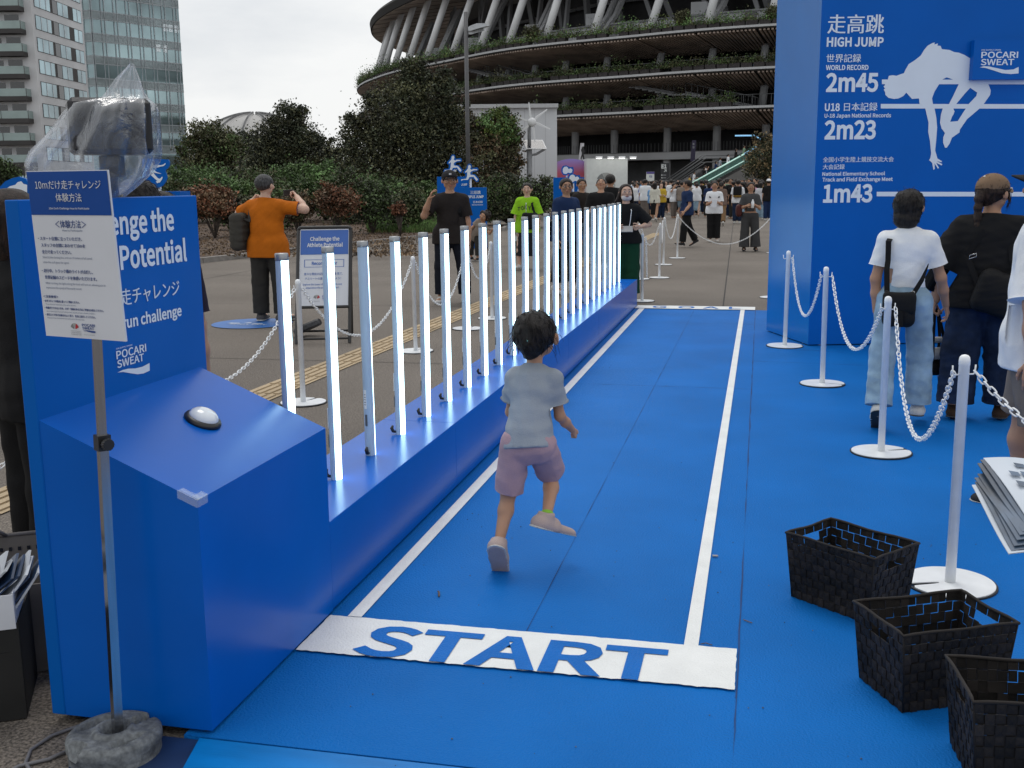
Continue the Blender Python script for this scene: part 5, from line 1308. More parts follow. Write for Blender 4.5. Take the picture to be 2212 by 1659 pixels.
for (yy, ln, tw_) in ((62, .80, .0), (69, .72, .5)):
    mb = MB(); z = hgt(sl_b, 1014, yy); d = rvec * math.cos(tw_) + fvec * math.sin(tw_); n = np.cross([0, 0, 1], d); c0 = sl_b + np.array([0, 0, z]) + d * .08
    V = []; 
    for i, (t, hw, zt_, zb_) in enumerate(((0, .06, .05, -.08), (.12, .10, .10, -.09), (.4, .17, .17, -.03), (.8, .18, .17, .05), (1.0, .10, .12, .09))):
        c = c0 + d * ln * t; V += [c + n * hw + np.array([0, 0, zb_]), c - n * hw + np.array([0, 0, zb_]), c - n * hw * .8 + np.array([0, 0, zt_]), c + n * hw * .8 + np.array([0, 0, zt_])]
    mb.add(V, [(4 * i + k, 4 * i + (k + 1) % 4, 4 * i + 4 + (k + 1) % 4, 4 * i + 4 + k) for i in range(4) for k in range(4)] + [(3, 2, 1, 0), (16, 17, 18, 19)], mat('pale lamp housing', (.42, .44, .46), rough=.4)); V2 = [V[5], V[4], V[12], V[13]]; mb.add([p - np.array([0, 0, .012]) for p in V2], [(0, 1, 2, 3)], mat('dark lamp glass', (.05, .06, .05), rough=.15)); mb.build('lamp_head', lamp)
wp_b = gd(1144, 50.0); wl = empty('wind_solar_lamp', tuple(wp_b), 'lamp post with a six bladed wind turbine and a tilted solar panel', 'lamp post')
GALV = mat('grey galvanised steel', (.20, .205, .215), rough=.5, var=.06)
mb = MB(); zs = hgt(wp_b, 1145, 321); zh = hgt(wp_b, 1148, 272); mb.tube([wp_b, wp_b + np.array([0, 0, zs])], .13, GALV, 12); mb.tube([wp_b + np.array([0, 0, zs]), wp_b + np.array([0, 0, zh])], .085, GALV, 12); mb.build('pole', wl)
pls = Pl(W(50, 0, 0), -fvec, .25)
mb = MB(); P4 = [pls.at(1137, 321), pls.at(1181, 321), pls.at(1173, 301), pls.at(1129, 301)]; tip = fvec * .55; P4[2] = P4[2] + tip; P4[3] = P4[3] + tip
nn_ = np.cross(P4[1] - P4[0], P4[3] - P4[0]); nn_ /= np.linalg.norm(nn_)
if nn_[2] < 0: nn_ = -nn_
mb.prism(P4, -nn_ * .04, COLM); cellm = mat('dark solar cell', (.012, .014, .022), rough=.15, spec=.6)
for i in range(8):
    for j in range(4):
        B = lambda u, v: (P4[0] * (1 - u) + P4[1] * u) * (1 - v) + (P4[3] * (1 - u) + P4[2] * u) * v + nn_ * .004
        u0, u1, v0, v1 = .03 + .94 * i / 8 + .003, .03 + .94 * (i + 1) / 8 - .003, .05 + .9 * j / 4 + .006, .05 + .9 * (j + 1) / 4 - .006; mb.add([B(u0, v0), B(u1, v0), B(u1, v1), B(u0, v1)], [(0, 1, 2, 3)], cellm)
mb.build('solar_panel', wl)
hub = pls.at(1149, 264)
mb = MB(); mb.lathe([(.02, -.19), (.15, -.13), (.20, 0), (.19, .12), (.10, .18), (.02, .19)], hub, COLM, 16, axis=-fvec); mb.tube([hub + fvec * .1, np.array([*wp_b[:2], zh]) + np.array([0, 0, .0])], .06, GALV, 8); mb.build('hub', wl)
for k in range(6):
    mb = MB(); t = R(98 + 60 * k); d = rvec * math.cos(t) + np.array([0, 0, 1]) * math.sin(t); n = np.cross(d, fvec); a = hub - fvec * .08
    mb.prism([a + d * .17 - n * .025, a + d * .87 - n * .015, a + d * .88 + n * .02, a + d * .3 + n * .075, a + d * .17 + n * .05], fvec * .015 + n * .01, COLM); mb.build('blade', wl)
mb = MB(); z = hgt(wp_b, 1150, 336); c = wp_b + np.array([0, 0, z]); mb.tube([c, c + rvec * .3 + np.array([0, 0, .06]), c + rvec * .75 + np.array([0, 0, .3])], [.03, .06, .05], GALV, 8); mb.build('lamp_arm', wl)

# ================================================================ towers at the left, dome roof
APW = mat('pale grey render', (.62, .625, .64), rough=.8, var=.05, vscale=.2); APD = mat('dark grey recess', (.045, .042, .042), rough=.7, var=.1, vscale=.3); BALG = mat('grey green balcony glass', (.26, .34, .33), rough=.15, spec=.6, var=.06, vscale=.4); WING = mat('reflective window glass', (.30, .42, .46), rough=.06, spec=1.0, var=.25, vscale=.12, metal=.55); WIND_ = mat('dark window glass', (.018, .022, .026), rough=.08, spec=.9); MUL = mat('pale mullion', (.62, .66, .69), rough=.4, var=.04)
ap = empty('apartment_tower', tuple(W(172, -74, 0)), 'pale apartment tower with stacked glass balconies and ribbon windows', 'building')
FA = 160.0; fl = 3.07
xa = -((1106 - 66) / F) * FA * 1.0
pA0 = dpt(68, 30, FA); RA = float(np.dot(pA0[:2] - CAM[:2], CR)); 
depthA = 19.0
def AW(f, r, z): return W(f, r, z)
mb = MB()
ZT = 62.0
mb.prism([AW(FA, RA - 24, -.5), AW(FA, RA, -.5), AW(FA, RA, ZT), AW(FA, RA - 24, ZT)], fvec * depthA, APW)
mb.build('walls', ap)
bz0 = dpt(60, 308, FA - 1)[2]          # a balcony slab level read off the photo
lv = [bz0 + 0.0 + fl * k for k in range(-1, 14)]
x0b, x1b = RA - 16.5, RA - 4.2
x1b = float(np.dot(dpt(70, 300, FA - 1.5)[:2] - CAM[:2], CR)) - .2
for k, z in enumerate(lv):
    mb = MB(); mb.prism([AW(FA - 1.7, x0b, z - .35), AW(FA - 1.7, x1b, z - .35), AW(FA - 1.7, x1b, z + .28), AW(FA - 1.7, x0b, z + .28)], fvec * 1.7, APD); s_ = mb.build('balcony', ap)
    mb = MB(); mb.prism([AW(FA - 1.68, x0b, z + .29), AW(FA - 1.68, x1b - .03, z + .29), AW(FA - 1.68, x1b - .03, z + 1.35), AW(FA - 1.68, x0b, z + 1.35)], fvec * .06, BALG); mb.prism([AW(FA - 1.68, x1b - .06, z + .29), AW(FA - .05, x1b - .06, z + .29), AW(FA - .05, x1b - .06, z + 1.35), AW(FA - 1.68, x1b - .06, z + 1.35)], rvec * .05, BALG)
    for j in range(5): mb.box(AW(FA - 1.71, x0b + (x1b - x0b) * j / 4, z + .82), (.06, .04, 1.1), APD)
    mb.build('balustrade', s_)
    for (a, b, zt_) in ((x1b - 2.9, x1b - .9, 2.0), (x1b - 5.0, x1b - 3.6, 1.9), (x1b - 9.8, x1b - 6.6, 2.0)): MB().prism([AW(FA - .02, a, z + .3), AW(FA - .02, b, z + .3), AW(FA - .02, b, z + .4 + zt_), AW(FA - .02, a, z + .4 + zt_)], fvec * -.03, WIND_).build('window', ap)
    # ribbon windows on the receding side
    mb = MB(); zr0, zr1 = z + .62, z + 2.45; y0 = 1.0
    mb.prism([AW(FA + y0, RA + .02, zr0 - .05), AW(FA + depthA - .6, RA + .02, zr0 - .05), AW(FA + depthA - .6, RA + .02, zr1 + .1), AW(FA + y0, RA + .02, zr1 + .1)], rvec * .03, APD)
    for (a, b) in ((1.1, 6.4), (9.2, 13.0), (15.0, 18.2)):
        mb.prism([AW(FA + a, RA + .055, zr0), AW(FA + b, RA + .055, zr0), AW(FA + b, RA + .055, zr1), AW(FA + a, RA + .055, zr1)], rvec * .03, WING)
        n = 3 if b - a > 4 else 2
        for j in range(1, n): c = AW(FA + a + (b - a) * (j / n + .06 * (j - 1)), RA + .10, (zr0 + zr1) / 2); mb.box(c, (.1, .1, zr1 - zr0), MUL)
    mb.prism([AW(FA + 7.3, RA + .06, zr0), AW(FA + 9.0, RA + .06, zr0), AW(FA + 9.0, RA + .06, zr1), AW(FA + 7.3, RA + .06, zr1)], rvec * .02, WIND_)
    mb.build('ribbon_window', ap)
mb = MB(); zz = lv[0] - .6
mb.prism([AW(FA - 2.2, RA - 22, -.5), AW(FA - 2.2, RA - 1.0, -.5), AW(FA - 2.2, RA - 1.0, zz), AW(FA - 2.2, RA - 22, zz)], fvec * 2.1, APD)
for j in range(6): mb.prism([AW(FA - 2.25, RA - 8 + 1.2 * j, 1.2), AW(FA - 2.25, RA - 7 + 1.2 * j, 1.2), AW(FA - 2.25, RA - 7 + 1.2 * j, zz - 1), AW(FA - 2.25, RA - 8 + 1.2 * j, zz - 1)], fvec * .03, WING)
mb.build('base_storey', ap)

gt = empty('glass_tower', tuple(W(230, -85, 0)), 'tall glass office tower with pale mullion grid behind the apartment tower', 'building')
FB_ = 214.0
def onF(x, y, f): return dpt(x, y, f)
cB = onF(203, 120, FB_); rB = float(np.dot(cB[:2] - CAM[:2], CR))
# right face runs away from the corner towards the right
dB_ = np.array([.80, .60])             # (forward, right) direction of the right face
eB = None
for L_ in np.arange(5, 80, .25):
    q_ = W(FB_ + dB_[0] * L_, rB + dB_[1] * L_, cB[2]); d = q_ - CAM; xx = PW / 2 + F * (d @ RT) / (d @ fw)
    if xx > 391: eB = L_; break
LB = eB or 40; GZ = 78.0
GLT = mat('blue green curtain glass', (.27, .37, .39), rough=.05, spec=1.0, metal=.6, var=.30, vscale=.06); GSP = mat('grey spandrel glass', (.42, .49, .51), rough=.12, spec=.9, metal=.35, var=.12, vscale=.1)
def BW(t, z, off=0.0): n_ = np.array([-dB_[1], dB_[0]]); n_ = n_ if n_ @ np.array([-1, .4]) > 0 else -n_; return W(FB_ + dB_[0] * t + n_[0] * off, rB + dB_[1] * t + n_[1] * off, z)
lfd = np.array([.35, -1.0]); lfd /= np.linalg.norm(lfd)
def BL_w(t, z, off=0.0): n_ = np.array([-1, -.35]); n_ /= np.linalg.norm(n_); return W(FB_ + lfd[0] * t + n_[0] * off, rB + lfd[1] * t + n_[1] * off, z)
mb = MB(); Pn = [BW(0, -.5), BW(LB, -.5), W(FB_ + dB_[0] * LB + 20, rB + dB_[1] * LB - 25, -.5), BL_w(26, -.5)]
mb.prism(Pn, np.array([0, 0, GZ]), GLT); mb.build('curtain_wall', gt)
zl0 = dpt(204, 120, FB_)[2]; fh = 4.13
for k in range(-9, 5):
    z = zl0 + fh * k
    if z < 9: continue
    mb = MB()
    for fn_, L_ in ((BW, LB), (BL_w, 14)):
        mb.add([fn_(0, z, .06), fn_(L_, z, .06), fn_(L_, z - 1.45, .06), fn_(0, z - 1.45, .06)], [(0, 1, 2, 3), (3, 2, 1, 0)], GSP)
        for zz in (z, z - 1.45):
            a, b = fn_(0, zz, .10), fn_(L_, zz, .10); mb.add([a + np.array([0, 0, .09]), b + np.array([0, 0, .09]), b - np.array([0, 0, .09]), a - np.array([0, 0, .09])], [(0, 1, 2, 3), (3, 2, 1, 0)], MUL)
    mb.build('spandrel', gt)
mb = MB()
def vm(fn_, t, w): 
    a, b, c, d = fn_(t, 9, .13), fn_(t + w, 9, .13), fn_(t + w, GZ - .5, .13), fn_(t, GZ - .5, .13); mb.add([a, b, c, d], [(0, 1, 2, 3), (3, 2, 1, 0)], MUL)
t = 0.0; i = 0
while t < LB - .3: vm(BW, t, .16); t += (2.0, .75)[i % 2]; i += 1
t = 0.0
while t < 14: vm(BL_w, t, .16); t += 1.7
mb.build('mullion', gt)
mb = MB()
for (x, y) in ((.88, 168), (.80, 120), (.74, 120), (.86, 58)): pass
for (u, k) in ((.80, 3), (.86, 3), (.93, 3), (.70, 2), (.78, 2)):
    z = zl0 + fh * (k - 1) - 2.2; mb.add([BW(LB * u, z, .09), BW(LB * u + 1.0, z, .09), BW(LB * u + 1.0, z + 1.4, .09), BW(LB * u, z + 1.4, .09)], [(0, 1, 2, 3), (3, 2, 1, 0)], mat('bright reflecting pane', (.75, .8, .82), rough=.02, metal=1.0))
mb.build('bright_pane', gt)
dm = empty('dome_roof_hall', tuple(gd(560, 260)), 'low pale ribbed dome roof of a hall behind the trees', 'building')
DOM = mat('pale dome sheet', (.40, .39, .38), rough=.6, var=.05, vscale=.1); mb = MB()
fD = 270; top_ = dpt(528, 248, fD); lft = dpt(395, 286, fD); rgt = dpt(745, 330, fD); hwD = (rgt[0] - lft[0])
cxD = (lft + rgt) / 2; RD = np.linalg.norm((rgt - lft)[:2]) / 2; V = []; Fc = []; nr, na = 16, 72
zb_ = min(lft[2], rgt[2]) - 2
for i in range(nr + 1):
    for k in range(na):
        rr = RD * 1.02 * i / nr; a = 2 * math.pi * k / na; x_, y_ = rr * math.cos(a), rr * math.sin(a)
        z = zb_ + (top_[2] - zb_) * (1 - (rr / (RD * 1.02)) ** 2.0) + (.5 if k % 6 == 0 else 0) * (i > 0)
        V.append(np.array([cxD[0], cxD[1], 0]) + rvec * (x_ - RD * .10) + fvec * y_ + np.array([0, 0, z]))
Fc = [(i * na + k, i * na + (k + 1) % na, (i + 1) * na + (k + 1) % na, (i + 1) * na + k) for i in range(nr) for k in range(na)]
mb.add(V, Fc, DOM); mb.build('roof', dm)
mb = MB(); 
for k in range(na):
    if k % 6 == 0: mb.tube([V[i * na + k] + np.array([0, 0, .05]) for i in range(1, nr + 1)], .22, STM, 4, smooth=False)
mb.build('rib', dm); mb = MB(); mb.lathe([(RD * 1.0, 0), (RD * 1.0, zb_ + .3)], np.array([cxD[0], cxD[1], 0]) - rvec * RD * .10, STM, 40); mb.build('drum_wall', dm)
# ================================================================ people: smooth bodies grown round a posed skeleton
def nets(fn, lo, hi, h):
    """surface of a signed distance field: one vertex per crossed cell, quads between"""
    lo = np.asarray(lo, float); hi = np.asarray(hi, float)
    n = np.maximum(((hi - lo) / h).astype(int) + 2, 4)
    xs = [lo[k] + h * np.arange(n[k]) for k in range(3)]
    D = fn(xs).astype(np.float32); I = D < 0
    c = np.zeros(tuple(n - 1), np.int8)
    for dx in (0, 1):
        for dy in (0, 1):
            for dz in (0, 1): c += I[dx:n[0] - 1 + dx, dy:n[1] - 1 + dy, dz:n[2] - 1 + dz]
    act = (c > 0) & (c < 8); ids = np.argwhere(act)
    if not len(ids): return np.zeros((0, 3)), np.zeros((0, 4), int)
    idx = -np.ones(act.shape, np.int64); idx[act] = np.arange(len(ids))
    s = np.zeros((len(ids), 3)); w = np.zeros(len(ids))
    cor = [(a, b, d) for a in (0, 1) for b in (0, 1) for d in (0, 1)]
    for p in cor:
        for k in range(3):
            if p[k]: continue
            q = list(p); q[k] = 1
            a = D[ids[:, 0] + p[0], ids[:, 1] + p[1], ids[:, 2] + p[2]]; b = D[ids[:, 0] + q[0], ids[:, 1] + q[1], ids[:, 2] + q[2]]
            m = (a < 0) != (b < 0); t = np.where(m, a / np.where(m, a - b, 1), 0)
            P = np.tile(np.array(p, float), (len(ids), 1)); P[:, k] += t
            s += P * m[:, None]; w += m
    V = lo + h * (ids + s / w[:, None])
    Q = []
    for k in range(3):
        a = [slice(None)] * 3; b = [slice(None)] * 3; a[k] = slice(0, -1); b[k] = slice(1, None)
        cr = I[tuple(a)] != I[tuple(b)]; e = np.argwhere(cr); o = [j for j in range(3) if j != k]
        e = e[(e[:, o[0]] > 0) & (e[:, o[1]] > 0) & (e[:, o[0]] < n[o[0]] - 1) & (e[:, o[1]] < n[o[1]] - 1)]
        if not len(e): continue
        g = []
        for d0, d1 in ((-1, -1), (0, -1), (0, 0), (-1, 0)):
            f = e.copy(); f[:, o[0]] += d0; f[:, o[1]] += d1; g.append(idx[f[:, 0], f[:, 1], f[:, 2]])
        g = np.stack(g, 1); ins = I[e[:, 0], e[:, 1], e[:, 2]]
        fl = ins if k != 1 else ~ins
        g[~fl] = g[~fl][:, ::-1]; Q.append(g[(g >= 0).all(1)])
    return V, np.vstack(Q)

class SDF:
    def __init__(s, k=.02): s.p = []; s.k = k; s.cuts = []; s.fold = None
    def cone(s, a, b, ra, rb, flat=None, fn=None, k=None):
        s.p.append(('c', np.asarray(a, float), np.asarray(b, float), ra, rb, flat, fn, k)); return s
    def ell(s, c, r, M=None, k=None): s.p.append(('e', np.asarray(c, float), np.asarray(r, float), M, None, None, None, k)); return s
    def cut(s, p, n): s.cuts.append((np.asarray(p, float), np.asarray(n, float) / np.linalg.norm(n))); return s   # removes the side n points to
    def bounds(s, pad):
        lo, hi = [], []
        for q in s.p:
            if q[0] == 'c':
                f = max(1, 1 / (q[5] or 1)) if q[5] and q[5] < 1 else (q[5] or 1); f = max(f if q[5] and q[5] > 1 else 1, 1)
                r = max(q[3], q[4]) * f; lo.append(np.minimum(q[1], q[2]) - r); hi.append(np.maximum(q[1], q[2]) + r)
            else: r = max(q[2]); lo.append(q[1] - r); hi.append(q[1] + r)
        return np.min(lo, 0) - pad, np.max(hi, 0) + pad
    def mesh(s, h, pad=.03):
        lo, hi = s.bounds(pad)
        def fn(xs):
            D = np.full([len(x) for x in xs], .3, np.float32)
            for q in s.p:
                k = q[7] if q[7] is not None else s.k
                if q[0] == 'c':
                    f = q[5] if q[5] and q[5] > 1 else 1
                    r = max(q[3], q[4]) * f + 3 * h + k * 1.2; a0, b0 = np.minimum(q[1], q[2]) - r, np.maximum(q[1], q[2]) + r
                else: r = max(q[2]) + 3 * h + k * 1.2; a0, b0 = q[1] - r, q[1] + r
                sl = tuple(slice(max(0, np.searchsorted(xs[i], a0[i]) - 1), np.searchsorted(xs[i], b0[i]) + 1) for i in range(3))
                X, Y, Z = (xs[i][sl[i]] for i in range(3))
                if not (len(X) and len(Y) and len(Z)): continue
                P = np.stack(np.meshgrid(X, Y, Z, indexing='ij'), -1).astype(np.float32)
                if q[0] == 'c':
                    a, b, ra, rb, fl, nv = q[1], q[2], q[3], q[4], q[5], q[6]
                    ab = b - a; t = np.clip(((P - a) @ ab) / max(ab @ ab, 1e-9), 0, 1)
                    v = P - (a + t[..., None] * ab)
                    if fl:   # radius is scaled by fl along direction nv
                        nv = np.asarray(nv, float); dn = v @ nv; v = v + (dn * (1 / fl - 1))[..., None] * nv
                    d = np.linalg.norm(v, axis=-1) - (ra + (rb - ra) * t)
                    if fl and fl < 1: d = d * (.5 + .5 * fl)
                else:
                    v = P - q[1]
                    if q[3] is not None: v = v @ np.asarray(q[3])
                    v = v / q[2]; l = np.linalg.norm(v, axis=-1); g = np.linalg.norm(v / q[2], axis=-1) + 1e-6; d = l * (l - 1) / g
                E = D[sl]
                if k > 0:
                    hh = np.clip(.5 + .5 * (E - d) / k, 0, 1); D[sl] = E * (1 - hh) + d * hh - k * hh * (1 - hh)
                else: D[sl] = np.minimum(E, d)
            if s.fold or s.cuts:
                P = np.stack(np.meshgrid(*xs, indexing='ij'), -1).astype(np.float32)
                if s.fold: D = D + s.fold(P).astype(np.float32)
                for p, n in s.cuts: D = np.maximum(D, (P - p) @ n)
            return D
        return nets(fn, lo, hi, h)

def folds(amp, seed, zs=1.0, dirn=None):
    r = np.random.default_rng(seed); ks = []
    for i in range(7):
        v = r.normal(size=3) * np.array([26, 26, 40]) * zs; ks.append((v, r.uniform(0, 6.28), r.uniform(.5, 1)))
    kb = r.normal(size=3) * 9
    amp *= 1.25
    def f(P):
        w = np.sin(P @ kb) * 1.6; o = 0
        for v, ph, a in ks: o = o + a * (1 - np.abs(np.sin((P @ v) * .8 + ph + w)) * 2 ** .5)
        return -amp * o / 4
    return f

SKINS = {k: mat('skin ' + k, c, rough=.5, var=.05, vscale=9, spec=.3, sss=.08) for k, c in (('light', (.53, .33, .235)), ('tan', (.40, .225, .145)), ('child', (.44, .245, .155)), ('fair', (.56, .37, .28)))}
HAIRS = {k: mat('hair ' + k, c, rough=.45, var=.35, vscale=14, stretch=(6, 6, .6), bump=.9, bscale=60, spec=.28) for k, c in (('black', (.014, .011, .010)), ('brown', (.024, .013, .009)), ('darkbrown', (.018, .011, .009)), ('grey', (.05, .05, .052)))}
EYEW = mat('eye white', (.6, .58, .56), rough=.2, var=.01); EYED = mat('eye iris', (.015, .01, .008), rough=.15, var=.05); LIPS = mat('lips', (.36, .13, .11), rough=.45, var=.05); BROW = mat('brow hair', (.02, .014, .012), rough=.7)
def fab(name, c, bump=.35, bs=240, rough=.85, var=.05, vs=5): return mat('cloth ' + name, c, rough=rough, var=var, vscale=vs, bump=bump, bscale=bs, spec=.15, detail2=.06, d2scale=420)

def unit(v): v = np.asarray(v, float); return v / (np.linalg.norm(v) + 1e-12)
class Person:
    """joints in metres, local frame: x right, y forward, z up, origin on the ground below the hips"""
    def __init__(s, H=1.65, child=False, lean=0.0, side=0.0, turn=0.0, nod=0.0, tilt=0.0, arms=None, legs=None, build=1.0, twist=0.0, female=False, hipdrop=0.0):
        s.H = H; s.child = child; s.b = build; s.f = female
        hl = .150 if child else .108                            # half shoulder width is taken from it
        L = dict(th=.215, sh=.205, ft=.045, tor=.285, neck=.036, head=.186, ua=.150, fa=.125, hand=.085) if child else dict(th=.243, sh=.238, ft=.042, tor=.295, neck=.040, head=.140, ua=.170, fa=.147, hand=.105)
        s.L = {k: v * H for k, v in L.items()}; L = s.L
        s.hw = (.050 if child else .056) * H; s.sw = (.084 if child else (.092 if female else .103)) * H * (1 + (build - 1) * .4)
        legs = legs or [((0, 0, -1), (0, 0, -1), (0, 1, 0))] * 2
        arms = arms or [((-.12, 0, -1), (-.05, .12, -1)), ((.12, 0, -1), (.05, .12, -1))]
        hip = np.zeros(3); s.J = J = {}
        up_ = unit((math.sin(side), math.sin(lean), math.cos(lean) * math.cos(side))); s.up = up_
        ct, st = math.cos(twist), math.sin(twist); rx = np.array([ct, st, 0]); rx = unit(rx - up_ * np.dot(rx, up_)); s.rx = rx; s.fy = np.cross(up_, rx)
        J['hip'] = hip; J['waist'] = hip + up_ * L['tor'] * .38; J['chest'] = hip + up_ * L['tor'] * .74; J['neck'] = hip + up_ * L['tor'] * 1.0
        hu = unit(up_ * .5 + np.array([0, 0, .5]) + np.array([0, math.sin(nod), 0]) * .8)
        J['headb'] = J['neck'] + hu * L['neck'] * 1.0
        s.hc = J['headb'] + hu * L['head'] * .47
        cy_, sy_ = math.cos(turn), math.sin(turn)
        Rz = np.array([[cy_, -sy_, 0], [sy_, cy_, 0], [0, 0, 1]])
        hn = -nod
        Rx = np.array([[1, 0, 0], [0, math.cos(hn), -math.sin(hn)], [0, math.sin(hn), math.cos(hn)]]); Ry = np.array([[math.cos(tilt), 0, math.sin(tilt)], [0, 1, 0], [-math.sin(tilt), 0, math.cos(tilt)]])
        s.HM = Ry @ Rz @ Rx                                    # head frame: columns right, forward, up
        hipx = np.array([1, 0, hipdrop])
        for i, sd in enumerate((-1, 1)):
            k = 'LR'[i]
            J['s' + k] = J['neck'] + rx * sd * s.sw - up_ * L['tor'] * .125
            ua, fa = arms[i][:2]; J['e' + k] = J['s' + k] + unit(ua) * L['ua']; J['w' + k] = J['e' + k] + unit(fa) * L['fa']
            s.__dict__['hd' + k] = unit(arms[i][2]) if len(arms[i]) > 2 else unit(fa)
            J['h' + k] = hip + unit(hipx) * sd * s.hw; th, sh, ft = legs[i]
            J['k' + k] = J['h' + k] + unit(th) * L['th']; J['a' + k] = J['k' + k] + unit(sh) * L['sh']; s.__dict__['ft' + k] = unit(ft)
        lows = []
        for k in 'LR':
            f = s.__dict__['ft' + k]; a = J['a' + k]; fu = unit(np.array([0, 0, 1]) - f * f[2]) if abs(f[2]) < .95 else unit(np.array([0, -np.sign(f[2]), 0]))
            s.__dict__['fu' + k] = fu
            lows += [(a - fu * L['ft'] - f * .03 * H)[2], (a - fu * L['ft'] + f * .115 * H)[2]]
        s.dz = -min(lows); 
        for k in J: J[k] = J[k] + np.array([0, 0, s.dz])
        s.hc = s.hc + np.array([0, 0, s.dz])
        s.hr = L['head'] * .5
    def hp(s, x, y, z): return s.hc + s.HM @ (np.array([x, y, z]) * s.hr)
    # ---- body
    def body(s, h, hands=None, fine=True):
        H, J, L, b = s.H, s.J, s.L, s.b; q = SDF(.022 * H / 1.6); up_, rx, fy = s.up, s.rx, s.fy
        r = lambda k: k * H * b
        q.cone(J['hip'] - rx * s.hw * .55 - up_ * .01 * H, J['hip'] + rx * s.hw * .55 - up_ * .01 * H, r(.060), r(.060))
        q.cone(J['hip'] + up_ * .02 * H, J['waist'], r(.078), r(.070), .78, fy); q.cone(J['waist'], J['chest'], r(.070), r(.084), .74, fy)
        q.cone(J['chest'] - rx * s.sw * .45, J['chest'] + rx * s.sw * .45, r(.062), r(.062), .8, fy)
        [q.cone(J['neck'] - up_ * .026 * H, J['s' + k] * .9 + J['neck'] * .1, r(.040), r(.030)) for k in 'LR']; q.cone(J['neck'] - up_ * .035 * H, J['neck'], r(.044), r(.034))
        q.cone(J['neck'] - up_ * .01 * H, J['headb'] + s.HM @ np.array([0, .002, .02]) * H, r(.034), H * .031)
        for k in 'LR':
            q.cone(J['s' + k], J['e' + k], r(.0275), r(.0235)); q.cone(J['e' + k], J['e' + k] * .55 + J['w' + k] * .45, r(.0235), r(.0225)); q.cone(J['e' + k] * .55 + J['w' + k] * .45, J['w' + k], r(.0225), r(.0160))
            q.cone(J['h' + k], J['k' + k], r(.055), r(.035)); m_ = J['k' + k] * .68 + J['a' + k] * .32 - unit(np.cross(np.cross(J['k' + k] - J['a' + k], s.__dict__['ft' + k]), J['k' + k] - J['a' + k])) * -.010 * H
            q.cone(J['k' + k], m_, r(.034), r(.036)); q.cone(m_, J['a' + k], r(.035), r(.0215))
            f, fu = s.__dict__['ft' + k], s.__dict__['fu' + k]; a = J['a' + k] - fu * L['ft'] * .55
            q.cone(a - f * .018 * H, a + f * .10 * H, r(.020), r(.016), .8, fu); q.cone(J['a' + k], a, r(.021), r(.02))
        # head
        hr, M = s.hr, s.HM; ch = s.child
        q.ell(s.hp(0, -.08, .20), np.array([.74, .92, .80]) * hr, M, k=.012 * H / 1.6); q.cone(s.hp(0, .22, -.25), s.hp(0, .34, -.66), .56 * hr, .30 * hr, .95, M[:, 0], k=.02 * H / 1.6)
        q.cone(s.hp(-.34, .16, -.42), s.hp(.34, .16, -.42), .34 * hr, .34 * hr, k=.02)
        if fine:
            q.cone(s.hp(0, .80, .02), s.hp(0, .98 if not ch else .93, -.23), .07 * hr, .13 * hr, k=.008); q.ell(s.hp(0, .80, -.50), np.array([.25, .12, .10]) * hr, M, k=.008)
            for sd in (-1, 1):
                q.ell(s.hp(sd * .30, .74, .20), np.array([.22, .13, .07]) * hr, M, k=.01); q.ell(s.hp(sd * .45, .58, -.15), np.array([.22, .2, .2]) * hr, M, k=.012)
                q.ell(s.hp(sd * (.88 if ch else .82), .02, -.04), np.array([.12, .19, .27]) * hr, M, k=.006)
        V, Q = q.mesh(h, .04); mb = MB(); sk = s.skin
        mb.add(V, Q.tolist(), sk, True)
        if fine:
            for sd in (-1, 1):
                for (rr, off, m) in ((.115, 0, EYEW), (.062, .072, EYED)):
                    c = s.hp(sd * .31, .735 + off, .05); e = [c + s.HM @ (np.array([math.cos(t) * math.cos(p) * (1.25 if off == 0 else 1), math.sin(p), math.sin(t) * math.cos(p) * (.62 if off == 0 else 1)]) * rr * hr) for p in np.linspace(-1.5, 1.5, 7) for t in np.linspace(0, 2 * math.pi, 11)[:-1]]
                    mb.add(e, [(i * 10 + k, i * 10 + (k + 1) % 10, (i + 1) * 10 + (k + 1) % 10, (i + 1) * 10 + k) for i in range(6) for k in range(10)], m, True)
                mb.tube([s.hp(sd * .14, .90, .27), s.hp(sd * .32, .86, .33), s.hp(sd * .48, .74, .28)], [.028 * hr, .035 * hr, .018 * hr], BROW, 6)
            mb.tube([s.hp(-.22, .82, -.52), s.hp(-.08, .93, -.49), s.hp(.08, .93, -.49), s.hp(.22, .82, -.52)], [.01 * hr, .035 * hr, .035 * hr, .01 * hr], LIPS, 6); mb.tube([s.hp(-.18, .83, -.55), s.hp(0, .93, -.57), s.hp(.18, .83, -.55)], [.01 * hr, .042 * hr, .01 * hr], LIPS, 6)
        for i, k in enumerate('LR'): s.hand(mb, k, (hands or {}).get(k, 'relaxed'), fine)
        return mb
    def hand(s, mb, k, mode, fine):
        """palm, four separate fingers of unequal length and a side thumb; palm faces the body unless told otherwise"""
        J, H = s.J, s.H; w = J['w' + k]; d = s.__dict__['hd' + k]; sd = -1 if k == 'L' else 1
        pn = s.__dict__.get('pn' + k)                          # palm normal
        pn = unit((-sd, .15, 0)) if pn is None else unit(pn)
        pn = unit(pn - d * np.dot(pn, d)); th = np.cross(d, pn) * (-sd)   # towards the thumb side
        if np.dot(th, np.array([0, 1, .2])) < 0 and s.__dict__.get('pn' + k) is None: th = -th
        S_ = s.L['hand'] / .18; q = SDF(.007 * S_); r = .0082 * S_
        q.cone(w - d * .015 * S_, w + d * .02 * S_, .024 * S_, .024 * S_, .8, pn)
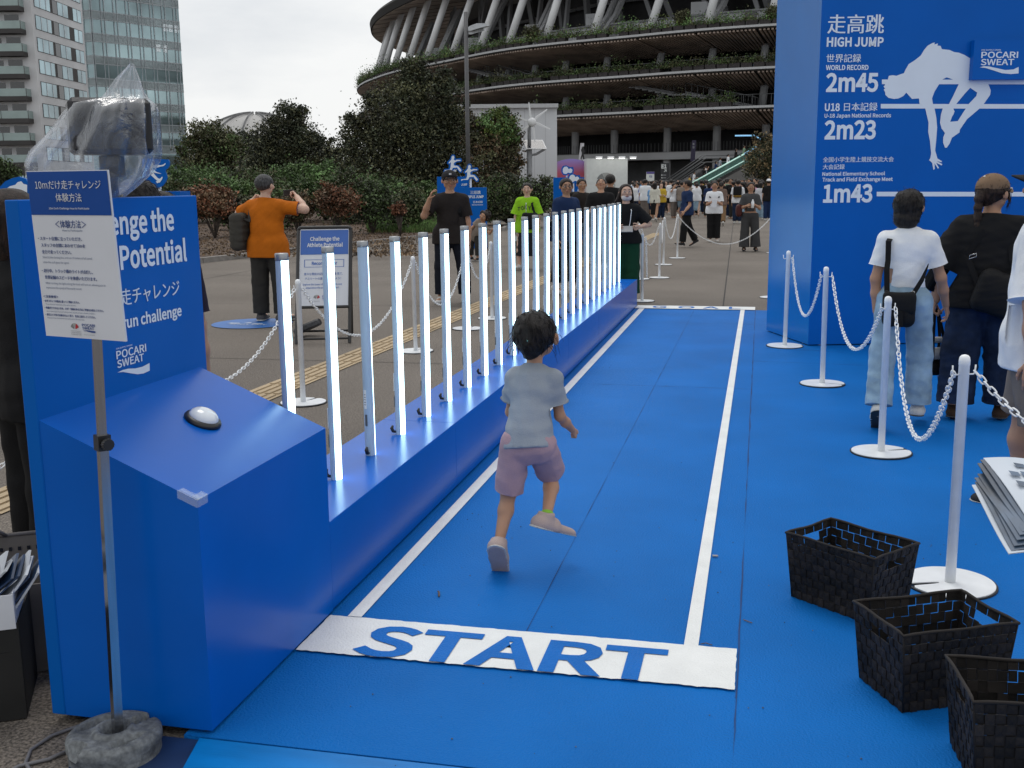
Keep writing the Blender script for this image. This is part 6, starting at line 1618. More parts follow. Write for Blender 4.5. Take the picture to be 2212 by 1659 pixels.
        q.cone(w + d * .02 * S_ + th * .012 * S_, w + d * .085 * S_ + th * .020 * S_, .021 * S_, .022 * S_, .62, pn, k=.012 * S_); q.cone(w + d * .02 * S_ - th * .010 * S_, w + d * .080 * S_ - th * .022 * S_, .020 * S_, .018 * S_, .62, pn, k=.012 * S_)
        curl = {'relaxed': (.25, .5, .5), 'fist': (1.35, 1.6, 1.1), 'grip': (.9, 1.2, .8), 'flat': (.05, .1, .1), 'point': (.5, .9, .6)}[mode]
        for i, (o, ln) in enumerate(((.031, .92), (.0105, 1.0), (-.0105, .94), (-.031, .74))):
            p = w + d * (.088 - abs(o + .002) * .25) * S_ + th * o * S_; a = 0; dd = unit(d + th * o * 2.2)
            for j, sl in enumerate((.043, .027, .020)):
                a += curl[j] * (1 + .08 * i); v = dd * math.cos(a) + pn * math.sin(a); p2 = p + v * sl * ln * S_
                q.cone(p, p2, r * (1 - .1 * j), r * (.92 - .1 * j), k=.003 * S_); p = p2
        p = w + d * .022 * S_ + th * .026 * S_ + pn * .006 * S_; v = unit(d * .72 + th * .62 + pn * (.35 if mode != 'fist' else .5))
        for j, sl in enumerate((.040, .030, .024)):
            p2 = p + v * sl * S_; q.cone(p, p2, r * (1.3 - .12 * j), r * (1.18 - .16 * j), k=.005 * S_); p = p2
            v = unit(v * .8 + d * .3 + pn * (.25 if mode != 'fist' else .55) - th * (.18 if mode != 'fist' else .5))
        V, Q = q.mesh(.0042 * S_ if fine else .008 * S_, .012); mb.add(V, Q.tolist(), s.skin, True)
        s.__dict__['palm' + k] = w + d * .075 * S_ + pn * .022 * S_
    # ---- clothes
    def top(s, m, h, sleeve=.55, hem=-.02, ease=.013, wide=1.0, neck=.0, amp=.004, seed=1, sleeve_w=.012, untuck=0.0, tilt=0.0):
        H, J, b = s.H, s.J, s.b; q = SDF(.03 * H / 1.6); up_, rx, fy = s.up, s.rx, s.fy; r = lambda k: k * H * b + ease
        q.cone(J['hip'] + up_ * (hem - .03) * H, J['waist'], r(.078) * wide + untuck, r(.074) * wide, .80, fy); q.cone(J['waist'], J['chest'], r(.074) * wide, r(.084), .78, fy)
        if hem < .02:
            hz = J['hip'] + up_ * min(hem + .035, -.0) * H; hr_ = .062 * H * b + ease + (.004 if s.child else .017)
            q.cone(hz - rx * s.hw * .62, hz + rx * s.hw * .62, hr_ + untuck, hr_ + untuck); q.cone(hz + up_ * .055 * H - rx * s.hw * .5, hz + up_ * .055 * H + rx * s.hw * .5, hr_, hr_, .92, fy)
            for k in ('' if s.child else 'LR'): q.cone(J['h' + k], J['h' + k] + unit(J['k' + k] - J['h' + k]) * .07 * H, hr_, hr_ - .004)
            q.cone(hz - up_ * .05 * H - rx * s.hw * .6, hz - up_ * .05 * H + rx * s.hw * .6, hr_ + untuck, hr_ + untuck)
        q.cone(J['chest'] - rx * s.sw * .45, J['chest'] + rx * s.sw * .45, r(.064), r(.064), .82, fy); [q.cone(J['neck'] - up_ * .028 * H, J['s' + k] * .9 + J['neck'] * .1, r(.042), r(.031)) for k in 'LR']; q.cone(J['neck'] - up_ * .045 * H, J['neck'] - up_ * (.002 + neck) * H, r(.050), r(.037))
        ends = []
        for k in 'LR':
            e = J['s' + k] + (J['e' + k] - J['s' + k]) * min(sleeve, 1); q.cone(J['s' + k], e + unit(J['e' + k] - J['s' + k]) * .05, r(.0285), r(.026) + sleeve_w)
            if sleeve > 1: q.cone(J['e' + k], J['e' + k] + (J['w' + k] - J['e' + k]) * (sleeve - 1), r(.027) + sleeve_w * .5, r(.02) + sleeve_w * .5)
        if amp: q.fold = folds(amp, seed)
        q.cut(J['hip'] + up_ * hem * H, -up_ + rx * tilt); q.cut(J['neck'] + up_ * (.020 - neck) * H, up_ + fy * .22)
        lo, hi = q.bounds(.03); V, Q = q.mesh(h, .03)
        # sleeve ends: drop what runs past the cuff
        keep = np.ones(len(V), bool)
        if sleeve <= 1:
            for k in 'LR':
                a = J['s' + k]; d = unit(J['e' + k] - a); t = (V - a) @ d; rad = np.linalg.norm((V - a) - t[:, None] * d, axis=1)
                lim = sleeve * s.L['ua']; sel = (t > lim) & (rad < (.075 * H * b + ease)) & (t < lim + .18); 
                away = np.abs((V - J['chest']) @ rx) > s.sw * .62
                V[sel & away] -= np.outer((t - lim)[sel & away], d)
        mb = MB(); mb.add(V, Q.tolist(), m, True); return mb
    def bottoms(s, m, h, length=.95, ease=.016, flare=0.0, rise=.055, amp=.004, seed=3, taper=1.0):
        """length: 0..1 thigh, 1..2 shin"""
        H, J, b = s.H, s.J, s.b; q = SDF(.028 * H / 1.6); up_, rx, fy = s.up, s.rx, s.fy; r = lambda k: k * H * b + ease
        q.cone(J['hip'] - rx * s.hw * .55, J['hip'] + rx * s.hw * .55, r(.060), r(.060)); q.cone(J['hip'], J['hip'] + up_ * (rise + .03) * H, r(.080), r(.074), .8, fy)
        for k in 'LR':
            t = min(length, 1); e = J['h' + k] + (J['k' + k] - J['h' + k]) * t; q.cone(J['h' + k], e, r(.056), r(.056 + (.036 - .056) * t) * taper + flare * (t if length <= 1 else .3))
            if length > 1: q.cone(J['k' + k], J['k' + k] + (J['a' + k] - J['k' + k]) * (length - 1), r(.037) * taper + flare * .3, r(.026) * taper + flare)
        if amp: q.fold = folds(amp, seed, .8)
        q.cut(J['hip'] + up_ * rise * H, up_); V, Q = q.mesh(h, .03)
        for k in 'LR':
            if length <= 1: a, e, ln = J['h' + k], J['k' + k], length * s.L['th']
            else: a, e, ln = J['k' + k], J['a' + k], (length - 1) * s.L['sh']
            d = unit(e - a); t = (V - a) @ d; rad = np.linalg.norm((V - a) - t[:, None] * d, axis=1); sel = (t > ln) & (t < ln + .12) & (rad < .10 * H); V[sel] -= np.outer((t - ln)[sel], d)
        mb = MB(); mb.add(V, Q.tolist(), m, True); return mb
    def skirt(s, m, h, length=.35, flare=.05, rise=.055, seed=4, amp=.006):
        H, J, b = s.H, s.J, s.b; q = SDF(.03)
        lowz = J['hip'] - np.array([0, 0, length * H]); r = lambda k: k * H * b + .014
        q.cone(J['hip'] + s.up * (rise + .03) * H, J['hip'], r(.076), r(.088), .85, s.fy); q.cone(J['hip'], lowz - np.array([0, 0, .1]), r(.088), r(.095) + flare, .9, s.fy)
        q.fold = folds(amp, seed, .55); q.cut(J['hip'] + s.up * rise * H, s.up); q.cut(lowz, (0, 0, -1)); V, Q = q.mesh(h, .03); mb = MB(); mb.add(V, Q.tolist(), m, True); return mb
    def shoe(s, k, m, sole, h=.007, big=1.0, thick=1.0):
        H, J, L = s.H, s.J, s.L; f, fu = s.__dict__['ft' + k], s.__dict__['fu' + k]; a = J['a' + k] - fu * L['ft'] * .62; sd = np.cross(f, fu); q = SDF(.014 * H / 1.6); g = H * big
        q.cone(a - f * .020 * g, a + f * .030 * g, .029 * g, .029 * g, .95, fu); q.cone(a + f * .03 * g - fu * .004 * g, a + f * .108 * g - fu * .008 * g, .030 * g, .025 * g, .62, fu); q.cone(a - f * .008 * g, a + fu * .026 * g - f * .004 * g, .026 * g, .026 * g)
        q.cut(a - fu * .0145 * g, -fu); q.cut(a + fu * .034 * g + f * -.02 * g, fu - f * .15); V, Q = q.mesh(h, .02); mb = MB(); mb.add(V, Q.tolist(), m, True)
        q2 = SDF(.0); q2.cone(a - f * .022 * g - fu * .016 * g, a + f * .02 * g - fu * .016 * g, .0305 * g, .029 * g, .36, fu); q2.cone(a + f * .02 * g - fu * .016 * g, a + f * .110 * g - fu * .017 * g, .029 * g, .0285 * g, .36, fu)
        q2.cut(a - fu * (.38 * L['ft'] + .001), -fu); q2.p[:] = [(*q_[:5], q_[5] * thick, *q_[6:]) for q_ in q2.p]; V, Q = q2.mesh(h, .02); mb.add(V, Q.tolist(), sole, True); return mb
    # ---- hair
    def hair(s, m, h, style='short'):
        H, hr, M = s.H, s.hr, s.HM; q = SDF(.012); fwd, upv = M[:, 1], M[:, 2]
        q.ell(s.hp(0, -.10, .26), np.array([.87, 1.0, .85]) * hr, M)
        if style in ('bob', 'long', 'wave'):
            q.cone(s.hp(0, -.20, .05), s.hp(0, -.28, -.62 if style == 'bob' else -.95), .88 * hr, .80 * hr, .88, fwd, k=.02)
        if style == 'long': q.cone(s.hp(0, -.5, -.6), s.hp(0, -.72, -2.3), .62 * hr, .40 * hr, .45, fwd, k=.03)
        if style == 'wave':
            for sd in (-1, 1): q.cone(s.hp(sd * .62, -.05, -.3), s.hp(sd * .95, .1, -1.75), .34 * hr, .22 * hr, k=.03)
            q.cone(s.hp(.6, -.3, -.4), s.hp(1.5, -.2, -1.7), .4 * hr, .2 * hr, k=.03)
        if style == 'bun':
            q.cone(s.hp(0, -.75, -.02), s.hp(0, -.90, -.12), .36 * hr, .30 * hr, k=.03); q.cone(s.hp(0, -.45, -.35), s.hp(0, -.50, -.62), .5 * hr, .34 * hr, k=.03)
        if style == 'pony':
            q.cone(s.hp(0, -.80, .10), s.hp(0, -1.15, -.10), .30 * hr, .26 * hr, k=.02); q.cone(s.hp(0, -1.15, -.10), s.hp(0, -1.0, -1.5), .26 * hr, .12 * hr, k=.02)
        if style == 'curly':
            r_ = np.random.default_rng(5)
            for i in range(46):
                v = unit(r_.normal(size=3)); 
                if v[1] > .45 and v[2] < .5: continue
                q.ell(s.hp(v[0] * .92, v[1] * .95 - .12, v[2] * .9 + .26), np.full(3, .26 * hr), None, k=.006)
        f0 = folds(.004 if h < .012 else 0, 9, 1.4) if style != 'curly' else None; q.fold = f0
        # open the face (and the nape on short cuts)
        q.cut(s.hp(0, .60, .42), fwd * .9 - upv * .42) if style not in ('bob', 'long', 'wave') else q.cut(s.hp(0, .52, .44), fwd * .93 - upv * .36)
        if style in ('short', 'bun', 'pony'): q.cut(s.hp(0, -.1, -.32 if style != 'short' else -.22), -upv + fwd * .62)
        V, Q = q.mesh(h, .03); mb = MB(); mb.add(V, Q.tolist(), m, True)
        if h < .0095 and style != 'curly' and len(V):   # loose strands lying over the mass
            r_ = np.random.default_rng(12); low = -1.0 if style in ('bob', 'long') else -.45
            for i in r_.choice(len(V), min(230, len(V)), replace=False):
                a = V[i]; o = unit(a - s.hp(0, -.05, .2)); t = -upv - o * np.dot(-upv, o); t = unit(t + r_.normal(size=3) * .22); ln = r_.uniform(.2, .55) * hr
                P_ = [a + o * .001 - t * ln * .5, a + o * .0018, a + o * .0006 + t * ln * .6]
                if P_[2][2] < s.hp(0, -.3, low - .25)[2]: continue
                mb.tube(P_, [.0006, .0016, .0005], m, 4)
        return mb
    def cap(s, m, h, peak=None, yaw=0.0):
        hr, M = s.hr, s.HM; q = SDF(.01); q.ell(s.hp(0, -.08, .36), np.array([.88, 1.03, .84]) * hr, M); q.cut(s.hp(0, 0, .30), -M[:, 2] + M[:, 1] * .10)
        V, Q = q.mesh(h, .03); mb = MB(); mb.add(V, Q.tolist(), m, True)
        R_, C_ = 9, 9; V = []
        for i in range(R_):
            for j in range(C_):
                u = -1 + 2 * j / (C_ - 1); v = i / (R_ - 1); x = u * .66 * (1 - .12 * v * v); y = .72 * (1 - .32 * u * u) + v * .82 * (1 - .55 * u * u) ** .7; z = .40 - .05 * v - .22 * u * u
                V.append(s.hp(x, y, z))
        V += [p - M[:, 2] * .05 * hr for p in V]; n = R_ * C_
        Fc = []
        for i in range(R_ - 1):
            for j in range(C_ - 1): a = i * C_ + j; Fc += [(a, a + 1, a + C_ + 1, a + C_), (n + a, n + a + C_, n + a + C_ + 1, n + a + 1)]
        edge = [j for j in range(C_)] + [i * C_ + C_ - 1 for i in range(1, R_)] + [(R_ - 1) * C_ + j for j in range(C_ - 2, -1, -1)] + [i * C_ for i in range(R_ - 2, 0, -1)]
        for a, b in zip(edge, edge[1:] + edge[:1]): Fc.append((a, n + a, n + b, b))
        mb.add(V, Fc, m, True); return mb

def strap_path(pts, m, w=.02, th=.003, nrm=None):
    """flat webbing along pts"""
    P = np.asarray(pts, float); mb = MB(); n = len(P); T = np.gradient(P, axis=0); V = []
    for i in range(n):
        t = unit(T[i]); o = np.asarray(nrm[i] if nrm is not None else (0, 1, 0), float); sd = unit(np.cross(t, o)); o = unit(np.cross(sd, t))
        V += [P[i] + sd * w + o * th, P[i] - sd * w + o * th, P[i] - sd * w - o * th, P[i] + sd * w - o * th]
    Fc = [(4 * i + k, 4 * i + (k + 1) % 4, 4 * i + 4 + (k + 1) % 4, 4 * i + 4 + k) for i in range(n - 1) for k in range(4)] + [(3, 2, 1, 0), tuple(4 * (n - 1) + k for k in range(4))]
    mb.add(V, Fc, m, False); return mb
def soft(c, d, m, M=None, e=.35, h=.012, amp=.002, seed=2):
    """soft bag body: rounded box"""
    d = np.asarray(d, float) / 2; q = SDF(.02); r = min(d) * (1 - .0); mn = int(np.argmin(d)); M = np.eye(3) if M is None else np.asarray(M)
    o = [k for k in range(3) if k != mn]; rr = min(d[mn], .06)
    A = np.zeros(3); B = np.zeros(3); cs = []
    for sx in (-1, 1):
        for sy in (-1, 1):
            v = np.zeros(3); v[o[0]] = sx * max(d[o[0]] - rr * .8, 0); v[o[1]] = sy * max(d[o[1]] - rr * .8, 0); cs.append(v)
    for i, j in ((0, 1), (0, 2), (1, 3), (2, 3)):
        for t in (0, ): q.cone(c + M @ cs[i], c + M @ cs[j], rr, rr, d[mn] / rr, M[:, mn])
    for t in np.linspace(0, 1, 5)[1:-1]: q.cone(c + M @ (cs[0] * (1 - t) + cs[1] * t), c + M @ (cs[2] * (1 - t) + cs[3] * t), rr, rr, d[mn] / rr * 1.12, M[:, mn])
    if amp: q.fold = folds(amp, seed)
    V, Q = q.mesh(h, .03); mb = MB(); mb.add(V, Q.tolist(), m, True); return mb

def place(P, xy, yaw, label, parts, hands=None, h=.011, hh=.010, group=None, fine=True, z=0.0, body_h=None):
    """the person's body is the thing; hair, clothes and shoes are its parts"""
    mb = P.body(body_h or h, hands, fine); root = mb.build('person'); root['_rot'] = 1
    root.location = (xy[0], xy[1], z); root.rotation_euler = (0, 0, yaw); tag(root, label, 'person', group)
    for nm, b in parts: b.build(nm, root)
    return root
def loc2w(xy, yaw, p, z=0.0):
    c, s_ = math.cos(yaw), math.sin(yaw); return np.array([xy[0] + c * p[0] - s_ * p[1], xy[1] + s_ * p[0] + c * p[1], p[2] + z])
def gear(name, mbs, xy, yaw, label, cat, z=0.0):
    """a bag or other carried thing modelled in its bearer's frame; first part is the body"""
    root = empty(name, (xy[0], xy[1], z), label, cat, rz=yaw, rot=True)
    for nm, b in mbs: b.build(nm, root)
    return root
def tubemb(path, r, m, seg=8, **k): return MB().tube(path, r, m, seg, **k)
# ================================================================ the people one can tell apart
PI = math.pi
def px3(x, y, Y): d = ray(x, y); return CAM + (Y - CAM[1]) / d[1] * d
GREYTEE = fab('heather grey', (.30, .335, .385)); MAUVE = fab('mauve twill', (.42, .285, .325)); WHITET = fab('white jersey', (.72, .74, .77), vs=3); LTJEAN = fab('light denim', (.25, .36, .46), var=.14, vs=7); BLACKT = fab('black jersey', (.011, .011, .012))
DKJEAN = fab('dark denim', (.012, .022, .05), var=.2, vs=9); TAUPE = fab('taupe twill', (.17, .145, .13)); ORANGE = fab('burnt orange pique', (.47, .125, .008), var=.06); CHAR = fab('charcoal twill', (.035, .033, .03)); NAVYC = fab('navy cotton', (.014, .03, .085)); DKBRN = fab('dark brown jersey', (.022, .018, .017))
LIME = fab('lime mesh', (.25, .52, .02)); GREENP = fab('bottle green twill', (.008, .05, .026)); CAPBR = fab('brown cap cotton', (.19, .125, .08)); CAPDK = fab('dark cap cotton', (.022, .022, .025)); STRAP = fab('black webbing', (.010, .010, .011)); BAGBK = fab('black nylon', (.009, .009, .010), rough=.6)
SOLEW = mat('white rubber sole', (.52, .52, .50), rough=.6, var=.08); SOLED = mat('dark rubber sole', (.03, .03, .032), rough=.7); SHW = fab('white trainer', (.55, .54, .52)); SHPK = fab('pink beige trainer', (.46, .36, .33)); SHDK = fab('dark trainer', (.03, .03, .032)); SHGR = fab('grey trainer', (.09, .085, .085)); LOAF = fab('brown loafer', (.05, .03, .02))
BUCK = mat('silver buckle', (.5, .5, .5), metal=1, rough=.25)

# --- running child
hipw = px3(1141, 958, .66)
V_ = lambda a, b: unit(b - a)
lh, rh = px3(1120, 962, .66), px3(1166, 962, .67)
lk, la = px3(1103, 1085, .70), px3(1082, 1195, .58)
rk, ra = px3(1189, 1030, .86), px3(1183, 1098, .74)
re, rw = px3(1218, 862, .74), px3(1244, 892, .84)
rs = px3(1207, 805, .72)
P = Person(1.10, child=True, build=.84, lean=.30, side=.03, turn=-.12, nod=-.10, twist=-.22,
           arms=[((-.18, .25, -.95), (.25, .9, -.1)), (V_(rs, re), V_(re, rw), V_(re, rw))],
           legs=[(V_(lh, lk), V_(lk, la), (-.05, .62, -.78)), (V_(rh, rk), V_(rk, ra), (.52, .75, -.36))])
P.skin = SKINS['child']
CH_XY = (hipw[0], hipw[1]); CH_Z = 0.0
HAIRC = HAIRS['black']
def child_hair():
    mb = P.hair(HAIRC, .006, 'bun'); r_ = np.random.default_rng(3)
    for i in range(46):     # wisps that have slipped the bun
        sd = -1 if r_.random() < .68 else 1; a = np.array([sd * r_.uniform(.62, .84), r_.uniform(-.6, .1), r_.uniform(-.45, .5)]); b = a + np.array([sd * r_.uniform(.05, .45), r_.uniform(-.25, .1), -r_.uniform(.25, .8)]); c = (a + b) / 2 + np.array([sd * .08, 0, .05])
        mb.tube([P.hp(*a), P.hp(*c), P.hp(*b)], [.0010, .0009, .0003], HAIRC, 4)
    for i in range(60):
        t = r_.uniform(0, 6.28); a = np.array([math.cos(t) * .36, -.82 + r_.uniform(-.2, .1), -.1 + math.sin(t) * .34]); mb.tube([P.hp(*a), P.hp(a[0] * .7, a[1] - .16, a[2] * .8), P.hp(a[0] * .2, a[1] - .24, a[2] * .5)], [.0016, .002, .0008], HAIRC, 4)
    return mb
clip = MB().tube([P.hp(-.06, -1.08, .06), P.hp(.06, -1.14, .14), P.hp(.16, -1.1, .17)], [.002, .006, .003], mat('mint hair clip', (.25, .60, .50), rough=.4), 8)
sock = MB()
for k in 'LR': sock.tube([P.J['a' + k] + (P.J['k' + k] - P.J['a' + k]) * .10, P.J['a' + k] + (P.J['k' + k] - P.J['a' + k]) * .02], [.0275, .0285], mat('lime sock', (.25, .5, .05), rough=.9), 14)
child = place(P, CH_XY, 0, 'small child running away down the blue lane in grey tee, mauve shorts and hair bun',
      [('hair', child_hair()), ('hair_clip', clip), ('shirt', P.top(GREYTEE, .0065, sleeve=.62, hem=-.022, ease=.012, wide=1.06, amp=.0075, seed=4, sleeve_w=.012, untuck=.002, tilt=.12)), ('shorts', P.bottoms(MAUVE, .0065, length=.92, ease=.012, flare=.018, amp=.006, seed=8, rise=.04)),
       ('shoe', P.shoe('L', SHPK, SOLEW, .005, 1.3, 1.3)), ('shoe', P.shoe('R', SHPK, SOLEW, .005, 1.3, 1.3)), ('sock', sock)], hands={'R': 'fist', 'L': 'fist'}, h=.0062)

# --- woman in white tee and light jeans
wxy = gp(1938, 922)[:2]; WYAW = -.10
P = Person(1.49, female=True, build=.95, lean=.03, turn=-.50, nod=.02, arms=[((-.20, -.04, -1), (.06, .10, -1)), ((.34, .10, -1), (.22, .50, -.9))],
           legs=[((-.10, -.14, -1), (-.02, -.34, -1), (0, .80, -.62)), ((.09, .20, -1), (.02, .02, -1), (.08, 1, -.02))])
P.skin = SKINS['tan']; J = P.J
wm = place(P, wxy, WYAW, 'woman in white tee and wide light jeans walking away, black bob haircut',
      [('hair', P.hair(HAIRS['black'], .0075, 'bob')), ('shirt', P.top(WHITET, .0075, sleeve=.66, hem=.055, ease=.014, wide=1.02, amp=.0055, seed=11, sleeve_w=.018)), ('jeans', P.bottoms(LTJEAN, .008, length=1.95, ease=.012, flare=.032, amp=.007, seed=12, rise=.075, taper=1.10)),
       ('shoe', P.shoe('L', SHW, SOLED, .006, 1.1)), ('shoe', P.shoe('R', SHW, SOLED, .006, 1.1))], h=.008)
bagc = np.array([-.035, -.165, J['hip'][2] - .045]); H_ = P.H
mbag = soft(bagc, (.175, .085, .20), BAGBK, h=.008, amp=.002)
flap = soft(bagc + np.array([0, -.030, .045]), (.182, .045, .13), BAGBK, h=.008, amp=.001)
flap.box(bagc + np.array([.012, -.056, -.055]), (.035, .012, .10), STRAP, ch=.004)
flap.box(bagc + np.array([.02, -.0555, .04]), (.016, .002, .010), mat('white badge print', (.6, .6, .6), rough=.5))
sL = J['sL'] + np.array([.028, 0, .028])
strp = strap_path([bagc + np.array([-.075, .0, .09]), bagc + np.array([-.085, .03, .25]), J['chest'] + np.array([-.115, -.118, -.06]), J['chest'] + np.array([-.118, -.108, .06]), sL + np.array([.0, -.055, -.01]), sL + np.array([.0, .0, .018]), sL + np.array([.01, .06, -.02])], STRAP, .017, .002, nrm=[(0, -1, 0)] * 4 + [(0, -.8, .5), (0, 0, 1), (0, 1, .5)])
strp2 = strap_path([bagc + np.array([.075, .0, .09]), bagc + np.array([.13, .03, .19]), bagc + np.array([.165, .10, .28])], STRAP, .015, .002, nrm=[(0, -1, 0), (.5, -.8, 0), (1, 0, 0)])
rings = MB()
for sx in (-1, 1): rings.tube([bagc + np.array([sx * .078 + .012 * math.cos(t), -.002, .105 + .016 * math.sin(t)]) for t in np.linspace(0, 2 * PI, 13)[:-1]], .0028, BUCK if sx > 0 else BLACK_PLASTIC, 6, closed=True)
gear('crossbody_bag', [('bag_body', mbag), ('flap', flap), ('strap', strp), ('strap', strp2), ('buckle_ring', rings)], wxy, WYAW, 'black crossbody pouch hanging at the back of the light jeans', 'bag')

# --- woman in black with brown cap
bxy = gp(2110, 905)[:2]; BYAW = -.28
P = Person(1.63, female=True, build=1.16, lean=.02, turn=-.55, nod=.04, arms=[((-.52, -.05, -1), (-.12, .05, -1)), ((.30, .1, -1), (-.2, .9, .1))],
           legs=[((-.10, -.10, -1), (-.03, -.06, -1), (-.1, 1, -.1)), ((.10, .14, -1), (.03, .0, -1), (.1, 1, 0))])
P.skin = SKINS['tan']; J = P.J
hair = P.hair(HAIRS['brown'], .0075, 'bun'); HB2 = HAIRS['brown']
q = SDF(.01)
for a, b, r0, r1 in (((0, -.95, -.05), (-.05, -1.10, -.30), .34, .30), ((-.05, -1.10, -.55), (-.05, -1.12, -.80), .21, .26), ((-.04, -1.10, -1.15), (-.02, -1.10, -1.45), .22, .24), ((0, -1.08, -1.8), (.10, -1.05, -2.6), .23, .09), ((-.05, -1.1, -.3), (0, -1.08, -1.8), .09, .09)): q.cone(P.hp(*a), P.hp(*b), r0 * P.hr, r1 * P.hr)
q.fold = folds(.003, 7, 1.5); Vh, Qh = q.mesh(.0065); hair.add(Vh, Qh.tolist(), HB2, True)
r_ = np.random.default_rng(8)
for i in range(18): a = np.array([r_.uniform(.72, .82), r_.uniform(.25, .5), r_.uniform(0, .3)]); hair.tube([P.hp(*a), P.hp(a[0] + .08, a[1] + .05, a[2] - .5), P.hp(a[0] + r_.uniform(-.05, .12), a[1] - .05, a[2] - r_.uniform(.7, 1.1))], [.0016, .0014, .0004], HB2, 4)
capb = P.cap(CAPBR, .007); spot = mat('white cap dot', (.6, .58, .56), rough=.6)
for (x, y, z) in ((-.10, -.75, .98), (.60, -.62, .62), (.3, 1.22, .36)): capb.lathe([(.075 * P.hr, -.004), (.06 * P.hr, .004)], P.hp(x, y, z), spot, 10, axis=tuple(P.HM @ unit((x, y, z - .3))))
capb.box(P.hp(.10, -1.06, .36), (.09, .006, .016), CAPBR)
place(P, bxy, BYAW, 'woman in black tee and dark jeans with a brown cap and knotted ponytail',
      [('hair', hair), ('cap', capb), ('shirt', P.top(BLACKT, .0085, sleeve=.98, hem=-.06, ease=.036, wide=1.18, amp=.006, seed=21, sleeve_w=.055)), ('jeans', P.bottoms(DKJEAN, .009, length=1.92, ease=.022, flare=.035, amp=.006, seed=22, taper=1.2)),
       ('shoe', P.shoe('L', LOAF, SOLED, .006, 1.05)), ('shoe', P.shoe('R', LOAF, SOLED, .006, 1.05))], hands={'L': 'grip', 'R': 'relaxed'}, h=.0085)
bb = np.array([.13, -.19, J['hip'][2] - .0]); Mb = np.array(Matrix.Rotation(R(18), 3, 'Y'))
sb2 = soft(bb, (.34, .12, .26), BAGBK, M=Mb, h=.009, amp=.004, seed=6)
st1 = strap_path([bb + np.array([-.15, -.02, .05]), bb + np.array([-.22, .02, .20]), J['chest'] + np.array([-.12, -.155, -.10]), J['chest'] + np.array([-.02, -.150, .06]), J['sR'] + np.array([-.05, -.085, .03]), J['sR'] + np.array([-.02, -.0, .055])], STRAP, .018, .002, nrm=[(0, -1, 0)] * 4 + [(0, -.7, .7), (0, 0, 1)])
st2 = strap_path([bb + np.array([.14, -.01, .08]), J['chest'] + np.array([.155, -.155, -.12]), J['sR'] + np.array([-.035, -.088, .0]), J['sR'] + np.array([-.005, .0, .058])], STRAP, .016, .002, nrm=[(0, -1, 0)] * 2 + [(0, -.7, .7), (0, 0, 1)])
bk = MB(); c_ = bb + np.array([-.205, -.012, .25]); bk.tube([c_ + np.array([-.022, 0, -.012]), c_ + np.array([.022, -.004, .004]), c_ + np.array([.022, -.004, .026]), c_ + np.array([-.018, 0, .012])], .0026, BUCK, 6, closed=True)
gear('shoulder_bag', [('bag_body', sb2), ('strap', st1), ('strap', st2), ('buckle', bk)], bxy, BYAW, 'black soft shoulder bag slung across the back of the woman in black', 'bag')
tt = loc2w(bxy, BYAW, P.palmL); tb = empty('tote_bag', tuple(tt - np.array([0, 0, .42])), 'black and white canvas tote hanging from the hand of the woman in black', 'bag')
CANV = fab('white canvas', (.50, .50, .50)); mb = MB()
tc_ = tt - np.array([-.01, 0, .30]); Mt = np.array(Matrix.Rotation(.35, 3, 'Z'))
q = SDF(.02)
q.cone(tc_ + Mt @ np.array([-.09, 0, -.10]), tc_ + Mt @ np.array([.09, 0, -.10]), .05, .05); q.cone(tc_ + Mt @ np.array([-.065, 0, .10]), tc_ + Mt @ np.array([.065, 0, .10]), .022, .022); q.cone(tc_ + Mt @ np.array([-.07, 0, 0]), tc_ + Mt @ np.array([.07, 0, 0]), .045, .045); q.fold = folds(.003, 3); q.cut(tc_ + np.array([0, 0, .118]), (0, 0, 1))
Vt, Qt = q.mesh(.008); cz = Vt[Qt].mean(1)[:, 2]; low = cz < tc_[2] - .035
mb.add(Vt, Qt[low].tolist(), BLACKT, True); mb.add(Vt, Qt[~low].tolist(), CANV, True); mb.build('bag_body', tb)
for sy in (-1, 1):
    strap_path([tc_ + Mt @ np.array([-.045, sy * .052, -.04]), tc_ + Mt @ np.array([-.04, sy * .030, .11]), tt + np.array([-.012, sy * .006, -.02]), tt + np.array([0, sy * .004, .012]), tt + np.array([.012, sy * .006, -.02]), tc_ + Mt @ np.array([.04, sy * .030, .11]), tc_ + Mt @ np.array([.045, sy * .052, -.04])], STRAP, .011, .002, nrm=[tuple(Mt @ np.array([0, sy, .05]))] * 7).build('strap', tb)

# --- man at the right edge
cxy = gp(2216, 1114)[:2]; CYAW = 1.15
P = Person(1.72, build=1.1, lean=.0, turn=.3, nod=-.05, arms=[((-.30, -.05, -1), (-.02, -.05, -1)), ((.22, .0, -1), (.05, .2, -1))], legs=[((-.05, -.20, -1), (0, -.16, -1), (-.1, 1, 0)), ((.05, .12, -1), (0, -.02, -1), (.1, 1, 0))])
P.skin = SKINS['tan']
place(P, (cxy[0], cxy[1]), CYAW, 'person at the right edge in white tee, taupe shorts and dark peaked cap',
      [('hair', P.hair(HAIRS['black'], .009)), ('cap', P.cap(CAPDK, .008)), ('shirt', P.top(WHITET, .009, sleeve=.95, hem=-.09, ease=.022, wide=1.12, amp=.005, seed=31, sleeve_w=.04)), ('shorts', P.bottoms(TAUPE, .009, length=.98, ease=.024, flare=.03, amp=.006, seed=32)),
       ('shoe', P.shoe('L', SHDK, SOLEW, .006, 1.1)), ('shoe', P.shoe('R', SHDK, SOLEW, .006, 1.1)),
       ('sock', MB().tube([P.J['aL'] + np.array([0, 0, .10]), P.J['aL'] + np.array([0, 0, .01])], [.043, .040], BLACKT, 14).tube([P.J['aR'] + np.array([0, 0, .10]), P.J['aR'] + np.array([0, 0, .01])], [.043, .040], BLACKT, 14))], h=.009)

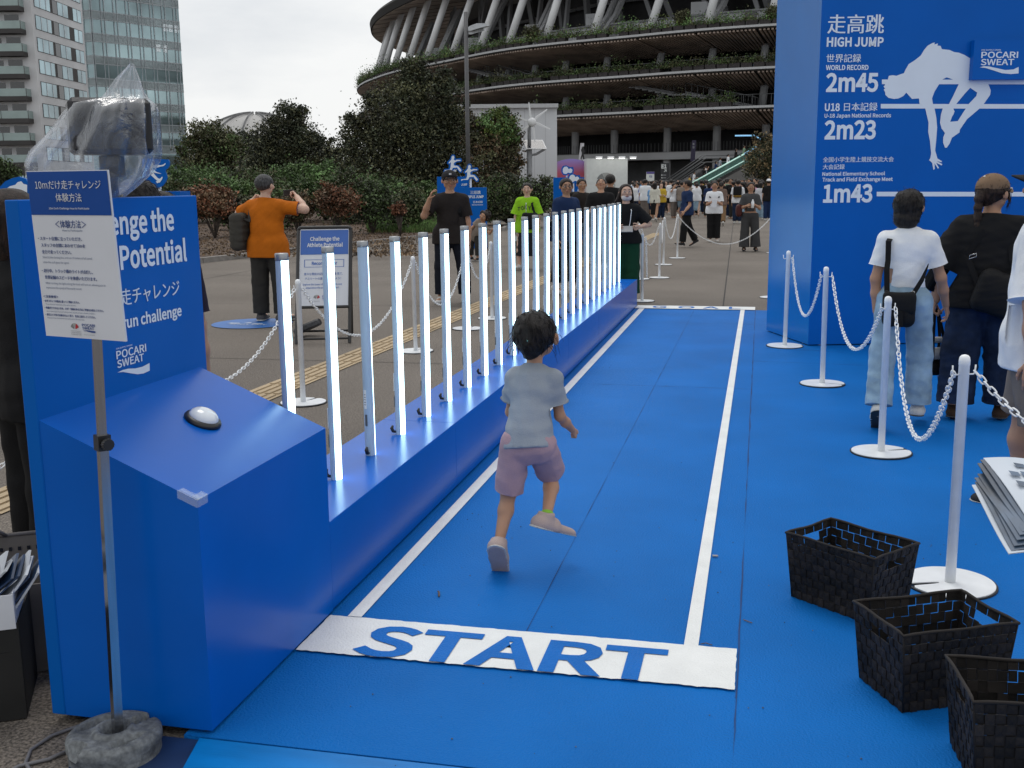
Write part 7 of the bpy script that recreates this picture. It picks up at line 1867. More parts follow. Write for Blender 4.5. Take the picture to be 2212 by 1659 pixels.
# --- leaflets held out at the right edge, and the person who holds them just out of view
lx = px3(2165, 1045, -1.45)
# sheaf: fanned sheets seen edge on
lf = empty('leaflet_sheaf', tuple(lx), 'fanned sheaf of printed leaflets held out at the right edge', 'leaflets')
LPA = mat('leaflet paper', (.50, .56, .64), rough=.45, var=.05, vscale=3); LPB = mat('leaflet blue grey print', (.05, .085, .14), rough=.45, var=.3, vscale=12)
i0 = lambda x, y, Y: px3(x, y, Y)
A1, B1, C1, D1_ = i0(2124, 989, -1.38), i0(2262, 1000, -1.40), i0(2340, 1125, -1.58), i0(2226, 1126, -1.56)
for k in range(9):
    mb = MB(); o = np.array([-.002, -.004, -.0065]) * k * 1.0; tw_ = .006 * k
    a, b, c, d = A1 + o + np.array([-.004 * (k % 3), 0, 0]), B1 + o, C1 + o, D1_ + o + np.array([-.003 * k, 0, 0])
    n = 8; V = []
    for i in range(n + 1):
        for j in range(n + 1):
            u, v = i / n, j / n; p = (a * (1 - u) + b * u) * (1 - v) + (d * (1 - u) + c * u) * v
            p = p + np.array([0, 0, 1]) * (.006 * math.sin(u * 3.1) + .004 * math.sin(v * 4 + k)); V.append(p)
    V += [p - np.array([0, 0, .0015]) for p in V]; m_ = (n + 1) ** 2
    Fc = []
    for i in range(n):
        for j in range(n): q0_ = i * (n + 1) + j; Fc += [(q0_, q0_ + 1, q0_ + n + 2, q0_ + n + 1), (m_ + q0_, m_ + q0_ + n + 1, m_ + q0_ + n + 2, m_ + q0_ + 1)]
    mb.add(V, Fc, LPA if k in (0, 8) else LPB, True)
    if k == 0:
        for r_i in range(5):
            for c_i in range(4):
                u0, v0 = .18 + .19 * c_i, .15 + .16 * r_i
                P4 = [(a * (1 - u) + b * u) * (1 - v) + (d * (1 - u) + c * u) * v + np.array([0, 0, .0095 + .004 * math.sin(v * 4)]) for u, v in ((u0, v0), (u0 + .15, v0 + .02), (u0 + .15, v0 + .09), (u0, v0 + .08))]
                if (r_i + c_i) % 3: mb.add(P4, [(0, 1, 2, 3)], LPB)
    mb.build('sheet', lf)

# --- man in orange photographing
oxy = (gp(600, 690)[:2] + gp(573, 692)[:2]) / 2; OY = -.05
P = Person(1.755, build=1.16, lean=.0, turn=-.25, nod=.0, arms=[((-.85, .45, -.30), (.35, .75, .62)), ((1.0, .25, -.12), (-.62, .50, .55))], legs=[((-.06, 0, -1), (-.02, .0, -1), (-.25, 1, 0)), ((.10, .02, -1), (.02, -.02, -1), (.3, 1, 0))])
P.skin = SKINS['fair']; J = P.J
top = P.top(ORANGE, .011, sleeve=.72, hem=-.085, ease=.020, wide=1.18, amp=.005, seed=41, sleeve_w=.012)
DENIMB = fab('denim blue collar', (.03, .07, .17)); nk = J['neck'] + np.array([0, 0, .004])
top.tube([nk + np.array([.074 * math.cos(t), .070 * math.sin(t) - .006, .022 + .006 * math.sin(t)]) for t in np.linspace(0, 2 * PI, 20)[:-1]], .014, DENIMB, 8, closed=True)
for k in 'LR':
    e = J['s' + k] + (J['e' + k] - J['s' + k]) * .72; d = unit(J['e' + k] - J['s' + k]); u_ = unit(np.cross(d, (0, 1, .3))); w_ = np.cross(d, u_)
    top.tube([e + (u_ * math.cos(t) + w_ * math.sin(t)) * .0665 for t in np.linspace(0, 2 * PI, 18)[:-1]], .005, DENIMB, 6, closed=True)
place(P, oxy, OY, 'man in orange polo and grey trousers from behind, raising a phone',
      [('hair', P.hair(HAIRS['grey'], .011)), ('shirt', top), ('trousers', P.bottoms(CHAR, .011, length=1.97, ease=.020, flare=.025, amp=.006, seed=42)), ('shoe', P.shoe('L', SHGR, SOLEW, .009, 1.1)), ('shoe', P.shoe('R', SHGR, SOLEW, .009, 1.1))], hands={'R': 'grip', 'L': 'grip'}, h=.0115)
ph = loc2w(oxy, OY, P.palmR + np.array([-.075, .03, .02])); mb = MB(); mb.box(ph, (.15, .010, .075), BLACK_PLASTIC, ch=.004, M=np.array(Matrix.Rotation(OY - .1, 3, 'Z'))); tag(mb.build('phone', loc=ph), 'black phone held up sideways by the man in orange', 'phone')
bc = np.array([-.31, -.10, J['hip'][2] + .16]); OLIV = fab('olive canvas', (.055, .052, .045))
gear('sling_bag', [('bag_body', soft(bc, (.16, .26, .42), OLIV, h=.013, amp=.006, seed=9)), ('strap', strap_path([bc + np.array([.02, -.06, .20]), J['sL'] + np.array([.02, -.115, -.16]), J['sL'] + np.array([.035, -.085, .0]), J['sL'] + np.array([.04, .0, .065]), J['sL'] + np.array([.02, .10, -.05])], fab('grey webbing', (.05, .048, .045)), .024, .004, nrm=[(-.4, -1, 0), (0, -1, 0), (0, -.8, .5), (0, 0, 1), (0, 1, .3)]))], oxy, OY, 'olive grey canvas bag slung from the left shoulder of the man in orange', 'bag')

# --- man in dark tee with black cap, hand to his face
exy = (gp(998, 652)[:2] + gp(955, 650)[:2]) / 2; EY = PI + .28
P = Person(1.80, build=1.05, turn=.15, nod=-.02, arms=[((-.16, .05, -1), (-.05, .15, -1)), ((.50, .42, -.62), (-.35, .42, .95))], legs=[((-.16, .05, -1), (-.03, -.03, -1), (-.1, 1, 0)), ((.08, .0, -1), (.03, .0, -1), (.25, 1, 0))])
P.skin = SKINS['tan']; J = P.J
cp = P.cap(CAPDK, .011); cp.box(P.hp(.05, .86, .72), (.035, .012, .022), mat('silver cap badge', (.6, .6, .6), rough=.4))
place(P, exy, EY, 'man in dark tee and black cap facing the camera, one hand raised to his face',
      [('hair', P.hair(HAIRS['black'], .012)), ('cap', cp), ('shirt', P.top(DKBRN, .012, sleeve=.75, hem=-.075, ease=.02, wide=1.1, amp=.004, seed=51, sleeve_w=.02)), ('trousers', P.bottoms(fab('midnight twill', (.010, .012, .020)), .012, length=1.93, ease=.02, flare=.02, amp=.006, seed=52)), ('shoe', P.shoe('L', SHW, SOLEW, .009)), ('shoe', P.shoe('R', SHW, SOLEW, .009))], hands={'R': 'relaxed'}, h=.0125)
bc = np.array([0, -.20, J['chest'][2] - .08])
gear('backpack', [('bag_body', soft(bc, (.30, .13, .42), BAGBK, h=.016, amp=.003)), ('strap', strap_path([J['sL'] + np.array([.06, -.08, .03]), J['sL'] + np.array([.06, .0, .05]), J['sL'] + np.array([.06, .085, -.02]), J['chest'] + np.array([-.13, .125, -.10]), J['chest'] + np.array([-.17, .06, -.22])], STRAP, .022, .005, nrm=[(0, -1, 0), (0, 0, 1), (0, 1, 0), (0, 1, 0), (-1, .3, 0)]))], exy, EY, 'black backpack on the man with the black cap', 'backpack')

# --- leaning child in beige behind him
fxy = gp(1028, 562)[:2]; FY = PI - .35
P = Person(1.22, child=True, lean=.25, side=-.80, nod=-.05, tilt=-.55, arms=[((-.75, .2, -.65), (-.55, .35, .35)), ((.5, .1, -.5), (.6, .1, -.5))], legs=[((-.02, .1, -1), (0, 0, -1), (0, 1, 0)), ((.25, .0, -1), (.05, -.1, -1), (.2, 1, 0))]); P.skin = SKINS['child']
BEI = fab('beige linen', (.24, .20, .17)); J = P.J
place(P, fxy, FY, 'curly haired child in beige leaning out sideways beside the TRIPLE JUMP sign',
      [('hair', P.hair(HAIRS['darkbrown'], .014, 'curly')), ('shirt', P.top(BEI, .013, sleeve=.6, hem=-.10, ease=.02, wide=1.15, seed=61)), ('trousers', P.bottoms(CHAR, .013, length=1.8, ease=.014, flare=.01)), ('shoe', P.shoe('L', SHDK, SOLEW, .01)), ('shoe', P.shoe('R', SHDK, SOLEW, .01))], hands={'L': 'fist'}, h=.013)

# --- green jersey and small child
gxy = gp(1140, 580)[:2]; GY = PI + .05
P = Person(1.63, female=True, build=1.02, arms=[((-.22, .04, -1), (-.04, .12, -1)), ((.25, .02, -1), (.05, .10, -1))], legs=[((-.10, -.05, -1), (-.02, -.05, -1), (-.15, 1, 0)), ((.12, .12, -1), (.03, .05, -1), (.2, 1, .12))]); P.skin = SKINS['fair']; J = P.J
tp_ = P.top(LIME, .014, sleeve=.88, hem=-.10, ease=.03, wide=1.22, amp=.004, seed=71, sleeve_w=.05)
for i, chx in enumerate('TOKYO'):
    u0 = -.165 + .068 * i; cx_ = u0 + .028
    write(tp_, chx, mat('black jersey lettering', (.015, .015, .012), rough=.6), (-u0 - .0, J['chest'][1] + .152 - .35 * cx_ * cx_, J['chest'][2] - .07 - .25 * abs(cx_)), (-1, 0, 0), (0, 0, 1), .052, .075, bold=.03)
tp_.tube([J['neck'] + np.array([-.03, .075, -.02]), J['chest'] + np.array([0, .152, .02]), J['hip'] + np.array([0, .165, -.05])], .004, WHITET, 5); tp_.tube([J['neck'] + np.array([.05, .06, 0]), J['neck'] + np.array([.03, .09, -.06]), J['chest'] + np.array([.0, .153, .03])], .005, WHITET, 5)
place(P, gxy, GY, 'person in lime green jersey lettered TOKYO with long black skirt',
      [('hair', P.hair(HAIRS['black'], .013, 'short')), ('shirt', tp_), ('skirt', P.skirt(fab('black wide skirt', (.018, .018, .020)), .014, length=.37, flare=.07)), ('shoe', P.shoe('L', SHW, SOLEW, .01)), ('shoe', P.shoe('R', SHW, SOLEW, .01))], h=.014)
bc = np.array([-.08, .19, J['hip'][2] + .06])
gear('crossbody_bag', [('bag_body', soft(bc, (.28, .09, .30), BAGBK, h=.016, amp=.003)), ('strap', strap_path([bc + np.array([-.10, .02, .12]), J['chest'] + np.array([-.12, .168, .0]), J['sL'] + np.array([.04, .11, -.02]), J['sL'] + np.array([.05, .0, .055])], STRAP, .02, .003, nrm=[(0, 1, 0)] * 3 + [(0, 0, 1)]))], gxy, GY, 'black crossbody bag worn in front of the lime green jersey', 'bag')
P = Person(1.0, child=True, arms=None); P.skin = SKINS['fair']
place(P, gd(1116, float(np.dot(gxy - CAM[:2], CF)) + .7)[:2], PI + .2, 'toddler in white top and beige shorts half hidden beside the lime green jersey', [('hair', P.hair(HAIRS['black'], .016)), ('shirt', P.top(WHITET, .015, sleeve=.5)), ('shorts', P.bottoms(BEI, .015, length=.95, flare=.02)), ('shoe', P.shoe('L', SHW, SOLEW, .012)), ('shoe', P.shoe('R', SHW, SOLEW, .012))], h=.015)

# --- man in navy shirt with glasses
nxy = gp(1222, 632)[:2]; NY_ = PI + .95
P = Person(1.66, build=1.05, turn=-.55, lean=.02, arms=[((-.2, .06, -1), (-.05, .12, -1)), ((.18, .08, -1), (.03, .12, -1))], legs=[((-.06, .12, -1), (0, -.02, -1), (0, 1, 0)), ((.06, -.1, -1), (0, -.15, -1), (.1, 1, -.2))]); P.skin = SKINS['tan']; J = P.J
gls = MB()
for sd in (-1, 1): gls.tube([P.hp(sd * .31 + .2 * math.cos(t), .93 - abs(.2 * math.cos(t)) * .1, .05 + .13 * math.sin(t)) for t in np.linspace(0, 2 * PI, 14)[:-1]], .0022, BLACK_PLASTIC, 5, closed=True); gls.tube([P.hp(sd * .5, .88, .08), P.hp(sd * .84, .05, .1)], .002, BLACK_PLASTIC, 5)
gls.tube([P.hp(-.1, .98, .08), P.hp(.1, .98, .08)], .002, BLACK_PLASTIC, 5)
place(P, nxy, NY_, 'man in navy shirt and glasses walking past behind the light tubes', [('hair', P.hair(HAIRS['black'], .012)), ('glasses', gls), ('shirt', P.top(NAVYC, .012, sleeve=.85, hem=-.08, ease=.022, wide=1.14, amp=.005, seed=81, sleeve_w=.02)), ('trousers', P.bottoms(fab('black twill', (.012, .012, .016)), .012, length=1.85, ease=.02, flare=.02)), ('shoe', P.shoe('L', SHW, SOLEW, .009)), ('shoe', P.shoe('R', SHW, SOLEW, .009))], h=.0125)
wa = loc2w(nxy, NY_, P.J['wL'] + (P.J['eL'] - P.J['wL']) * .12); mb = MB(); d = unit(loc2w((0, 0), NY_, P.J['eL'] - P.J['wL'])); mb.tube([wa - d * .018, wa + d * .018], .031, BLACK_RUBBER, 14); tag(mb.build('wristband', loc=wa), 'black wristband on the arm of the man in navy shirt', 'wristband')
bc = np.array([.02, -.20, J['hip'][2] + .02])
gear('shoulder_bag', [('bag_body', soft(bc, (.30, .12, .28), BAGBK, h=.015, amp=.004)), ('strap', strap_path([bc + np.array([.0, .0, .13]), J['chest'] + np.array([.06, -.145, 0]), J['sR'] + np.array([-.04, -.08, .01]), J['sR'] + np.array([-.03, 0, .05])], STRAP, .016, .003, nrm=[(0, -1, 0)] * 3 + [(0, 0, 1)]))], nxy, NY_, 'dark shoulder bag at the back of the man in navy shirt', 'bag')

# --- person in brown tee with backpack, jeans
ixy = gp(1256, 568)[:2]; IY = PI + .9
P = Person(1.68, turn=-.5, arms=[((-.2, .1, -1), (-.05, .3, -1)), ((.2, .1, -1), (.05, .4, -1))], legs=[((-.08, .1, -1), (0, -.05, -1), (0, 1, 0)), ((.08, -.12, -1), (0, -.2, -1), (.1, 1, -.2))]); P.skin = SKINS['tan']; J = P.J
place(P, ixy, IY, 'person in dark brown tee with white trim and blue jeans, wearing a black backpack', [('hair', P.hair(HAIRS['darkbrown'], .014)), ('shirt', P.top(DKBRN, .014, sleeve=.8, hem=-.05, ease=.02, seed=91, sleeve_w=.02)), ('jeans', P.bottoms(LTJEAN, .014, length=1.95, ease=.02, flare=.03)), ('shoe', P.shoe('L', SHW, SOLEW, .011)), ('shoe', P.shoe('R', SHW, SOLEW, .011))], h=.0145)
bc = np.array([0, -.20, J['chest'][2] - .06]); gear('backpack', [('bag_body', soft(bc, (.30, .15, .44), BAGBK, h=.018, amp=.003)), ('strap', strap_path([J['sL'] + np.array([.05, -.08, .03]), J['sL'] + np.array([.05, 0, .05]), J['sL'] + np.array([.05, .08, -.03])], STRAP, .02, .004, nrm=[(0, -1, 0), (0, 0, 1), (0, 1, 0)]))], ixy, IY, 'black backpack on the person in dark brown tee and jeans', 'backpack')
# --- two people in black behind the tubes
jxy = gp(1297, 578)[:2]
P = Person(1.72, build=1.12, nod=-.55, arms=[((-.22, .25, -1), (.3, .9, .1)), ((.22, .25, -1), (-.3, .9, .1))]); P.skin = SKINS['tan']
place(P, jxy, PI, 'cropped grey haired man in black shirt looking down behind the light tubes', [('hair', P.hair(HAIRS['grey'], .014)), ('shirt', P.top(BLACKT, .014, sleeve=.8, hem=-.07, ease=.022, wide=1.12)), ('jeans', P.bottoms(DKJEAN, .014, length=1.95, flare=.02)), ('shoe', P.shoe('L', SHW, SOLEW, .011)), ('shoe', P.shoe('R', SHW, SOLEW, .011))], hands={'L': 'grip', 'R': 'grip'}, h=.0145)
P = Person(1.80, build=1.1, turn=.3, nod=-.15); P.skin = SKINS['tan']
place(P, gp(1318, 560)[:2], -.3, 'man in black jacket seen from behind, between the white booth and the tubes', [('hair', P.hair(HAIRS['black'], .015)), ('jacket', P.top(BLACKT, .015, sleeve=1.9, hem=-.07, ease=.03, wide=1.15)), ('trousers', P.bottoms(CHAR, .015, length=1.95)), ('shoe', P.shoe('L', SHDK, SOLEW, .012)), ('shoe', P.shoe('R', SHDK, SOLEW, .012))], h=.016)

# --- woman in black tee and green trousers at the bench end
kxy = gp(1350, 648)[:2]; KY = PI + .18
P = Person(1.60, female=True, build=.98, nod=-.12, turn=.12, arms=[((-.62, -.05, -.72), (.55, .70, -.10)), ((.15, .10, -1), (-.25, .95, .05))], legs=None); P.skin = SKINS['fair']; J = P.J
msk = P.hair(HAIRS['darkbrown'], .012, 'wave'); MSKM = mat('white face mask', (.6, .57, .56), rough=.8, var=.03)
mk = MB(); q = SDF(.01); q.cone(P.hp(-.25, .42, -.62), P.hp(.25, .42, -.62), .40 * P.hr, .40 * P.hr, .9, P.HM[:, 1]); q.cut(P.hp(0, .3, -.42), P.HM[:, 2]); q.cut(P.hp(0, .30, 0), -P.HM[:, 1]); Vm, Qm = q.mesh(.009); mk.add(Vm, Qm.tolist(), MSKM, True)
place(P, kxy, KY, 'woman in black tee and green trousers with blowing brown hair, by the bench end', [('hair', msk), ('face_mask', mk), ('shirt', P.top(BLACKT, .012, sleeve=.85, hem=-.03, ease=.022, wide=1.08, amp=.005, seed=95, sleeve_w=.035)), ('trousers', P.bottoms(GREENP, .012, length=1.92, ease=.022, flare=.04, taper=1.2, amp=.007)), ('shoe', P.shoe('L', SHDK, SOLEW, .011)), ('shoe', P.shoe('R', SHDK, SOLEW, .011))], hands={'R': 'grip', 'L': 'grip'}, h=.012)
pc = loc2w(kxy, KY, P.palmR + np.array([-.08, .02, .0])); mb = MB(); mb.box(pc, (.17, .012, .12), mat('grey clipboard', (.22, .22, .23), rough=.5), M=np.array(Matrix.Rotation(KY, 3, 'Z') @ Matrix.Rotation(.9, 3, 'X')), ch=.003); tag(mb.build('card_folder', loc=pc), 'grey card folder held by the woman in green trousers', 'folder')
lan = strap_path([J['neck'] + np.array([-.05, .02, .0]), J['chest'] + np.array([-.07, .128, .05]), J['waist'] + np.array([-.05, .135, .05]), J['waist'] + np.array([-.03, .15, -.02])], WHITET, .005, .002, nrm=[(0, 0, 1), (0, 1, 0), (0, 1, 0), (0, 1, 0)])
gear('lanyard', [('cord', lan)], kxy, KY, 'thin white lanyard round the neck of the woman in green trousers', 'lanyard')

# --- people behind and beside the booth
P = Person(1.66, nod=-.30, turn=-.5, arms=None); P.skin = SKINS['tan']
place(P, gd(306, 4.75)[:2], .15, 'man with black hair bowing his head behind the booth wall', [('hair', P.hair(HAIRS['black'], .009)), ('shirt', P.top(fab('dark plum jersey', (.018, .013, .025)), .010, sleeve=.8)), ('trousers', P.bottoms(CHAR, .014, length=1.95)), ('shoe', P.shoe('L', SHDK, SOLEW, .012)), ('shoe', P.shoe('R', SHDK, SOLEW, .012))], h=.010)
P = Person(1.60, female=True, nod=-.12, turn=-.2); P.skin = SKINS['fair']
place(P, gd(333, 5.5)[:2], PI - .1, 'woman with dark hair peering out from behind the bowed man', [('hair', P.hair(HAIRS['black'], .009, 'long')), ('shirt', P.top(BLACKT, .012, sleeve=.8)), ('trousers', P.bottoms(CHAR, .014, length=1.95)), ('shoe', P.shoe('L', SHDK, SOLEW, .012)), ('shoe', P.shoe('R', SHDK, SOLEW, .012))], h=.010)
sxy = gd(30, 4.15)[:2]
P = Person(1.62, female=True, nod=-.1, arms=[((-.25, .1, -1), (.15, .6, -.7)), ((.2, .1, -1), (.05, .4, -1))]); P.skin = SKINS['fair']; J = P.J
place(P, sxy, -.55, 'brown haired person in black standing behind the left end of the booth wall', [('hair', P.hair(HAIRS['brown'], .010, 'bob')), ('shirt', P.top(BLACKT, .011, sleeve=1.9, hem=-.06, ease=.022, amp=.006)), ('trousers', P.bottoms(fab('black trousers', (.010, .010, .011)), .011, length=1.93, ease=.02, flare=.03, amp=.006)), ('shoe', P.shoe('L', SHDK, SOLED, .009)), ('shoe', P.shoe('R', SHDK, SOLED, .009))], h=.011)
bc = np.array([-.02, .20, J['hip'][2] + .12])
lb = soft(bc, (.26, .11, .30), BAGBK, h=.011, amp=.003); lb2 = MB(); lb2.tube([bc + np.array([.10, .02, -.12]), bc + np.array([.14, .03, -.20]), bc + np.array([.15, .02, -.27])], [.012, .02, .006], mat('brown leather charm', (.09, .045, .025), rough=.5), 8)
gear('shoulder_bag', [('bag_body', lb), ('charm', lb2), ('strap', strap_path([bc + np.array([.10, .02, .13]), J['chest'] + np.array([.06, .135, .0]), J['sL'] + np.array([.06, .09, .0]), J['sL'] + np.array([.04, 0, .05])], STRAP, .018, .003, nrm=[(0, 1, 0)] * 3 + [(0, 0, 1)]))], sxy, -.55, 'black bag with a brown leather charm on the person left of the booth', 'bag')

# --- mid distance walkers beyond the goal
def walker(x, y, H, yaw, label, topm, botm, style='short', hairc='black', skin='tan', kind='pants', length=1.95, shoe=None, sleeve=.7, female=False, build=1.0, arms=None, legs=None, flare=.02, hem=-.06, cap=None, h=.02, nod=0, turn=0, rise=.055, mode=None):
    xy = gp(x, y)[:2]; Pq = Person(H, female=female, build=build, arms=arms, legs=legs, nod=nod, turn=turn); Pq.skin = SKINS[skin]; shoe = shoe or SHW
    parts = [('hair', Pq.hair(HAIRS[hairc], h, style)), ('shirt', Pq.top(topm, h, sleeve=sleeve, hem=hem, ease=.022, wide=1.1, sleeve_w=.02, amp=.004))]
    parts.append(('skirt', Pq.skirt(botm, h, length=length, flare=flare)) if kind == 'skirt' else ('trousers' if length > 1 else 'shorts', Pq.bottoms(botm, h, length=length, ease=.022, flare=flare, rise=rise)))
    if cap: parts.append(('cap', Pq.cap(cap, h)))
    parts += [('shoe', Pq.shoe('L', shoe, SOLEW, h * .8)), ('shoe', Pq.shoe('R', shoe, SOLEW, h * .8))]
    place(Pq, xy, yaw, label, parts, hands=mode, h=h, fine=True, body_h=h); return Pq, xy
STEP = [((-.05, .30, -1), (0, .10, -1), (0, 1, .15)), ((.05, -.30, -1), (0, -.55, -1), (0, 1, -.5))]
UPARM = [((-.12, .15, -1), (.35, .9, .25)), ((.12, .15, -1), (-.35, .9, .25))]
Pq, xy = walker(1482, 532, 1.66, PI * .5 + .5, 'man in dark navy tee and black trousers striding past the far chain post', NAVYC, BLACKT, shoe=SHDK, legs=STEP, arms=[((-.2, .1, -1), (-.3, .7, -.6)), ((.2, -.25, -1), (.1, .15, -1))], turn=-.6)
pp_ = loc2w(xy, PI * .5 + .5, Pq.palmR + np.array([0, .0, -.05])); mb = MB(); mb.box(pp_, (.012, .075, .15), mat('pale phone', (.3, .36, .5), rough=.3), ch=.003, M=np.array(Matrix.Rotation(.6, 3, 'Z'))); tag(mb.build('phone', loc=pp_), 'pale phone in the hand of the striding man in navy tee', 'phone')
Pq, xy = walker(1541, 521, 1.62, PI + .05, 'woman in white tee and black trousers holding papers beyond the chain', WHITET, BLACKT, female=True, arms=UPARM, build=1.08, mode={'L': 'grip', 'R': 'grip'})
hp_ = loc2w(xy, PI + .05, (Pq.palmL + Pq.palmR) / 2 + np.array([0, .05, -.03])); mb = MB(); mb.prism([hp_ + np.array([-.10, 0, -.10]), hp_ + np.array([.05, 0, -.12]), hp_ + np.array([.08, .02, .08]), hp_ + np.array([-.06, .02, .10])], (0, .006, 0), PAPER); tag(mb.build('paper', loc=hp_), 'white folded papers held by the woman in white tee', 'paper')
bc = np.array([0, -.18, Pq.J['chest'][2] - .05]); gear('backpack', [('bag_body', soft(bc, (.28, .13, .38), BAGBK, h=.02, amp=.002)), ('strap', strap_path([Pq.J['sL'] + np.array([.05, -.05, .04]), Pq.J['sL'] + np.array([.05, .03, .05]), Pq.J['chest'] + np.array([-.12, .13, -.02])], STRAP, .022, .004, nrm=[(0, -.5, 1), (0, 0, 1), (0, 1, 0)])), ('strap', strap_path([Pq.J['sR'] + np.array([-.05, -.05, .04]), Pq.J['sR'] + np.array([-.05, .03, .05]), Pq.J['chest'] + np.array([.12, .13, -.02])], STRAP, .022, .004, nrm=[(0, -.5, 1), (0, 0, 1), (0, 1, 0)]))], xy, PI + .05, 'black backpack on the woman in white tee beyond the chain', 'backpack')
Pq, xy = walker(1618, 541, 1.60, PI + .1, 'woman in grey cropped top and flared grey trousers with a long ponytail', fab('grey rib', (.06, .062, .065)), fab('grey marl', (.05, .05, .052)), style='pony', hairc='darkbrown', female=True, arms=[((-.25, .15, -1), (.55, .75, .35)), ((.3, .1, -1), (-.5, .75, .25))], flare=.06, hem=.055, legs=[((-.10, 0, -1), (-.05, 0, -1), (-.1, 1, 0)), ((.06, 0, -1), (.02, 0, -1), (.1, 1, 0))], shoe=SHDK, mode={'L': 'grip', 'R': 'grip'}, rise=.03)
hb = loc2w(xy, PI + .1, Pq.palmL + np.array([.0, .03, .0])); mb = MB(); mb.tube([hb + np.array([0, 0, -.09]), hb + np.array([0, 0, .05]), hb + np.array([0, 0, .09]), hb + np.array([0, 0, .11])], [.033, .033, .015, .015], WHITE_PLASTIC, 12); tag(mb.build('bottle', loc=hb), 'white drink bottle held by the woman in grey cropped top', 'bottle')
bc = np.array([.26, -.05, Pq.J['hip'][2] + .1]); gear('shoulder_bag', [('bag_body', soft(bc, (.12, .30, .26), fab('maroon leather', (.07, .02, .018), rough=.5), h=.018, amp=.002)), ('strap', strap_path([bc + np.array([-.02, .05, .12]), Pq.J['sR'] + np.array([.0, .03, .05]), bc + np.array([-.02, -.1, .12])], STRAP, .012, .003, nrm=[(1, 0, 0), (0, 0, 1), (1, 0, 0)]))], xy, PI + .1, 'maroon bag on the shoulder of the woman in grey cropped top', 'bag')
walker(1414, 478, 1.60, -.1, 'long haired woman in cream blouse and long black skirt walking away', fab('cream cotton', (.55, .54, .47)), BLACKT, style='long', female=True, kind='skirt', length=.36, flare=.02, legs=STEP, h=.024)
Pq, xy = walker(1449, 462, 1.74, .1, 'man in white tee with a round black back print and black shorts', WHITET, BLACKT, length=.85, skin='fair', h=.024, build=1.05)
mb = MB(); c_ = loc2w(xy, .1, Pq.J['chest'] + np.array([0, -.165, .0])); mb.lathe([(.09, 0), (.09, .004)], c_, BLACKT, 20, axis=(math.sin(.1), -math.cos(.1), 0)); tag(mb.build('back_print', loc=c_), 'round black print on the back of the white tee', 'print') if False else None
walker(1556, 487, 1.60, .0, 'woman in brown top and brown trousers walking away with a dark bag', fab('brown rib', (.16, .11, .09)), fab('camel twill', (.19, .115, .06)), style='pony', female=True, legs=STEP, h=.024)
walker(1592, 482, 1.68, -.05, 'person in white tee and dark trousers wearing a black and ochre backpack', WHITET, DKJEAN, h=.024)
Pq_xy = gp(1592, 482)[:2]; bc = np.array([0, -.20, 1.22]); gear('backpack', [('bag_body', soft(bc, (.30, .16, .40), BAGBK, h=.024, amp=0)), ('base_panel', soft(bc + np.array([0, 0, -.17]), (.30, .165, .09), fab('ochre nylon', (.22, .13, .03)), h=.024, amp=0))], Pq_xy, -.05, 'black and ochre backpack on the person in white tee', 'backpack')
walker(1641, 474, 1.58, .05, 'woman in pale tee and blue jeans seen from behind beside the tower edge', fab('pale grey jersey', (.50, .51, .54)), LTJEAN, style='bob', female=True, h=.024)
walker(1391, 470, 1.72, .1, 'man in blue and white shirt with a dark sling strap seen from behind', fab('royal blue jersey', (.02, .06, .36)), CHAR, h=.024)
walker(1404, 468, 1.55, -.2, 'woman in pale green patterned top standing by the blue shirt', fab('pale green print', (.25, .42, .30), var=.3, vs=30), CHAR, style='short', female=True, h=.024)
walker(1577, 470, 1.76, 2.9, 'tall man in black tee and navy trousers turned sideways among the walkers', BLACKT, DKJEAN, h=.024)
walker(1606, 468, 1.60, .2, 'woman in black top and black trousers with long hair among the walkers', BLACKT, BLACKT, style='long', female=True, h=.024)
walker(1625, 466, 1.58, PI - .3, 'woman in pink top with one arm raised to her brow', fab('pink jersey', (.50, .26, .38)), fab('dark skirt cloth', (.05, .02, .03)), female=True, h=.024, arms=[((-.2, 0, -1), (0, .3, -1)), ((.8, .3, -.2), (-.6, .4, .75))])
walker(1658, 476, 1.70, .0, 'man in black tee and white cap at the tower edge', BLACKT, NAVYC, cap=WHITET, h=.024)
# ================================================================ planting beds and trees
BARK = mat('bark mulch', (.045, .028, .019), col2=(.115, .075, .052), rough=.95, vscale=5, vdetail=8, bump=1.0, bscale=30, detail2=.4, d2scale=26); KERB = mat('pale kerb stone', (.23, .215, .20), rough=.8, var=.1); TRUNK = mat('grey brown bark', (.045, .035, .028), rough=.9, var=.25, vscale=9, bump=.6, bscale=40)
bed = [gp(-260, 610), gp(60, 598), gp(430, 566), gp(700, 536), gp(940, 511), gp(1085, 497), gp(1092, 489), gp(1000, 482), gp(1010, 476), gp(1190, 474), gp(1190, 455), gp(900, 430), gp(-500, 430)]
mb = MB(); mb.prism([(p[0], p[1], -.02) for p in bed], (0, 0, .10), BARK); struct(mb.build('planting_bed_ground'))
mb = MB()
kp = [np.array([p[0], p[1], .0]) for p in bed[:7]]
for a, b in zip(kp, kp[1:]): d = (b - a) / np.linalg.norm(b - a); n = np.array([d[1], -d[0], 0]); mb.prism([a + np.array([0, 0, -.02]), b + np.array([0, 0, -.02]), b + n * .12 + np.array([0, 0, -.02]), a + n * .12 + np.array([0, 0, -.02])], (0, 0, .115), KERB)
a, b = bed[7], bed[9]; 
for k in range(8): p = a + (b - a) * k / 8; q = a + (b - a) * (k + .97) / 8; mb.prism([(p[0], p[1], -.02), (q[0], q[1], -.02), (q[0], q[1], .32), (p[0], p[1], .32)], fvec * .4, KERB)
struct(mb.build('kerb'))
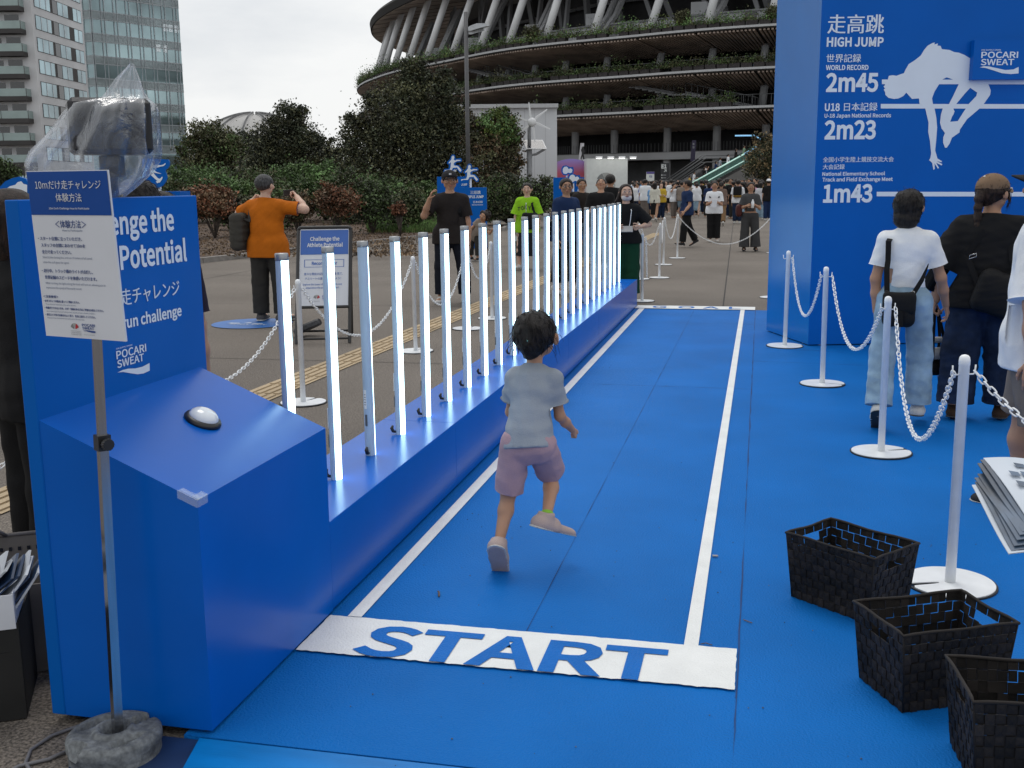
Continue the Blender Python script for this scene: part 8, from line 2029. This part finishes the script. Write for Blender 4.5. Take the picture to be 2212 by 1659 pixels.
def cloud(lobes, f, n, size, m, r_, mb, clump=.16, base=None, skin=.55):
    """leaf clumps through lobes given in photo pixels at distance f: (x, y, rx, ry)"""
    sc = f / F; A = np.array([a * b for _, _, a, b in lobes]); cnt = (n * A / A.sum()).astype(int); P = []; C_ = []
    for (x, y, rx, ry), k in zip(lobes, cnt):
        c = dpt(x, y, f); kc = max(3, k // 26)
        u = r_.normal(size=(kc, 3)); u /= np.linalg.norm(u, axis=1)[:, None]; u *= (r_.uniform(skin, 1.08, kc) ** .8)[:, None]
        cc = c + np.outer(u[:, 0] * rx * sc, rvec) + np.outer(u[:, 1] * rx * sc * .8, fvec) + np.outer(u[:, 2] * ry * sc, [0, 0, 1])
        w = clump * min(rx, ry) * sc * r_.uniform(.7, 1.8, kc)
        i = r_.integers(0, kc, k); P.append(cc[i] + r_.normal(size=(k, 3)) * w[i][:, None] * np.array([1.2, 1.2, .75])); C_.append((c, cc))
    P = np.vstack(P); P = P[P[:, 2] > .05]; leaves(mb, P, size, m, r_); return C_
def limbs(mb, b, C_, r0, r_, per=4):
    for c, cc in C_:
        t = c * .45 + b * .55; t[:2] = b[:2] * .6 + c[:2] * .4; mb.tube([b, t, c], [r0, r0 * .65, r0 * .3], TRUNK, 7)
        for j in r_.choice(len(cc), min(per, len(cc)), replace=False): mb.tube([t * .4 + c * .6, (c + cc[j]) / 2 + r_.normal(size=3) * .1, cc[j]], [r0 * .3, r0 * .16, r0 * .05], TRUNK, 5)
def tree(name, f, xb, lobes, n, size, ms, label, cat, r0, seed, twigs=0, zb=.06, clump=.16, skin=.55, group=None):
    r_ = np.random.default_rng(seed); lobes = list(lobes) + [(x + rx * r_.uniform(-1, 1), y - ry * r_.uniform(-.3, 1.0), rx * r_.uniform(.2, .42), ry * r_.uniform(.2, .42)) for x, y, rx, ry in lobes for _ in range(3)]; b = gd(xb, f, zb); t = empty(name, tuple(b), label, cat, group); cr = MB(); C_ = None
    for i, m in enumerate(ms):
        k = cloud(lobes, f, n // len(ms), size, m, r_, cr, clump, skin=skin); C_ = C_ or k
    tr = MB(); limbs(tr, b, C_, r0, r_)
    if twigs:
        P = []
        tops = sorted(lobes, key=lambda q: q[1])[:max(2, len(lobes) // 2)]
        for i in range(twigs):
            x, y, rx, ry = tops[r_.integers(len(tops))]; a = r_.uniform(-.9, .9); p0 = dpt(x + rx * a * .8, y - ry * .6 * (1 - a * a), f); d = rvec * a * .7 + np.array([0, 0, 1]) * r_.uniform(.5, 1) + fvec * r_.normal() * .3; L_ = r_.uniform(.3, 1.0) * min(rx, ry) * f / F * .8
            p1 = p0 + d * L_ * .6 + r_.normal(size=3) * .06; p2 = p0 + d * L_; tr.tube([p0, p1, p2], [.018, .011, .004], TRUNK, 4)
            for q in np.linspace(.2, 1, 6): P.append(p0 + d * L_ * q + r_.normal(size=(3, 3)) * size * 1.1)
        leaves(cr, np.vstack(P), size * .9, ms[0], r_)
    cr.build('crown', t); tr.build('trunk', t); return t
D_, M_, F_, Y_, O_ = (LF[k] for k in ('dark', 'mid', 'fresh', 'yellow', 'olive'))
tree('broadleaf_tree', 58, 885, [(880, 330, 95, 100), (800, 330, 62, 70), (950, 330, 62, 95), (860, 240, 62, 62), (920, 225, 50, 70), (985, 300, 40, 70), (840, 415, 110, 50), (950, 415, 85, 55), (895, 165, 26, 40), (770, 275, 30, 30), (965, 205, 28, 30)], 62000, .075, (D_, O_, D_, LF['olive']), 'large loose dark tree with bare twiggy top in front of the stadium', 'tree', .20, 1, twigs=150, clump=.17)
tree('broadleaf_tree', 72, 622, [(622, 300, 62, 50), (590, 345, 55, 45), (660, 345, 55, 50), (625, 255, 36, 30), (700, 370, 40, 40), (560, 380, 45, 35)], 30000, .085, (D_, D_, O_), 'dense dark round tree standing before the pale dome roof', 'tree', .2, 2, twigs=90)
tree('broadleaf_tree', 92, 452, [(450, 305, 42, 40), (480, 320, 42, 36), (430, 345, 42, 40), (500, 350, 45, 40)], 20000, .11, (O_, M_, LF['olive']), 'olive green tree right beside the foot of the glass tower', 'tree', .25, 3)
tree('broadleaf_tree', 100, 520, [(520, 325, 60, 38), (560, 330, 45, 34), (600, 350, 60, 40)], 16000, .12, (D_, D_), 'dark tree mass low under the pale dome roof', 'tree', .25, 4)
tree('broadleaf_tree', 82, 745, [(745, 345, 42, 40), (720, 365, 40, 36), (770, 375, 45, 40)], 12000, .09, (D_, O_), 'small dark tree left of the large loose tree', 'tree', .15, 5)
tree('leafy_shrub', 50, 1062, [(1065, 330, 48, 60), (1040, 300, 30, 42), (1085, 285, 32, 40), (1095, 350, 28, 50), (1055, 410, 55, 40)], 20000, .065, (LF['brown'], O_, O_), 'tall shrub turning brown beside the street lamp', 'shrub', .09, 6, twigs=30, group='plants of the bed by the lamps')
mb = MB(); r_ = np.random.default_rng(61); cloud([(1070, 262, 42, 26), (1095, 285, 30, 30), (1110, 310, 16, 26)], 49.7, 3800, .065, F_, r_, mb); t = tag(mb.build('shoot_tips', loc=gd(1070, 49.7, 4)), None, None) if False else None
tree('leafy_shrub', 49.6, 1075, [(1072, 264, 40, 24), (1095, 286, 26, 28)], 4200, .065, (Y_, F_), 'fresh green leafy top growing against the white service building', 'shrub', .05, 62, twigs=14)
tree('ivy_hedge', 41, 1105, [(1085, 420, 45, 40), (1130, 425, 50, 36), (1165, 430, 32, 32), (1110, 450, 70, 26), (1060, 450, 30, 26)], 26000, .045, (M_, D_, O_), 'dense dark green hedge behind the lime green jersey', 'hedge', .05, 7)
gk = 'feathery bushes along the planting bed'
spots = [(330, 430, 60, 46, 'M'), (405, 408, 62, 40, 'F'), (470, 400, 58, 40, 'F'), (545, 402, 62, 40, 'M'), (640, 395, 60, 38, 'F'), (700, 400, 55, 42, 'F'), (755, 412, 56, 40, 'M'), (815, 420, 60, 40, 'F'), (870, 430, 56, 38, 'M'), (920, 440, 46, 36, 'F'), (520, 425, 60, 34, 'F'), (590, 430, 55, 36, 'M')]
words_ = ['far left behind the booth wall', 'left of the glass tower foot', 'under the olive tree', 'under the dark tree mass', 'right behind the orange polo', 'right of the orange polo', 'under the small dark tree', 'left half of the large tree foot', 'under the large tree', 'just left of the TRIPLE JUMP sign', 'front row left of the orange polo', 'front row behind the orange polo']
for i, (x, y, rx, ry, k) in enumerate(spots):
    f = 44 + (i % 3) * 2.5 if i < 10 else 39
    tree('feathery_bush', f, x, [(x, y, rx, ry), (x - rx * .5, y + 12, rx * .6, ry * .8), (x + rx * .5, y + 14, rx * .6, ry * .8), (x + 5, y + 38, rx, ry * .7)], 7500, .062, (F_, M_) if k == 'F' else (M_, O_), 'feathery green bush, ' + words_[i], 'bush', .03, 100 + i, twigs=16, clump=.22, group=gk)
for i, (x, y, rx, ry, f, ms, lb) in enumerate(((458, 432, 44, 32, 33, ('rust', 'brown'), 'rust coloured dry bush right of the booth wall'), (412, 440, 34, 28, 33, ('rust', 'brown', 'olive'), 'rust and green bush half hidden by the booth wall'), (728, 432, 42, 28, 34, ('rust', 'brown'), 'rust red twiggy bush above the notice board'), (640, 446, 38, 26, 34, ('brown', 'olive'), 'brown green low bush right behind the orange polo'), (505, 452, 40, 26, 34, ('olive', 'dark'), 'low dark bush between the rust bush and the orange polo'), (802, 440, 40, 38, 35, ('mid', 'dark'), 'dark green open bush right of the rust red one'), (880, 450, 44, 34, 36, ('mid', 'olive'), 'leaning green bush left of the man in black cap'), (862, 452, 12, 10, 33, ('rust',), 'small bright rust sprig in the green bush'))):
    tree('dry_bush', f, x, [(x, y, rx, ry), (x - rx * .4, y + 6, rx * .55, ry * .8), (x + rx * .45, y + 4, rx * .55, ry * .8)], 5200 if rx > 20 else 700, .045, [LF[k] for k in ms], lb, 'bush', .022, 200 + i, twigs=22 if rx > 20 else 4, clump=.24, group='dry bushes at the front of the bed')
    if rx > 20:
        pass
tree('leafy_shrub', 60, 8, [(6, 372, 26, 26), (24, 380, 16, 20), (-14, 380, 26, 30)], 4500, .08, (D_, M_), 'dark shrub at the left edge below the apartment tower', 'shrub', .05, 8)
tree('flowering_shrub', 72, 1648, [(1645, 345, 30, 34), (1664, 330, 26, 40), (1636, 375, 26, 26), (1660, 385, 24, 24)], 9000, .07, (D_, O_, LF['straw']), 'flowering shrub with pale blooms at the edge of the HIGH JUMP tower', 'shrub', .06, 9, twigs=10)
# trees growing on the upper deck of the stadium
for i, (s_, w, hh) in enumerate(((33, 1.7, 3.4), (24.5, 1.0, 2.2), (78, .9, 1.7), (68, .7, 1.4), (98, 1.0, 2.0))):
    b = pat(s_, 1.4, 17.8); r_ = np.random.default_rng(300 + i); t = empty('terrace_tree', tuple(b), ('broad dark tree', 'small round tree', 'thin open sapling', 'low thin sapling', 'leafy sapling')[i] + ' on the top planted edge of the stadium, ' + ('widest of them', 'right of the widest', 'near the solar panel column', 'right of the thin sapling', 'left by the street lamp')[i], 'tree', 'trees on the stadium terrace'); cr = MB()
    u = r_.normal(size=(90, 3)); u /= np.linalg.norm(u, axis=1)[:, None]; u *= r_.uniform(.4, 1, (90, 1)); c = b + np.array([0, 0, hh * .62]) + u * np.array([w, w, hh * .42]); k = r_.integers(0, 90, 2200); leaves(cr, c[k] + r_.normal(size=(2200, 3)) * .16, .10, D_ if i < 2 else O_, r_); cr.build('crown', t); tr = MB(); tr.tube([b, b + np.array([0, 0, hh * .6])], [.07, .03], TRUNK, 6)
    for j in range(9): tr.tube([b + np.array([0, 0, hh * .3]), c[j]], [.03, .01], TRUNK, 4)
    tr.build('trunk', t)
# grass and fallen litter on the bed
mb = MB(); r_ = np.random.default_rng(77); n = 26000; P = np.array([gp(r_.uniform(795, 1045), 478 + 30 * r_.random() ** .7)[:2] for _ in range(n)])
def blades(P, hmin, hmax, m):
    n = len(P); hgt_ = r_.uniform(hmin, hmax, n); a = r_.uniform(0, 6.28, n); dx = np.stack([np.cos(a), np.sin(a)], 1) * .014; ln = r_.normal(size=(n, 2)) * .07
    z0 = np.full((n, 1), .075); V = np.stack([np.hstack([P - dx, z0]), np.hstack([P + dx, z0]), np.hstack([P + ln, z0 + hgt_[:, None]])], 1).reshape(-1, 3); mb.add(V, (np.arange(n)[:, None] * 3 + np.arange(3)).tolist(), m)
far_ = P[:, 1] > np.interp(P[:, 0], [-14, -8], [27, 34]) - 0
blades(P[: n * 2 // 3], .12, .32, LF['grass']); blades(P[n * 2 // 3:], .05, .16, LF['straw'])
tag(mb.build('grass'), 'green and straw coloured grass strip on the bed left of the TRIPLE JUMP sign', 'grass', kind='stuff')
mb = MB(); n = 16000; P = np.array([[*gp(r_.uniform(180, 900), r_.uniform(472, 560))[:2], .085] for _ in range(n)]); ok_ = P[:, 1] > 14; leaves(mb, P[ok_] + r_.normal(size=(ok_.sum(), 3)) * np.array([.1, .1, .012]), .035, LF['brown'], r_)
tag(mb.build('fallen_leaves'), 'brown fallen leaves and bark chips covering the planting bed', 'leaves', kind='stuff')

# ================================================================ the crowd at the stadium gate
ctop = [('white', WHITET), ('black', BLACKT), ('navy', NAVYC), ('grey', GREYTEE), ('blue', fab('sky blue cotton', (.16, .32, .55))), ('red', fab('red cotton', (.40, .03, .035))), ('beige', BEI), ('pink', fab('pink jersey', (.50, .26, .38))), ('green', fab('sage cotton', (.20, .30, .20))), ('yellow', fab('mustard cotton', (.50, .34, .04)))]
cbot = [('black', BLACKT), ('denim', LTJEAN), ('navy', DKJEAN), ('khaki', TAUPE), ('grey', CHAR)]
protos = []
for i, (st, hc, arms, legs, kind) in enumerate((('short', 'black', None, None, 0), ('long', 'black', UPARM, None, 0), ('bob', 'darkbrown', None, STEP, 0), ('short', 'darkbrown', [((-.2, 0, -1), (0, .3, -1)), ((.7, .4, -.1), (-.4, .4, .9))], None, 0), ('pony', 'black', None, STEP, 1), ('short', 'black', UPARM, STEP, 2))):
    Pq = Person(1.66, female=i in (1, 2, 4), arms=arms, legs=legs, build=1.05); Pq.skin = SKINS[('tan', 'fair', 'light')[i % 3]]; h = .034
    prt = [('hair', Pq.hair(HAIRS[hc], h * .8, st)), ('shirt', Pq.top(WHITET, h, sleeve=.75, hem=-.06, ease=.03, wide=1.12, amp=0)), ('skirt', Pq.skirt(BLACKT, h, length=.34, amp=0)) if kind == 1 else ('trousers', Pq.bottoms(BLACKT, h, length=.95 if kind == 2 else 1.95, ease=.03, amp=0))]
    mbp = Pq.body(h * .85, None, False)
    protos.append((mbp, prt, st, kind))
built = {}
def crowd_person(i, xy, yaw, sc, ti, bi, label, z=0.0):
    mbp, prt, st, kind = protos[i]
    if i not in built:
        me = mbp.build('person').data; pm_ = [(nm, b.build(nm).data) for nm, b in prt]
        for o in [q for q in list(COL.objects) if q.data in [me] + [p[1] for p in pm_]]: bpy.data.objects.remove(o)
        built[i] = (me, pm_)
    me, pm_ = built[i]; root = bpy.data.objects.new('person', me); COL.objects.link(root); root.location = (xy[0], xy[1], z); root.rotation_euler = (0, 0, yaw); root.scale = (sc, sc, sc)
    for nm, d in pm_:
        o = bpy.data.objects.new(nm, d); COL.objects.link(o); o.parent = root
        m = ctop[ti][1] if nm == 'shirt' else cbot[bi][1] if nm in ('trousers', 'skirt') else None
        if m: o.material_slots[0].link = 'OBJECT'; o.material_slots[0].material = m
    tag(root, label, 'person', 'crowd in front of the stadium gate'); return root
cr_ = random.Random(23); lab = {}
def lbl(i, ti, bi, yaw, where):
    hair = ('short black hair', 'long black hair', 'bobbed brown hair', 'one arm raised', 'black ponytail', 'black hair')[i]
    s_ = f"person in {ctop[ti][0]} top and {cbot[bi][0]} {'skirt' if protos[i][3] == 1 else 'shorts' if protos[i][3] == 2 else 'trousers'}, {hair}, {where}"
    return s_
zones = [('under the white booth lamps', 1362, 1400), ('below the E1 sign', 1400, 1442), ('by the purple headed notice', 1442, 1482), ('at the escalator foot', 1482, 1530), ('below the escalator side', 1530, 1585), ('by the flowering shrub', 1585, 1652)]
seen = set(); used_px = []; cnt = 0
for row, f in enumerate((50, 57, 63, 69, 75, 81, 88)):
    n = (15, 20, 24, 26, 28, 28, 26)[row]
    for k in range(n):
        x = 1362 + 292 * (k + cr_.uniform(.15, .85)) / n; zn = next(z[0] for z in zones if x <= z[2]); ff = f + cr_.uniform(-2.5, 2.5)
        for _ in range(40):
            i, ti, bi = cr_.randrange(6), cr_.choices(range(10), (26, 24, 9, 10, 7, 4, 8, 4, 4, 4))[0], cr_.randrange(5); L_ = lbl(i, ti, bi, 0, zn)
            if L_ not in seen: break
        seen.add(L_); yaw = cr_.choice((0, 0, 0, .5, -.6, PI, 2.4, -2.2, 1.4)) + cr_.uniform(-.3, .3)
        crowd_person(i, gd(x, ff)[:2], yaw, cr_.uniform(.93, 1.07), ti, bi, L_, -.02); cnt += 1
for j, t in enumerate((.12, .2, .29, .33, .42, .50, .56, .68, .74)):
    p = p0 + (p1 - p0) * t + fvec * (.9 + 1.3 * (j % 2)); i, ti, bi = (0, 5, 2, 3, 1, 0, 4, 2, 0)[j], (9, 0, 1, 0, 2, 3, 0, 1, 8)[j], j % 5
    nth = ('lowest', 'second lowest', 'third', 'fourth', 'middle', 'fourth from top', 'third from top', 'second highest', 'highest')[j]
    crowd_person(i, p[:2], -1.45, 1.0, ti, bi, f"person in {ctop[ti][0]} top riding the escalator, {nth} of the riders", p[2])
